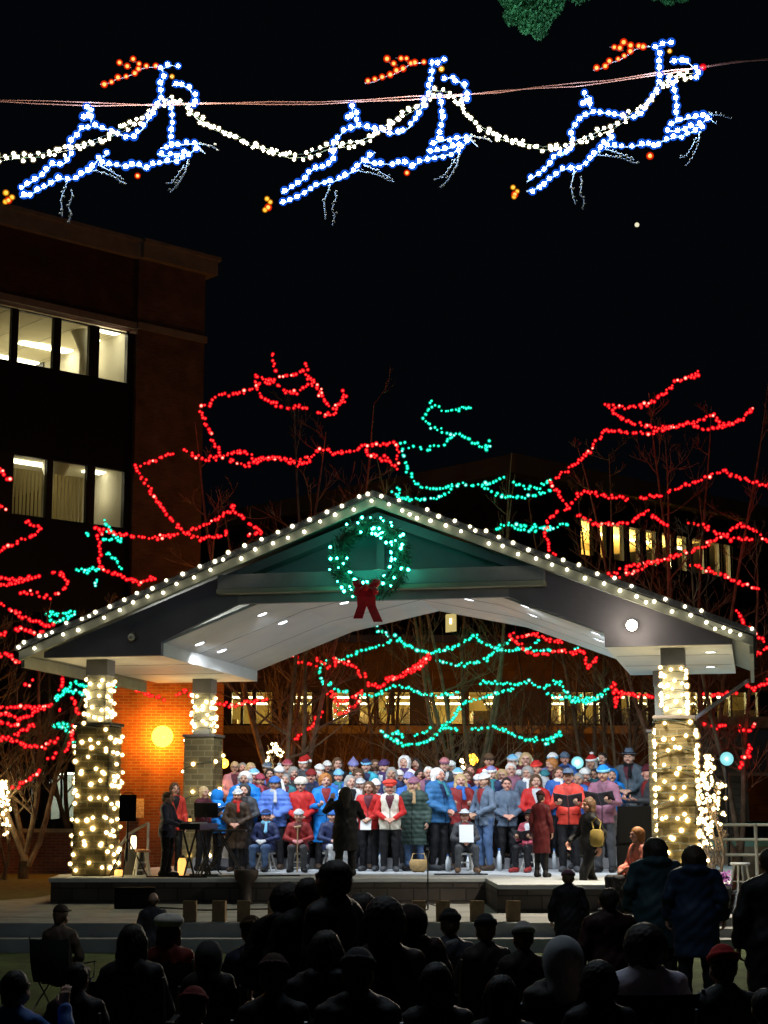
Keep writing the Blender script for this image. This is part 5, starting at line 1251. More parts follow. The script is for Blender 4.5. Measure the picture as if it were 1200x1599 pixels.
# ---- hats and hair, in the head's frame
HEADW = {}
I3 = lambda a: np.array(a, float)
def headwear(kd):
    if kd in HEADW: return HEADW[kd]
    cut = lambda f: ('fn', f); L = (-.26,-.26,-.34); U = (.26,.26,.30); st_ = .011; nm = 1; mf = None
    knit = cut(lambda D, x, y, z: D + .0022*np.sin(np.arctan2(y, x)*26+0*z))
    plane = lambda a, b, c: cut(lambda D, x, y, z: np.maximum(D, -(z - (a*y+b)) + 0*x))     # keep above z = a*y+b
    if kd == 'beanie': pr = [('ell', I3((0,.012,.030)), (.093,.113,.112), None, .02), plane(.25,.030,0), ('cap', (-.0,.012,.045),(0,.012,.060),.001,.001,CAPS,.01), knit]; 
    if kd in ('beanie','beret','santa','pompom','peak','fuzzy','helmet'):
        ring = lambda r, w_, zc, sl: cut(lambda D, x, y, z: np.minimum(D, np.sqrt((np.sqrt(x**2/ .94**2+(y-.012)**2/1.12**2)-r)**2 + ((z-(zc+sl*y))*.55)**2)-w_))
        pr = [('ell', I3((0,.012,.030)), (.090,.110,.112), None, .02), plane(.25,.040,0), ring(.088,.014,.054,.25), knit]
        if kd == 'pompom': pr.append(('ell', I3((0,.02,.160)), (.036,.036,.034), None, .008))
        if kd == 'peak': pr.insert(1, ('cap', (0,.02,.09),(0,.03,.185),.070,.018,CAPS,.03))
        if kd == 'santa': pr.insert(1, ('cap', (0,.03,.11),(.06,.06,.17),.070,.035,CAPS,.03)); pr.insert(2, ('cap', (.06,.06,.17),(.125,.07,.10),.034,.02,CAPS,.02)); pr.append(('ell', I3((.13,.07,.07)), (.032,.032,.032), None, .005))
        if kd == 'beret': pr = [('ell', I3((0,.03,.085)), (.125,.135,.062), None, .03), ring(.086,.016,.050,.2), knit]
        if kd == 'fuzzy': pr = [('ell', I3((0,.015,.050)), (.115,.130,.105), None, .03), plane(.2,.02,0), cut(lambda D, x, y, z: D+.006*np.sin(x*190)*np.sin(y*170)*np.sin(z*180))]
        nm = 2; mf = lambda c: ((c[:,2] < .074+.25*c[:,1]) | (c[:,2] > .150 if kd == 'pompom' else np.zeros(len(c), bool)) | ((c[:,0] > .10) & (c[:,2] < .11) if kd == 'santa' else np.zeros(len(c), bool))).astype(int)
    if kd == 'fedora': pr = [('cap', (0,.012,.075),(0,.012,.125),.088,.078,(.92,1.1,1),.02), ('subcap', (0,-.06,.225),(0,.09,.225),.05,.05,CAPS,.02), ('ell', I3((0,.005,.066)), (.150,.175,.013), None, .012), plane(0,.052,0)]; nm = 2; mf = lambda c: ((c[:,2] > .076) & (c[:,2] < .098)).astype(int)
    if kd == 'cap': pr = [('ell', I3((0,.012,.035)), (.088,.108,.105), None, .02), ('ell', I3((0,-.11,.058)), (.070,.075,.010), None, .015), plane(.1,.045,0)]
    if kd == 'brim': pr = [('ell', I3((0,.012,.045)), (.090,.108,.095), None, .02), ('ell', I3((0,-.01,.058)), (.135,.165,.010), None, .015), plane(.1,.040,0)]
    if kd in ('hood','furhood'):
        pr = [('ell', I3((0,.03,.010)), (.115,.130,.135), None, .03), ('cap', (0,.05,-.06),(0,.06,-.15),.095,.10,CAPS,.04), ('subell', I3((0,-.11,-.01)), (.072,.12,.105), None, .015), ('subcap', (0,-.05,-.12),(0,0,-.3),.05,.08,CAPS,.02), ('subell', I3((0,.01,0)), (.082,.10,.11), None, .01)]
        if kd == 'furhood': pr.append(cut(lambda D, x, y, z: np.minimum(D, np.sqrt((np.sqrt(x**2+(z-0)**2/1.35)-.094)**2+(y+.055)**2)-.024-.008*np.sin(x*150)*np.sin(z*160)*np.sin(y*140))))
        nm = 2; mf = lambda c: (c[:,1] < -.03).astype(int) if kd == 'furhood' else np.zeros(len(c), int)
    hw = cut(lambda D, x, y, z: D + .0045*np.sin(np.arctan2(y-.02, x+.0001)*20+5*np.sin(z*22)) + .002*np.sin(z*50+x*30))
    if kd == 'hair_short': pr = [('ell', I3((0,.022,.030)), (.086,.100,.102), None, .02), ('cap', (0,.07,-.02),(0,.075,-.05),.05,.045,CAPS,.03), ('subell', I3((0,-.098,-.04)), (.075,.075,.095), None, .015), ('subcap', (0,-.06,-.15),(0,.02,-.2),.06,.07,CAPS,.02), hw]
    if kd == 'hair_bob': pr = [('ell', I3((0,.020,.028)), (.094,.108,.106), None, .02), ('cap', (-.068,.02,-.01),(-.078,.025,-.095),.042,.034,CAPS,.03), ('cap', (.068,.02,-.01),(.078,.025,-.095),.042,.034,CAPS,.03), ('cap', (0,.07,-.01),(0,.07,-.10),.065,.055,CAPS,.03), ('subell', I3((0,-.105,-.03)), (.066,.085,.105), None, .012), ('subcap', (0,-.06,-.13),(0,-.0,-.2),.05,.055,CAPS,.02), hw]
    if kd == 'hair_long': pr = [('ell', I3((0,.020,.028)), (.094,.108,.106), None, .02), ('cap', (-.072,.01,-.01),(-.090,-.01,-.22),.040,.030,CAPS,.03), ('cap', (.072,.01,-.01),(.090,-.01,-.22),.040,.030,CAPS,.03), ('cap', (0,.07,-.01),(0,.10,-.25),.075,.060,CAPS,.03), ('subell', I3((0,-.105,-.03)), (.064,.085,.105), None, .012), hw]
    if kd == 'hair_curly': pr = [('ell', I3((0,.022,.035)), (.108,.118,.112), None, .02), ('cap', (-.07,.03,0),(-.07,.03,-.06),.05,.04,CAPS,.03), ('cap', (.07,.03,0),(.07,.03,-.06),.05,.04,CAPS,.03), ('cap', (0,.07,0),(0,.07,-.08),.07,.05,CAPS,.03), ('subell', I3((0,-.110,-.03)), (.064,.085,.098), None, .012), ('subcap', (0,-.06,-.13),(0,-.0,-.2),.05,.055,CAPS,.02), cut(lambda D, x, y, z: D+.007*np.sin(x*110+2)*np.sin(y*120)*np.sin(z*115))]
    if kd == 'hair_bald': pr = [('cap', (-.06,.05,-.005),(.06,.05,-.005),.035,.035,CAPS,.03), ('cap', (0,.07,-.01),(0,.075,-.05),.045,.04,CAPS,.03), hw]
    HEADW[kd] = sdf_mesh(kd, pr, L, U, st_, (), (), (), nm, mf, [M_skin]); return HEADW[kd]
def scarf_mesh():
    if 'scarf' in HEADW: return HEADW['scarf']
    pr = [('cap', (.03,-.085,-.14),(.05,-.165,-.33),.032,.036,(1,.6,1),.02), ('fn', lambda D, x, y, z: np.minimum(D, np.sqrt((np.sqrt(x**2+(y-.02)**2)-.078)**2+((z+.145+.12*(y))*.62)**2)-.030)), wrinkle(.004)]
    HEADW['scarf'] = sdf_mesh('scarf', pr, (-.16,-.24,-.42), (.16,.16,-.04), .012, (), (), (), 1, None, [M_skin]); return HEADW['scarf']
def glasses_mesh():
    if 'glasses' in HEADW: return HEADW['glasses']
    mb = MB()
    for s in (-1, 1):
        mb.tube([(s*.032+.021*math.cos(a), -.108, .010+.017*math.sin(a)) for a in np.linspace(0, 2*math.pi, 13)], .0022, 4, False); mb.tube([(s*.053,-.106,.014),(s*.082,-.02,.012),(s*.084,.015,.005)], .002, 4)
    mb.tube([(-.011,-.112,.013),(.011,-.112,.013)], .002, 4); HEADW['glasses'] = mb.mesh('glasses', [M_fix]); return HEADW['glasses']
_fab = {}
def fab(c, knit=False):
    key = (tuple(round(v, 3) for v in c), knit)
    if key not in _fab: _fab[key] = mat('cloth_%02x%02x%02x%s' % (*[int(v*255) for v in c], '_knit' if knit else ''), c, .85 if knit else .6, noise=.22, nscale=9, bump=.35 if knit else .15, bscale=160 if knit else 50, spec=.25)
    return _fab[key]
COL = dict(white=(.80,.80,.78), cream=(.70,.66,.55), grey=(.28,.28,.29), lgrey=(.48,.50,.52), dgrey=(.05,.053,.058), black=(.007,.007,.009), navy=(.02,.03,.09), blue=(.04,.14,.46), bblue=(.01,.20,.62), sky=(.20,.50,.75), cyan=(.05,.42,.55), teal=(.04,.20,.24),
           red=(.48,.022,.02), dred=(.22,.02,.02), bred=(.70,.06,.04), maroon=(.08,.012,.022), pink=(.50,.19,.20), mauve=(.24,.10,.15), purple=(.07,.04,.13), lilac=(.22,.22,.46), orange=(.70,.16,.03), brown=(.11,.06,.03), tan=(.36,.24,.12), dbrown=(.045,.028,.018), blond=(.50,.36,.18), ginger=(.42,.17,.05), hgrey=(.32,.31,.29), hwhite=(.68,.67,.64), hdark=(.03,.022,.018), hbrown=(.10,.055,.03), green=(.04,.09,.06), dgreen=(.03,.055,.045), jeans=(.06,.11,.22), yellow=(.62,.50,.04), slate=(.10,.14,.20), rose=(.36,.06,.09), coral=(.78,.22,.15), lavender=(.60,.58,.80))
def cc(c): return COL[c] if isinstance(c, str) else c
PERS = []
def person(label, x, y, z, h=1.68, rz=0, pose='down', coat='jacket', cc1='navy', pants='black', shoes='black', hat=None, hatc='grey', hatc2=None, hair='hair_short', hairc='hbrown', scarf=None, glasses=False, skin=None, sleeves=None, group=None, cat='person', tilt=0.0, turn=0.0, hood=None, wide=1.0, gloves=None, lean=0.0, shirt=None):
    k_ = random.choice((.3,.6,1.0)); s = h/1.70; me, J = make_body(pose); sk = skin or random.choice((M_skin, M_skin, M_skin2, M_skin3))
    b = put('person', me, None, (x, y, z), (lean, 0, rz), (s*wide, s*wide, s), [sk, M_eye, M_lip]); tag(b, label, cat, group)
    put('coat' if coat.startswith('long') else ('vest' if coat == 'vest' else 'jacket'), make_coat(pose, coat), b, mats=[fab(cc(cc1)), fab(tuple(v*.3 for v in cc(cc1))), fab(cc(shirt)) if shirt else fab(tuple(v*k_ for v in cc(cc1)))])
    if coat == 'vest' and sleeves: 
        k = ('sweater', pose)
        if k not in CLOTH:
            J_ = skeleton(pose); pr = limb(J_, .016, legs=False, wrist_f=.95)+[('cap', J_['neck']+V3(0,.012,-.02), J_['neck']+V3(0,.005,.03), .064, .060, CAPS, .02), wrinkle(.004)]
            hm = J_['pel'][2]-.06; pr.append(('fn', lambda D, x, y, z: np.maximum(D, hm - z + 0*x + 0*y))); lo, hi = bbox(J_, .2); CLOTH[k] = sdf_mesh('sweater', pr, lo, hi, .018, (), (), (), 1, None, [M_skin])
        put('sweater', CLOTH[k], b, mats=[fab(cc(sleeves), True)])
    put('trousers', make_pants(pose), b, mats=[fab(cc(pants))])
    for n in 'rl': put('shoe', make_shoe(pose, n), b, mats=[fab(cc(shoes))])
    H = Vector(J['head']); rot = (tilt, 0, 0)
    def hw(name, key, c1, c2=None, sc=1.0):
        m_ = headwear(key); ms = [fab(c1, not key.startswith('hair'))] + ([fab(c2 or c1, True)] if len(m_.materials) > 1 else []); return put(name, m_, b, H + Vector((0,0,0 if key.startswith('hair') or 'hood' in key else .012)), (0,0,0), sc*(.88 if key == 'fedora' else 1), ms)
    if hair: hw('hair', hair, cc(hairc), sc=1.0 if not hat else .985)
    if hat: hw('hood' if 'hood' in hat else 'hat', hat, cc(hatc), cc(hatc2) if hatc2 else None, 1.06)
    if scarf: put('scarf', scarf_mesh(), b, H, mats=[fab(cc(scarf), True)])
    if glasses: put('glasses', glasses_mesh(), b, H)
    if gloves:
        for n in 'rl':
            k = ('glove', pose, n)
            if k not in CLOTH:
                pr = [('cap', *p[1:3], p[3]+.006, p[4]+.006, CAPS, max(p[6], .012)) for p in hand_prims(J['wr'+n], J['hd'+n], J['hn'+n], J['ts'+n], J['cu'+n])]
                c_ = J['wr'+n]+J['hd'+n]/np.linalg.norm(J['hd'+n])*.06; CLOTH[k] = sdf_mesh('glove', pr, c_-.15, c_+.15, .008, (), (), (), 1, None, [M_skin])
            put('glove', CLOTH[k], b, mats=[fab(cc(gloves), True)])
    PERS.append(b); return b
def prop(name, label, cat, mb, mats, loc, rot=(0,0,0), group=None, smooth=False, bevel=0):
    o = mb.obj(name, mats, None, smooth, bevel); o.location = loc; o.rotation_euler = rot; tag(o, label, cat, group); return o
# ================================================================ THE CHOIR
random.seed(21)
ROWY = [32.4, 33.0, 33.55, 34.15]
placed = []
def at(px, ytop, row, hat=False, yoff=0.0, hmin=.84, hmax=1.08, base=None, Y=None):
    Y0 = (ROWY[row]+yoff) if Y is None else Y
    Yb = Y0
    if Y is None:
        for dy in (0,.12,-.12,.24,-.2,.34,-.28,.44):
            ok = True
            x = tx(px, Y0+dy)
            for (a, b_) in placed:
                if math.hypot((x-a)/.40, (Y0+dy-b_)/.27) < 1: ok = False; break
            if ok: Yb = Y0+dy; break
    x = tx(px, Yb)
    z = (STG+RIS[row]+.003) if base is None else base
    if row > 0 and base is None:
        z = STG + (0 if Yb < 33.15 else RIS[1] if Yb < 33.755 else RIS[2] if Yb < 34.355 else RIS[3]) + .003
    ht = (P(px, ytop, Yb).z - z)/((1.775 if hat else 1.725)/1.70)
    h = min(max(ht, 1.70*hmin), 1.70*hmax)
    placed.append((x, Yb))
    return dict(x=x, y=Yb, z=z, h=h)
GC = 'choir singers on the stage'
def S(px, yt, row, label, **k):
    k2 = {kk: k.pop(kk) for kk in ('yoff','hmin','hmax','Y','base') if kk in k}
    pos = at(px, yt, row, bool(k.get('hat')), **k2)
    k.setdefault('rz', random.uniform(-.25,.25)+(540-px)*-.0006*-1)
    k.setdefault('shirt', random.choice([None,None,None,None,None,'dgrey','black','maroon','navy','dred','lgrey']))
    k.setdefault('shoes', random.choice(['black','dbrown','dgrey'])); k.setdefault('group', GC); k.setdefault('wide', random.uniform(1.04,1.16))
    return person(label, pose=k.pop('pose','folder' if random.random() < .5 else 'clasp') , **pos, **k)
# front of the choir, standing and sitting on the deck
S(272,1221,0,'woman with long brown hair in an orange-red top behind the keyboard player', hair='hair_long', hairc='hbrown', cc1='bred', pose='down', rz=.5, Y=31.6, wide=1.0)
S(318,1227,0,'person with fair bobbed hair in a maroon jacket beside the music stand', hair='hair_bob', hairc='blond', cc1='maroon', pose='folder', rz=.9, Y=31.8)
S(341,1229,0,'singer in a bright blue hooded jacket turned away at the left end', hair='hair_short', hairc='hgrey', cc1='bblue', coat='pufferhood', hat='hood', hatc='bblue', rz=1.9, Y=32.2)
S(371,1229,0,'singer in a dark brown long coat, knitted white hat and hanging red scarf', hat='pompom', hatc='lgrey', hatc2='white', cc1='dbrown', coat='long', scarf='red', pose='clasp', Y=31.5, rz=-.1)
S(416,1252,0,'seated singer in navy coat, jeans and pale blue scarf on a white stool', hat='beanie', hatc='navy', hatc2='blue', cc1='navy', pants='jeans', scarf='sky', pose='sitclasp', rz=-.25, Y=31.6, gloves='lgrey')
S(467,1243,0,'seated singer in dark red jacket and pink gloves holding a walking cane', hat='beanie', hatc='lgrey', hatc2='lgrey', cc1='dred', pants='dgrey', pose='sitclasp', rz=0, Y=31.4, gloves='pink', hair='hair_bald')
S(519,1240,0,'seated singer in a blue hat half hidden behind the black-clad conductor', hat='beanie', hatc='blue', hatc2='blue', cc1='navy', pants='lgrey', pose='sitclasp', rz=.3, Y=31.7)
S(577,1219,0,'singer in a red jacket with long brown hair, a paper held at the waist', hair='hair_long', hairc='hbrown', cc1='red', coat='jacket', pose='clasp', Y=31.8)
S(609,1215,0,'singer in red knitted hat and cream vest over red sleeves', hat='beret', hatc='bred', cc1='cream', coat='vest', sleeves='red', pose='clasp', Y=31.5, rz=0, hair='hair_curly', hairc='hgrey', glasses=True)
S(647,1210,0,'singer in a long dark green quilted coat and dusky pink hat', hat='beanie', hatc='mauve', hatc2='mauve', cc1='dgreen', coat='longpuffer', scarf='tan', pose='down', Y=31.9, pants='jeans', hair='hair_long', hairc='tan')
S(684,1198,0,'grey-haired singer in blue quilted jacket with teal scarf and yellow strip', hair='hair_bob', hairc='hwhite', cc1=(.03,.13,.30), coat='puffer', scarf='teal', pose='clasp', Y=32.1, rz=.8)
S(726,1231,0,'seated man in brimmed cap and dark jacket holding a white paper', hat='brim', hatc='lgrey', hatc2='lgrey', cc1='dgrey', pants='dgrey', shoes='brown', pose='sitclaspwide', rz=0.05, Y=31.2, glasses=True)
S(757,1203,0,'standing man in slate blue jacket and jeans with white striped knit hat', hat='pompom', hatc='lgrey', hatc2='white', cc1='slate', pants='jeans', pose='clasp', Y=32.0, rz=-.9)
S(828,1238,0,'seated singer in a pink jacket and dark brimmed hat with open black folder', hat='brim', hatc='black', hatc2='black', cc1='rose', pants='black', shoes='dred', pose='sitfolder', rz=-.5, Y=31.3, gloves=None)
S(889,1196,0,'singer in bright red jacket and blue-grey cap reading an open black folder', hat='cap', hatc='slate', hatc2='slate', cc1='bred', pose='folder', Y=31.2, rz=-.15, wide=1.12)
S(944,1191,0,'singer in mauve jacket and bright blue knit hat with a folder', hat='beanie', hatc='bblue', hatc2='sky', cc1='mauve', pose='folder', Y=31.0, rz=-.35, wide=1.1, pants='dgrey')
# second row
S(382,1204,1,'grey-haired singer in vivid blue quilted jacket above the white knitted hat', hair='hair_curly', hairc='hwhite', cc1='bblue', coat='pufferhood')
S(381,1220,1,'singer in a dark hooded coat directly behind the knitted white hat', hair='hair_short', hat='hood', hatc='dgrey', cc1='dgrey', yoff=-.35)
S(406,1205,1,'singer in rosy knit hat and dark red jacket', hat='beanie', hatc='rose', hatc2='rose', cc1='maroon', scarf='rose')
S(429,1209,1,'singer in a lilac-blue jacket and blue knit hat behind the seated pair', hat='beanie', hatc='blue', hatc2='blue', cc1=(.10,.20,.60), coat='puffer', scarf='lgrey', glasses=True, yoff=-.2)
S(445,1207,2,'singer with grey bobbed hair and teal jacket between two blue hats', hair='hair_bob', hairc='hgrey', cc1='teal')
S(470,1211,1,'singer in red coat with brass buttons and a fuzzy white hat', hat='fuzzy', hatc='cream', hatc2='cream', cc1='red', coat='jacket', glasses=True, yoff=-.2, wide=1.12)
S(508,1207,1,'ginger-haired singer in a long bright blue cape', hair='hair_curly', hairc='ginger', cc1='bblue', coat='long', yoff=-.1)
S(547,1209,1,'grey-brown haired singer in a white jacket behind the conductor', hair='hair_bob', hairc='hgrey', cc1='white', rz=.4)
S(587,1213,1,'singer in white knit hat between the two red jackets', hat='beanie', hatc='white', hatc2='white', cc1='purple')
S(639,1202,1,'singer in lavender blue hat and blue jacket behind the green quilted coat', hat='beanie', hatc='lilac', hatc2='lilac', cc1='blue')
S(670,1196,2,'white-haired singer behind the blue quilted jacket', hair='hair_short', hairc='hwhite', cc1='mauve', glasses=True)
S(720,1207,1,'singer with long blonde hair and red coat over the seated man', hair='hair_long', hairc='blond', cc1='dred', scarf='blue')
S(748,1206,2,'singer in white hat and blue jacket left of the striped hat man', hat='beanie', hatc='white', hatc2='white', cc1='blue')
S(776,1203,2,'singer with a pink fluffy collar right of the striped hat man', hair='hair_bob', hairc='hgrey', cc1='rose', scarf='rose')
S(792,1213,1,'short-haired singer with glasses in a dark blue coat', hair='hair_short', hairc='hdark', cc1='slate', glasses=True)
S(799,1190,2,'white-haired singer with glasses in a pink-mauve coat', hair='hair_short', hairc='hwhite', cc1='mauve', coat='jacket', glasses=True)
S(839,1184,2,'singer in bright red knit hat and pale furry collar', hat='beanie', hatc='red', hatc2='bred', cc1='lgrey', scarf='cream')
S(838,1208,1,'dark-haired singer in a red jacket below the bright red knit hat', hair='hair_bob', hairc='hbrown', cc1='red', coat='jacket')
S(863,1183,2,'ginger-haired singer in maroon coat near the flood lamp', hair='hair_curly', hairc='ginger', cc1='maroon', rz=-.9)
S(905,1206,1,'singer in blue jacket between the red jacket and the mauve jacket', hair='hair_short', hairc='hgrey', cc1='blue', coat='puffer')
S(958,1196,2,'singer in a blue hood just right of the bright blue knit hat', hair='hair_short', hat='hood', hatc='bblue', cc1='bblue')
FILL = [(396,1197,'hair_short','hgrey','beanie','sky','white','navy','pale blue hat and navy coat near the left end'),(421,1199,'hair_bob','hdark',None,None,None,'blue','dark bob and blue coat over the two blue hats'),(436,1193,'hair_short','hgrey','pompom','white','lgrey','dgrey','white bobble hat and charcoal coat'),
(458,1197,'hair_curly','hgrey',None,None,None,'dgrey','curly grey hair left of the fuzzy white hat'),(486,1198,'hair_short','hbrown','beanie','dred','dred','navy','dark red hat right of the fuzzy white hat'),(497,1203,'hair_bob','hwhite',None,None,None,'teal','white bob left of the blue cape'),
(529,1198,'hair_short','hdark','beanie','sky','sky','blue','sky blue hat right of the blue cape'),(560,1200,'hair_curly','hbrown',None,None,None,'dgrey','curly brown hair above the conductor'),(563,1212,'hair_short','hgrey','beanie','lgrey','white','navy','pale grey hat right beside the conductor'),
(612,1197,'hair_bob','hgrey',None,None,None,'navy','grey bob above the red knitted hat'),(624,1205,'hair_short','hgrey','beanie','white','white','black','small white hat right of the red knitted hat'),(657,1200,'hair_curly','hdark',None,None,None,'dgrey','dark curls right of the green quilted coat'),
(690,1208,'hair_short','hgrey','beanie','dgrey','grey','dgrey','charcoal hat behind the blue quilted jacket'),(716,1196,'hair_short','hgrey','beanie','sky','white','blue','pale blue hat above the blonde hair'),(731,1207,'hair_bob','hbrown',None,None,None,'maroon','brown bob right of the blonde hair'),
(768,1193,'hair_short','hgrey','beanie','lilac','white','navy','lilac hat above the pink fluffy collar'),(785,1200,'hair_bob','blond',None,None,None,'dgrey','fair bob left of the dark blue coat'),(812,1200,'hair_short','hgrey','beanie','white','lgrey','dred','white hat right of the dark blue coat'),
(825,1196,'hair_curly','hgrey',None,None,None,'slate','grey curls left of the bright red knit hat'),(852,1199,'hair_short','hdark','beanie','teal','teal','dgrey','teal hat below the ginger hair'),(874,1196,'hair_bob','hbrown',None,None,None,'blue','brown bob left of the blue-grey cap'),
(915,1196,'hair_short','hgrey','beanie','white','white','dgrey','white hat right of the blue-grey cap'),(929,1200,'hair_short','hdark',None,None,None,'navy','short dark hair left of the bright blue knit hat'),(969,1200,'hair_short','hgrey','beanie','dgrey','dgrey','black','charcoal hat under the grey fedora')]
for (px, yt, hr, hc, ht, c1, c2, co, desc) in FILL:
    S(px, yt, 2, 'middle row singer with '+desc, hair=hr, hairc=hc, hat=ht, hatc=c1 or 'grey', hatc2=c2, cc1=co, glasses=random.random()<.3, scarf=random.choice([None,None,'white','dred','teal']), pose='clasp')
# back rows
BK = [(366,1188,'hair_short','blond',None,None,None,'pink','short fair hair and pink coat'),(378,1198,'hair_short','hgrey',None,None,None,'grey','grey hair behind the pink coat'),(391,1190,'hair_bob','blond',None,None,None,'purple','fair bobbed hair and purple coat'),
(417,1187,'hair_short','hdark','beanie','slate','grey','dgrey','slate knit hat and dark coat'),(448,1183,'hair_short','hbrown','beanie','rose','pink','slate','pink striped knit hat'),(473,1181,'hair_short','hgrey','santa','red','white','slate','red hat with broad white fur band'),
(499,1190,'hair_short','hgrey','beanie','white','white','white','pale knit hat and white jacket'),(511,1185,'hair_bob','hdark','beanie','white','white','dgrey','white knit hat and dark coat'),(527,1182,'hair_bob','hbrown',None,None,None,'black','brown hair and black coat'),
(552,1184,'hair_short','hgrey','peak','lilac','lilac','cyan','peaked lilac hat and turquoise jacket'),(572,1182,'hair_short','hdark','beanie','navy','sky','cyan','dark blue hat with pale fold'),(586,1185,'hair_long','hbrown',None,None,None,'maroon','long brown hair and maroon coat'),
(600,1183,'hair_short','hbrown','beanie','purple','purple','purple','purple hat and purple scarf'),(632,1176,'hair_short','hgrey','hood','white',None,'white','white hood and purple scarf'),(650,1183,'hair_bob','hdark',None,None,None,'red','dark hair and red jacket'),
(695,1180,'hair_short','hbrown','beanie','pink','mauve','dgrey','dusky pink-brown hat'),(705,1185,'hair_bob','hgrey','beanie','white','white','white','white hat and white quilted jacket'),(735,1193,'hair_bob','hbrown',None,None,None,'red','brown bob and red jacket by the orange lamp'),
(765,1173,'hair_short','hdark','beanie','brown','dbrown','red','tall brown knit hat and red jacket'),(802,1175,'hair_short','hgrey','beanie','sky','lgrey','pink','pale blue knit hat'),(812,1172,'hair_short','hdark','beanie','lgrey','lgrey','dgrey','plain pale grey knit hat'),(823,1174,'hair_bob','blond',None,None,None,'maroon','fair grey bobbed hair'),
(865,1172,'hair_short','hgrey','beanie','white','sky','lilac','white and pale blue hat left of the flood lamp'),(884,1171,'hair_short','hgrey','beanie','slate','slate','blue','slate hat just above the flood lamp'),(926,1176,'hair_bob','hgrey','pompom','red','white','slate','red hat with white bobble and stripe'),(943,1174,'hair_short','hdark',None,None,None,'navy','short dark hair and navy coat')]
for (px, yt, hr, hc, ht, c1, c2, co, desc) in BK:
    S(px, yt, 3, 'back row singer with '+desc, hair=hr, hairc=hc, hat=ht, hatc=c1 or 'grey', hatc2=c2, cc1=co, scarf='purple' if 'purple scarf' in desc else None, glasses=random.random()<.3, coat='puffer' if 'quilted' in desc else 'jacket', pose='clasp')
S(985,1164,3,'tall man in grey fedora and dark coat standing above the others at right', hat='fedora', hatc='slate', hatc2='black', cc1=(.07,.10,.13), coat='long', Y=33.6, base=STG+.40+.003, hmax=1.06, pose='clasp', rz=-.4, scarf='black')
S(1016,1184,3,'person in maroon knit hat turned sideways beside the lit right pedestal', hat='beanie', hatc='maroon', hatc2='maroon', cc1='dgrey', Y=32.9, pose='folder', rz=-1.3, base=STG+.003, hmax=1.12)
# extra colour: yellow strip on the blue jacket, papers and folders
M_paper = mat('white_paper_sheet', (.72,.74,.76), .7); M_fold = mat('black_folder_cover', (.02,.02,.025), .5)
def folder(b, label, open_=True, white=False):
    s = b.scale[2]; J = skeleton('folder'); mb = MB()
    Rz = Matrix.Rotation(b.rotation_euler[2], 4, 'Z')
    zz = .70 if b.data.name.startswith('body_sit') else 1.13
    c = b.location + Rz @ (Vector((0,-.335,zz+.045))*s)
    M = Matrix.Rotation(math.radians(-38), 4, 'X')
    for sd in (-1, 1):
        mm = M @ Matrix.Rotation(sd*math.radians(-12), 4, 'Y')
        mb.cur = 0; mb.box((sd*.125, 0, 0), (.245, .32, .008), mm); mb.cur = 1; mb.box((sd*.125, 0, .010), (.215, .285, .010), mm)
    o = mb.obj('paper_sheet' if white else 'music_folder', [M_fold, M_paper]); o.location = c; o.rotation_euler = (0,0,b.rotation_euler[2]); o.scale = (s,)*3
    tag(o, label, 'folder', 'music folders held by the singers')
def find(txt): return [p for p in PERS if txt in p['label']][0]
for t_, l_ in (('bright red jacket and blue','open black folder held by the singer in the bright red jacket'),('mauve jacket and bright blue','black folder held by the singer in the bright blue knit hat'),('pink jacket and dark brimmed','open black folder on the lap of the pink-jacketed seated singer'),('fair bobbed hair in a maroon','dark folder in front of the fair-haired person in maroon')):
    folder(find(t_), l_)
def sheet(b, label, w_, h_, z, y, tilt):
    mb = MB(); mb.box((0,0,0), (w_, .004, h_)); o = mb.obj('paper_sheet', M_paper); s = b.scale[2]
    o.location = b.location + Matrix.Rotation(b.rotation_euler[2],4,'Z') @ (Vector((0,y,z))*s); o.rotation_euler = (tilt,0,b.rotation_euler[2]); tag(o, label, 'paper', 'papers held by the singers')
sheet(find('seated man in brimmed cap'), 'white paper held upright by the seated man in the cap', .25, .31, .80, -.34, -.2)
sheet(find('red jacket with long brown hair, a paper'), 'white paper at the waist of the long-haired singer in red', .20, .22, .90, -.30, -.2)
cane_b = find('walking cane'); mb = MB(); mb.tube([(0,0,0),(0,0,.78)], .012, 8); mb.tube([(-.06,0,.78),(.06,0,.80)], .016, 8)
prop('walking_cane', 'thin wooden walking cane between the knees of the pink-gloved singer', 'cane', mb, mat('cane_wood', (.40,.28,.15), .5), (cane_b.location.x, cane_b.location.y-.40, STG+.002))
# ================================================================ CONDUCTOR, PLAYER AND PEOPLE AT THE STAGE FRONT
CB = (.006,.006,.007)
def Q(px, yt, Y, label, base, **k):
    hat = bool(k.get('hat')); z = base
    ht = (P(px, yt, Y).z - z)/((1.775 if hat else 1.725)/1.70)*(1.0 if not k.get('pose','down').startswith('sit') else 1)
    if k.get('pose','down').startswith('sit'): ht = (P(px, yt, Y).z - z)/((1.345 if hat else 1.295)/1.70)
    h = min(max(ht, 1.70*k.pop('hmin', .80)), 1.70*k.pop('hmax', 1.15))
    if abs(h-ht) > .02: print('height clamp', label[:40], round(ht,2), '->', round(h,2))
    return person(label, tx(px, Y), Y, z, h, **k)
Q(540,1228,29.3,'conductor in black with raised hand, back to the audience', STG+.002, pose='conduct', coat='long', cc1=CB, pants=CB, hair='hair_long', hairc='hdark', rz=math.pi+.1, wide=1.25, hmax=1.12)
Q(262,1240,28.9,'keyboard player in a blue-grey jacket standing sideways at the left', STG+.002, pose='keys', coat='jacket', cc1=(.06,.06,.10), pants=CB, hair='hair_short', hairc='hbrown', rz=math.pi/2-.25, wide=1.15)
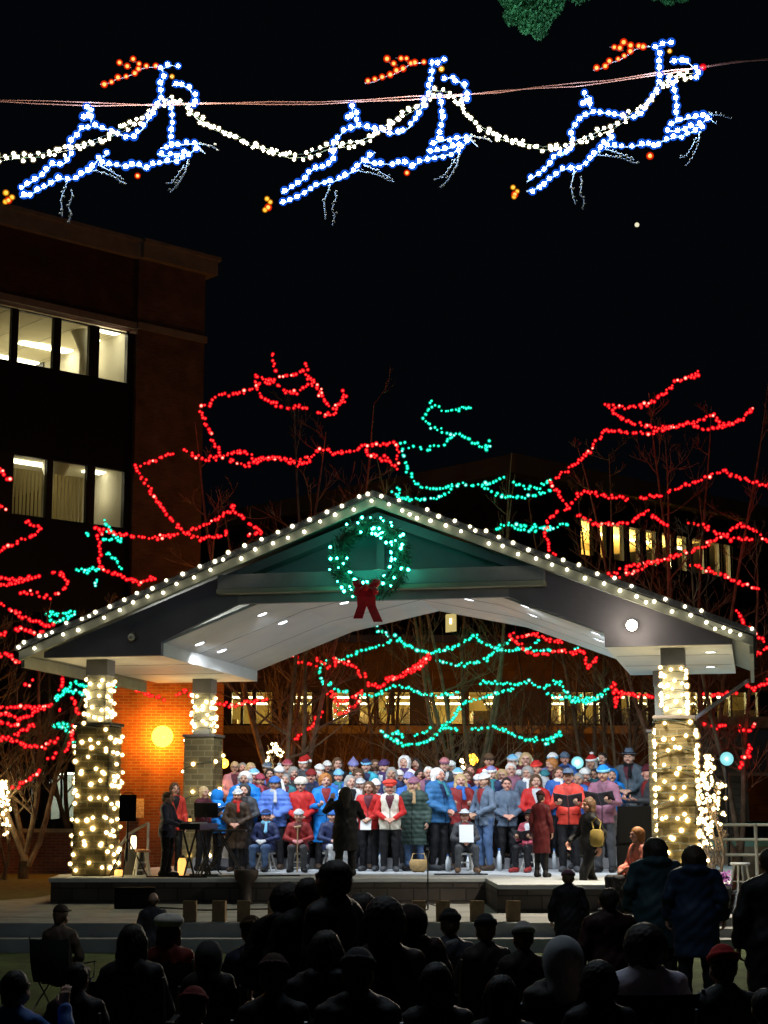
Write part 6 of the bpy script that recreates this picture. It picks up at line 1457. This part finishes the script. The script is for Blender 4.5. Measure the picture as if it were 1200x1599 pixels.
Q(845,1243,28.6,'person in a dark red coat standing before the seated singer in pink', STG-.0, pose='down', coat='long', cc1=(.085,.008,.010), pants=CB, hair='hair_short', hairc='hdark', hat='beanie', hatc=(.06,.008,.01), hatc2=(.06,.008,.01), rz=math.pi-.5, wide=.9)
Q(920,1244,27.4,'person in black walking past the choir with a yellow bag', PLZ+.002, pose='walk', coat='jacket', cc1=CB, pants=CB, hair='hair_bob', hairc='hbrown', rz=-1.2, hmax=1.25)
mb = MB(); mb.lathe([(.05,-.02),(.10,.01),(.115,.10),(.10,.22),(.06,.25)], n=18); mb.tube([(.05,0,.26),(.07,0,.36),(0,0,.42),(-.07,0,.36),(-.05,0,.26)], .012, 6)
prop('shoulder_bag', 'yellow bag carried by the person in black walking past', 'bag', mb, mat('yellow_bag_cloth', (.20,.14,.02), .8, noise=.2), (tx(931,27.2), 27.15, P(931,1310,27.2).z-.1), smooth=True)
# keyboard and stand
kx, ky = tx(313,28.9), 28.75
KB = thing('keyboard', 'black electronic keyboard on a crossed stand at the left of the stage', 'keyboard', (kx, ky, STG), math.radians(82))
M_kb = mat('keyboard_black', (.02,.02,.022), .35); M_key = mat('piano_key_white', (.75,.75,.72), .3)
mb = MB(); mb.b2((-.62,-.17,.76),(.62,.17,.86)); mb.obj('case', M_kb, KB, bevel=.01)
mb = MB(); 
for k in range(52): mb.b2((-.58+k*.0223,.0,.861),(-.58+k*.0223+.0208,.15,.875))
mb.obj('white_keys', M_key, KB)
mb = MB()
for k in range(52):
    if k % 7 not in (2, 6): mb.b2((-.58+k*.0223+.015,.005,.8755),(-.58+k*.0223+.027,.09,.887))
mb.obj('black_keys', M_kb, KB)
mb = MB()
for y in (-.14,.14): mb.tube([(-.38,y,.02),(.38,y,.755)], .018, 8); mb.tube([(.38,y+.03,.02),(-.38,y+.03,.755)], .018, 8)
for x in (-.38,.38): mb.tube([(x,-.24,.02),(x,.24,.02)], .018, 8)
mb.obj('stand', M_fix, KB)
K2 = thing('folding_table', 'small dark folding table on crossed legs right of the keyboard', 'table', (tx(352,29.4), 29.4, STG))
mb = MB(); mb.b2((-.36,-.25,.72),(.36,.25,.75)); mb.obj('tabletop', M_kb, K2, bevel=.008)
for s in (-1,1):
    mb = MB(); mb.tube([(s*.32,-.2,.0),(-s*.1,-.2,.718)], .016, 6); mb.tube([(s*.32,.2,.0),(-s*.1,.2,.718)], .016, 6); mb.obj('leg', M_fix, K2)
MS = thing('music_stand', 'black music stand with small clip light behind the keyboard', 'music stand', (tx(322,29.6), 29.6, STG))
mb = MB(); mb.tube([(0,0,.05),(0,0,1.02)], .014, 8); mb.obj('pole', M_fix, MS)
for a in (0,2.1,4.2): mb = MB(); mb.tube([(0,0,.3),(.28*math.cos(a),.28*math.sin(a),.012)], .012, 6); mb.obj('leg', M_fix, MS)
mb = MB(); mb.box((0,0,1.08),(.40,.02,.26), Matrix.Translation((0,0,1.08)) @ Matrix.Rotation(.45,4,'X') @ Matrix.Translation((0,0,-1.08))); mb.obj('desk', M_kb, MS)
mb = MB(); vs, fs = ico(.028,2); mb.add(vs, fs); l_ = mb.obj('clip_light', mat('clip_light_glow', (1,1,1), .3, emit=(.8,.8,1), estr=5), MS, True); l_.location = (.23,-.10,1.17); l_.scale = (.6,.6,.6)
# candle lamps on the table
for k, (px, py) in enumerate(((299,1312),(294,1316),(285,1325))):
    pass
# loudspeakers
def speaker(label, px, Y, ztop, w_, h_, d_, base=None, rz=0, group='black loudspeakers'):
    t = thing('loudspeaker', label, 'loudspeaker', (tx(px,Y), Y, ztop-h_), rz, group)
    mb = MB(); mb.prism([(-w_/2,-d_/2),(w_/2,-d_/2),(w_/2*.8,d_/2),(-w_/2*.8,d_/2)], 'z', 0, h_); mb.obj('cabinet', mat('speaker_cabinet', (.004,.004,.004), .95, spec=.1, bump=.3, bscale=120), t, bevel=.015)
    mb = MB(); mb.b2((-w_/2+.025,-d_/2-.012,.03),(w_/2-.025,-d_/2-.002,h_-.03)); mb.obj('grille', mat('speaker_grille', (.005,.005,.005), .95, spec=.1, bump=.6, bscale=250), t, bevel=.006)
    mb = MB(); mb.tube([(-.08,0,h_-.001),(-.06,0,h_+.03),(.06,0,h_+.03),(.08,0,h_-.001)], .01, 6); mb.obj('handle', M_fix, t)
    return t
speaker('black loudspeaker raised on a tripod beside the left pedestal', 200, 28.7, P(200,1241,28.7).z, .28, .43, .26, rz=.1)
TS = thing('speaker_tripod', 'black tripod stand under the raised left loudspeaker', 'stand', (tx(200,28.7), 28.7, STG))
zz = P(200,1241,28.7).z-.43-STG
mb = MB(); mb.tube([(0,0,.25),(0,0,zz-.003)], .018, 8); mb.obj('pole', M_fix, TS)
for a in (.5,2.6,4.7): mb = MB(); mb.tube([(0,0,.62),(.36*math.cos(a),.36*math.sin(a),.012)], .012, 6); mb.obj('leg', M_fix, TS)
sb_ = G(990,1362,STG); 
speaker('tall black loudspeaker cabinet at the right front of the stage', 990, 29.0, P(990,1259,29.0).z, .56, P(990,1259,29.0).z-STG-.52, .5, rz=-.1)
speaker('black bass cabinet under the tall right loudspeaker', 990, 29.02, STG+.515, .60, .512, .52, rz=-.1)
t = speaker('black bass cabinet on the plaza before the left end of the stage', 217, 27.0, P(217,1385,27.0).z, .62, P(217,1385,27.0).z-PLZ-.002, .5, rz=0)
t = speaker('low black monitor cabinet on the plaza before the walking person', 838, 26.0, P(838,1385,26.0).z, .56, P(838,1385,26.0).z-PLZ-.002, .4, rz=.1)
# flared drum-like stand in front of the stage
mb = MB(); p_ = G(384,1412,PLZ); H_ = P(384,1358,p_.y).z-PLZ
mb.lathe([(.13,0),(.10,.05),(.085,H_*.45),(.10,H_*.55),(.19,H_*.78),(.20,H_-.02),(.185,H_)], n=24)
dr_ = prop('hand_drum', 'dark flared hand drum standing on the plaza before the stage', 'drum', mb, mat('drum_dark_wood', (.03,.02,.015), .6), (p_.x, p_.y, PLZ+.002), smooth=True)
# microphone stand
MC = thing('microphone_stand', 'thin black microphone stand on the plaza right of centre', 'microphone stand', (tx(668,26.4), 26.4, PLZ))
mb = MB(); mb.tube([(0,0,.02),(0,0,P(668,1345,26.4).z-PLZ)], .011, 8); mb.obj('pole', M_fix, MC)
for a in (.2,2.3,4.4): mb = MB(); mb.tube([(0,0,.1),(.30*math.cos(a),.30*math.sin(a),.012)], .010, 6); mb.obj('leg', M_fix, MC)
mb = MB(); mb.lathe([(.012,0),(.016,.1),(.026,.12),(.026,.16),(.008,.18)], n=12); m_ = mb.obj('microphone', M_fix, MC, True); m_.location = (0,0,P(668,1345,26.4).z-PLZ)
# stools
M_stw = mat('white_stool_paint', (.70,.70,.68), .5, noise=.1)
def stool(label, x, y, z, H, r=.17, rz=.3, seatm=None):
    t = thing('stool', label, 'stool', (x, y, z), rz, 'stools around the stage')
    mb = MB(); mb.lathe([(r-.02,H-.04),(r,H-.03),(r,H-.01),(r-.015,H)], n=24); mb.obj('seat', seatm or M_stw, t, True)
    an = [math.pi/4+i*math.pi/2 for i in range(4)]
    tp = [Vector((math.cos(a)*r*.62, math.sin(a)*r*.62, H-.035)) for a in an]; bt_ = [Vector((math.cos(a)*r*1.25, math.sin(a)*r*1.25, 0.0)) for a in an]
    for a, b in zip(bt_, tp): mb = MB(); mb.tube([a, b], [.016,.019], 8); mb.obj('leg', M_stw, t, True)
    for i in range(4):
        for f in ((.30,) if i % 2 else (.22,.55)):
            mb = MB(); mb.tube([bt_[i].lerp(tp[i], f), bt_[(i+1)%4].lerp(tp[(i+1)%4], f)], .011, 6); mb.obj('stretcher', M_stw, t, True)
    return t
p_ = G(1158,1409,PLZ); stool('tall white wooden stool standing alone at the right', p_.x, p_.y, PLZ+.001, P(1158,1347,p_.y).z-PLZ, .165)
stool('small white stool with wooden seat behind the left loudspeaker stand', tx(224,29.5), 29.5, STG+.001, .42, .14, seatm=mat('wood_seat', (.40,.20,.10), .5))
for t_, l_ in (('navy coat, jeans','white stool under the seated singer in navy and jeans'),('walking cane','white stool under the seated singer with the cane'),('half hidden behind','white stool behind the conductor under the blue-hatted singer'),('brimmed cap and dark','white stool under the seated man holding the white paper'),('pink jacket and dark brimmed','white stool under the pink-jacketed seated singer')):
    b = find(t_); s = b.scale[2]; Rz = Matrix.Rotation(b.rotation_euler[2],4,'Z'); c = b.location + Rz @ Vector((0,.02*s,0))
    stool(l_, c.x, c.y, STG+.001, .405*s, .17, b.rotation_euler[2])
# bottles and jars on the deck
def bottle(label, px, py, h=.24, r=.035, m_=None):
    p = G(px, py, STG); mb = MB(); mb.lathe([(r,0),(r,h*.62),(r*.45,h*.8),(r*.4,h*.9)], n=16); o = mb.obj('bottle', m_ or mat('pale_bottle', (.62,.68,.72), .25, spec=.6), None, True); o.location = (p.x, p.y, STG+.002)
    tag(o, label, 'bottle', 'bottles on the stage deck'); mb = MB(); mb.lathe([(r*.45,h*.9),(r*.45,h)], n=12); mb.obj('bottle_cap', mat('bottle_cap_blue', (.05,.15,.4), .4), o)
bottle('tall pale bottle left of the wicker bag', 641, 1356, .42, .05); bottle('white bottle on the deck left of the seated man', 700, 1361, .30, .045); bottle('pale bottle behind the seated man\'s right foot', 731, 1360, .28, .03)
bottle('pale bottle between the slate-jacketed man and the pink seated singer', 780, 1360, .40, .045); bottle('clear bottle beside the conductor\'s right side', 593, 1358, .30, .035); bottle('small bottle right of the pink seated singer\'s stool', 866, 1358, .38, .04)
bottle('pale jar by the small wooden-seat stool', 212, 1358, .2, .06, mat('cream_jar', (.6,.5,.3), .4)); 
mb = MB(); mb.lathe([(.09,0),(.15,.06),(.17,.16),(.14,.22)], n=18); mb.tube([(-.13,0,.2),(-.1,0,.32),(.1,0,.32),(.13,0,.2)], .012, 6)
p_ = G(654,1362,STG); prop('wicker_bag', 'round tan wicker bag at the feet of the green quilted coat', 'bag', mb, mat('wicker_tan', (.38,.25,.10), .9, noise=.4, nscale=40, bump=.8), (p_.x, p_.y, STG+.002), smooth=True)
mb = MB(); mb.b2((-.45,-.12,0),(.45,.12,.02)); p_ = G(720,1366,STG); prop('floor_mat', 'thin dark mat on the deck under the seated man\'s feet', 'mat', mb, M_fix, (p_.x, p_.y, STG+.001))
# glowing candle jars near the left pedestal
M_can = mat('candle_glow', (1,.7,.3), .5, emit=(1,.45,.10), estr=1.6)
for k, (px, py, r, h, lb) in enumerate(((210,1316,.05,.22,'tall glowing candle lantern right of the left pedestal'),(188,1336,.07,.10,'round orange glowing lantern at the foot of the left pedestal'),(286,1362,.07,.28,'orange glowing lantern under the keyboard'),(297,1313,.03,.05,'small glowing lamp on the keyboard'))):
    z0 = STG+.002 if py > 1330 else P(px,py,28.6).z-h/2
    Y_ = 29.3 if k < 2 else (29.6 if k == 2 else 28.75)
    if k == 3: z0 = STG+.89
    if k == 0: z0 = STG+.43; Y_ = 29.9
    t = thing('candle_lantern', lb, 'lantern', (tx(px,Y_), Y_, z0), 0, 'glowing lanterns')
    mb = MB(); mb.lathe([(r*.9,0),(r,h*.2),(r,h*.8),(r*.7,h)], n=16); mb.obj('glass', M_can if k else mat('candle_white', (1,.9,.7), .5, emit=(1,.85,.55), estr=2.2), t, True)
    mb = MB(); mb.lathe([(r*.75,h+.001),(r*.8,h+.02),(r*.3,h+.05)], n=16); mb.obj('lid', M_fix, t, True)
mb = MB(); mb.b2((-.16,-.16,0),(.16,.16,.425)); prop('amplifier', 'small dark amplifier box behind the left speaker stand', 'amplifier', mb, M_kb, (tx(212,29.9), 29.9, STG+.001), bevel=.02)
# handrail
hr = MB(); pts = [P(188,1320,31.5), P(200,1303,31.4), P(232,1285,31.2)]; hr.tube(pts, .025, 8); hr.tube([pts[0], Vector((pts[0].x,pts[0].y,STG-.01))], .025, 8); hr.tube([pts[1], Vector((pts[1].x,pts[1].y,STG-.01))], .025, 8); hr.tube([pts[2], Vector((pts[2].x,pts[2].y,STG-.01))], .025, 8)
o = hr.obj('handrail', mat('steel_rail', (.55,.55,.55), .35, metal=.4), None, True); tag(o, 'grey metal handrail behind the left loudspeaker', 'handrail')
# paper bag lanterns on the plaza edge
M_bag = mat('brown_paper_bag', (.20,.125,.06), .9, noise=.2, nscale=12, bump=.4)
for k, px in enumerate((300,345,383,431,654,691,744,800)):
    x = tx(px, YF+.25); h = .27; w_, d_ = .085, .055
    mb = MB(); mb.add([(-w_,-d_,0),(w_,-d_,0),(w_,d_,0),(-w_,d_,0),(-w_*1.03,-d_*1.1,h),(w_*1.03,-d_*1.1,h),(w_*1.03,d_*1.1,h),(-w_*1.03,d_*1.1,h),(-w_*.97,-d_,h-.004),(w_*.97,-d_,h-.004),(w_*.97,d_,h-.004),(-w_*.97,d_,h-.004)], [(3,2,1,0),(0,1,5,4),(1,2,6,5),(2,3,7,6),(3,0,4,7),(4,5,9,8),(5,6,10,9),(6,7,11,10),(7,4,8,11),(8,9,10,11)])
    o = mb.obj('paper_bag_lantern', M_bag); o.location = (x, YF+.25+random.uniform(-.03,.03), PLZ+.002); o.rotation_euler = (0,0,random.uniform(-.2,.2))
    nth = ['first','second','third','last'][k % 4]
    tag(o, 'brown paper bag, %s from the left in the %s row along the plaza edge' % (nth, 'left' if k < 4 else 'right'), 'paper bag', 'paper bag lanterns along the plaza edge')
# flowers
FL = thing('flower_bunch', 'purple ruffled flower bunch on the dark box left of the white stool', 'flowers', (tx(1117,25.6), 25.6, STG+.0))
mb = MB(); rnd = random.Random(3)
for k in range(240):
    c = Vector((rnd.gauss(0,.085), rnd.gauss(0,.05), .08+rnd.gauss(0,.04))); a = Vector((rnd.gauss(0,1),rnd.gauss(0,1),rnd.gauss(0,1))).normalized()*.035; b = a.orthogonal().normalized()*.03
    mb.add([c-a, c+b, c+a, c-b], [(0,1,2,3)])
mb.obj('petals', mat('purple_petal', (.30,.05,.34), .7, noise=.3), FL)
mb = MB(); mb.lathe([(.05,-.0),(.09,.05)], n=12); mb.obj('wrap', mat('pale_wrap', (.5,.45,.35), .7), FL)
# ================================================================ AUDIENCE
GA = 'audience on the lawn'
M_chf = mat('camp_chair_cloth', (.015,.015,.018), .85, bump=.3); M_chm = mat('camp_chair_tube', (.22,.22,.22), .4, metal=.6)
def chair(label, x, y, rz, s=1.0):
    t = thing('camp_chair', label, 'folding chair', (x, y, 0.0), rz, 'folding chairs on the lawn'); t.scale = (s,)*3
    mb = MB(); mb.add([(-.25,-.42,.44),(.25,-.42,.44),(.23,.0,.40),(-.23,.0,.40),(-.25,-.42,.425),(.25,-.42,.425),(.23,.0,.385),(-.23,.0,.385)], [(0,1,2,3),(7,6,5,4),(0,4,5,1),(1,5,6,2),(2,6,7,3),(3,7,4,0)]); mb.obj('seat', M_chf, t)
    mb = MB(); 
    vs = []
    for i in range(7):
        f = i/6; bow = .04*math.sin(f*math.pi)
        for j in range(5): q = j/4; vs.append((-.25+.5*q, .14+.12*f+bow+.03*math.sin(q*math.pi), .42+.50*f))
    n_ = len(vs); fs = [(i*5+j, i*5+j+1, (i+1)*5+j+1, (i+1)*5+j) for i in range(6) for j in range(4)]
    mb.add(vs, fs); mb.add([(x_, y_+.012, z_) for x_, y_, z_ in vs], [f[::-1] for f in fs]); mb.obj('backrest', M_chf, t, True)
    for s_ in (-1,1):
        mb = MB(); mb.tube([(s_*.26,-.42,.0),(s_*.26,.15,.55),(s_*.255,.28,.95)], .011, 6); mb.obj('back_pole', M_chm, t)
        mb = MB(); mb.tube([(s_*.26,.26,.0),(s_*.26,-.40,.46),(s_*.26,-.40,.62)], .011, 6); mb.obj('leg', M_chm, t)
        mb = MB(); mb.box((s_*.27,-.12,.63),(.07,.5,.015)); mb.obj('armrest', M_chf, t, bevel=.006)
    return t
def A(px, yt, Y, label, ch=None, **k):
    k.setdefault('rz', math.pi + random.uniform(-.15,.15)); k.setdefault('pose','sitclasp'); k.setdefault('pants','black'); k.setdefault('group', GA)
    b = Q(px, yt, Y, label, LZ(Y)+.003, **k)
    if ch: s = b.scale[2]; chair(ch, b.location.x, b.location.y, b.rotation_euler[2], s).location.z = LZ(Y)
    return b
DK = (.035,.030,.034)
A(100,1407,17.5,'seated person in brown coat and cap at the far left of the audience','folding chair with pale poles at the far left', cc1=(.12,.075,.05), hat='cap', hatc='dbrown', rz=math.pi-.3)
A(243,1392,18.2,'bald person in dark jacket in the second audience row at left', None, cc1=DK, hair='hair_bald', hairc='hbrown', pose='down', hmin=.6)
A(268,1421,14.6,'person in white knitted beret and dark red coat in the audience','folding chair under the white beret', cc1=(.22,.03,.025), hat='beret', hatc='white', hair='hair_bob', hairc='hbrown')
A(212,1440,12.4,'dark-haired person in black left of the white beret','folding chair under the dark-haired person left of the white beret', cc1=DK, hair='hair_bob', hairc='hdark', coat='jacket')
A(395,1423,14.4,'person in brown knit hat and dark blue coat in the left centre of the audience','folding chair under the brown knit hat', cc1=(.03,.04,.09), hat='beanie', hatc='dbrown', hatc2='brown')
A(34,1512,10.2,'person in blue jacket raising both hands to take a photo at bottom left','folding chair at the bottom left corner', cc1='blue', pose='sitphone', hair='hair_short', hairc='hdark', rz=math.pi-.4)
A(308,1532,10.0,'child in a dark red hood low between two adults', None, cc1=(.02,.02,.03), hat='beanie', hatc='dred', hatc2='dred', pose='sitclasp', hmin=.5)
A(128,1500,11.5,'person in black low at the left bottom', 'folding chair of the person in black at left bottom', cc1=DK, hair='hair_short', hairc='hdark')
A(482,1368,12.5,'standing person in black coat left of the leaning man', None, cc1=(.008,.007,.007), pose='down', coat='long', hair='hair_short', hairc='hdark', hmin=.7, wide=1.15)
b = A(522,1340,11.6,'standing man in black bending his head to the left in the centre', None, cc1=(.01,.008,.008), pose='down', hair='hair_short', hairc='hdark', rz=math.pi+.95, skin=M_skin4, wide=1.15, hmin=.7)
A(600,1400,11.2,'seated person in black with red-trimmed sleeve in the centre','folding chair in the centre of the audience', cc1=(.03,.006,.005), hair='hair_curly', hairc='hdark', hmax=1.3)
A(560,1470,9.8,'person in a black puffer nearest the camera at the centre','nearest folding chair at the centre', cc1=DK, coat='puffer', hat='beanie', hatc=(.05,.045,.05), hatc2=(.07,.06,.06))
A(430,1480,10.4,'person in a black hat left of the centre front','folding chair left of the centre front', cc1=DK, hat='beanie', hatc=(.07,.03,.02), hatc2=(.06,.03,.02))
A(702,1412,15.2,'person in dark knit hat with a pale coat collar right of centre','folding chair under the dark knit hat with pale collar', cc1=(.06,.06,.08), hat='beanie', hatc=(.03,.028,.03), hatc2=(.05,.05,.05), scarf='grey')
A(757,1420,14.6,'person in black hat beside the grey knit hat','folding chair under the black hat', cc1=DK, hat='beanie', hatc=(.04,.04,.05), hatc2=(.05,.05,.06))
A(815,1432,14.0,'person in pale grey knit hat right of the black hat','folding chair under the pale grey knit hat', cc1=DK, hat='beanie', hatc='lgrey', hatc2='lgrey')
A(886,1354,20.0,'standing person in greyish pink hat near the stage', None, cc1=(.012,.010,.012), hat='beanie', hatc='mauve', hatc2='mauve', pose='down', hmin=.6, coat='long', wide=1.2)
A(876,1450,10.6,'person with a pale grey fur-edged hood seated at the front right','folding chair under the pale fur hood', cc1=(.07,.06,.055), hat='furhood', hatc='lgrey', hatc2='tan', coat='puffer', scarf='tan')
A(1002,1442,11.0,'dark-haired person in a pale lavender jacket seated at the right','folding chair behind the pale lavender jacket', cc1=(.75,.72,.92), hair='hair_curly', hairc='hdark', wide=1.12)
A(1122,1466,10.8,'person in a bright red knit hat and grey coat at the lower right','folding chair under the red knit hat', cc1='dgrey', hat='beanie', hatc='red', hatc2='red', hmin=.7)
A(680,1500,10.0,'person in black low to the right of the centre','folding chair right of the centre front', cc1=DK, hair='hair_bob', hairc='hdark')
A(780,1520,9.6,'person in black between the centre and the fur hood','folding chair left of the fur hood', cc1=DK, hair='hair_long', hairc='hdark')
Q(995,1290,25.5,'woman with auburn hair in a coral coat seated in profile below the tall loudspeaker', PLZ+.002, cc1='coral', hair='hair_bob', hairc='ginger', pose='sitclasp', rz=-1.25, hmin=.7, pants='black')
stool('low stool under the woman in the coral coat', tx(995,25.5)+.0, 25.5, PLZ+.001, .38, .17)
A(1022,1306,19.0,'standing person in dark green-blue coat before the coral coat', None, cc1=(.018,.042,.052), hair='hair_bob', hairc='hdark', pose='down', coat='longhood', wide=1.35, hmax=1.15)
A(1082,1318,18.4,'standing person in dark navy coat right of the green-blue coat', None, cc1=(.010,.024,.055), hair='hair_bob', hairc='dbrown', pose='down', coat='longhood', wide=1.3, hmax=1.15)
A(1202,1322,15.5,'person in black cut by the right frame edge', None, cc1=(.008,.008,.010), hair='hair_short', hairc='hdark', pose='down', coat='long', wide=1.2, hmax=1.2)
A(948,1385,15.0,'person in very dark red coat left of the coral coat', None, cc1=(.035,.008,.010), hair='hair_short', hairc='hdark', pose='down', coat='jacket', wide=1.2, hmin=.6)
A(930,1500,10.2,'person in black right of the fur hood','folding chair right of the fur hood', cc1=DK, hair='hair_curly', hairc='hdark')
A(1185,1540,9.6,'person in black at the bottom right corner','folding chair at the bottom right corner', cc1=DK, hair='hair_short', hairc='hdark')
A(452,1378,13.0,'broad person in black standing at the left of the central dark group', None, cc1=(.012,.010,.010), hair='hair_curly', hairc='hdark', pose='down', coat='longhood', wide=1.3, hmin=.7)
A(566,1392,12.2,'person in black standing between the leaning man and the curly-haired one', None, cc1=(.012,.010,.012), hair='hair_long', hairc='hdark', pose='down', coat='longhood', wide=1.3, hmin=.7)
A(640,1404,12.6,'person standing in dark reddish coat at the right of the central dark group', None, cc1=(.03,.008,.006), hat='hood', hatc=(.02,.008,.008), pose='down', coat='longhood', wide=1.3, hmin=.7)
A(510,1450,10.8,'person in black with long hair seated low in the centre','folding chair low in the centre', cc1=DK, hair='hair_long', hairc='hdark', coat='pufferhood')
A(330,1460,13.2,'person in black right of the white beret','folding chair right of the white beret', cc1=DK, hat='hood', hatc='dgrey', hair='hair_short', hairc='hdark', hmin=.7)
A(646,1440,13.6,'person in black with round head just right of the centre','folding chair of the round-headed person right of centre', cc1=DK, hair='hair_bob', hairc='hdark')

# cables and small things that lie about
def cable(label, pts, mat_=None, r=.012):
    mb = MB(); P3 = [Vector(p) for p in pts]; out = []
    for a, b in zip(P3[:-1], P3[1:]):
        for k in range(6): t = k/6; out.append(a.lerp(b, t)+Vector((.05*math.sin((len(out))*.9), .05*math.cos(len(out)*.7), 0)))
    out.append(P3[-1]); mb.tube(out, r, 5); o = mb.obj('cable', mat_ or M_fix); tag(o, label, 'cable', 'cables on the ground'); return o
cable('black cable trailing along the plaza from the bass cabinet', [(tx(245,26.9),26.9,PLZ+.014),(tx(330,26.2),26.2,PLZ+.014),(tx(450,26.6),26.6,PLZ+.014),(tx(560,26.0),26.0,PLZ+.014),(tx(668,26.4),26.4,PLZ+.014)])
cable('black cable on the stage deck under the keyboard', [(tx(230,28.5),28.5,STG+.014),(tx(300,28.6),28.6,STG+.014),(tx(380,28.9),28.9,STG+.014),(tx(470,29.1),29.1,STG+.014)])
for k, y in enumerate((24.6, 25.9)):
    mb = MB(); mb.b2((-9,y,PLZ-.003),(3.9,y+.012,PLZ+.0015)); o = mb.obj('paving_joint', M_fix); tag(o, kind='structure')
for k, x in enumerate((-7.2,-5.2,-3.2,-1.2,.8,2.8)):
    mb = MB(); mb.b2((x,YF+.06,PLZ-.003),(x+.012,27.5,PLZ+.0018)); o = mb.obj('paving_joint', M_fix); tag(o, kind='structure')
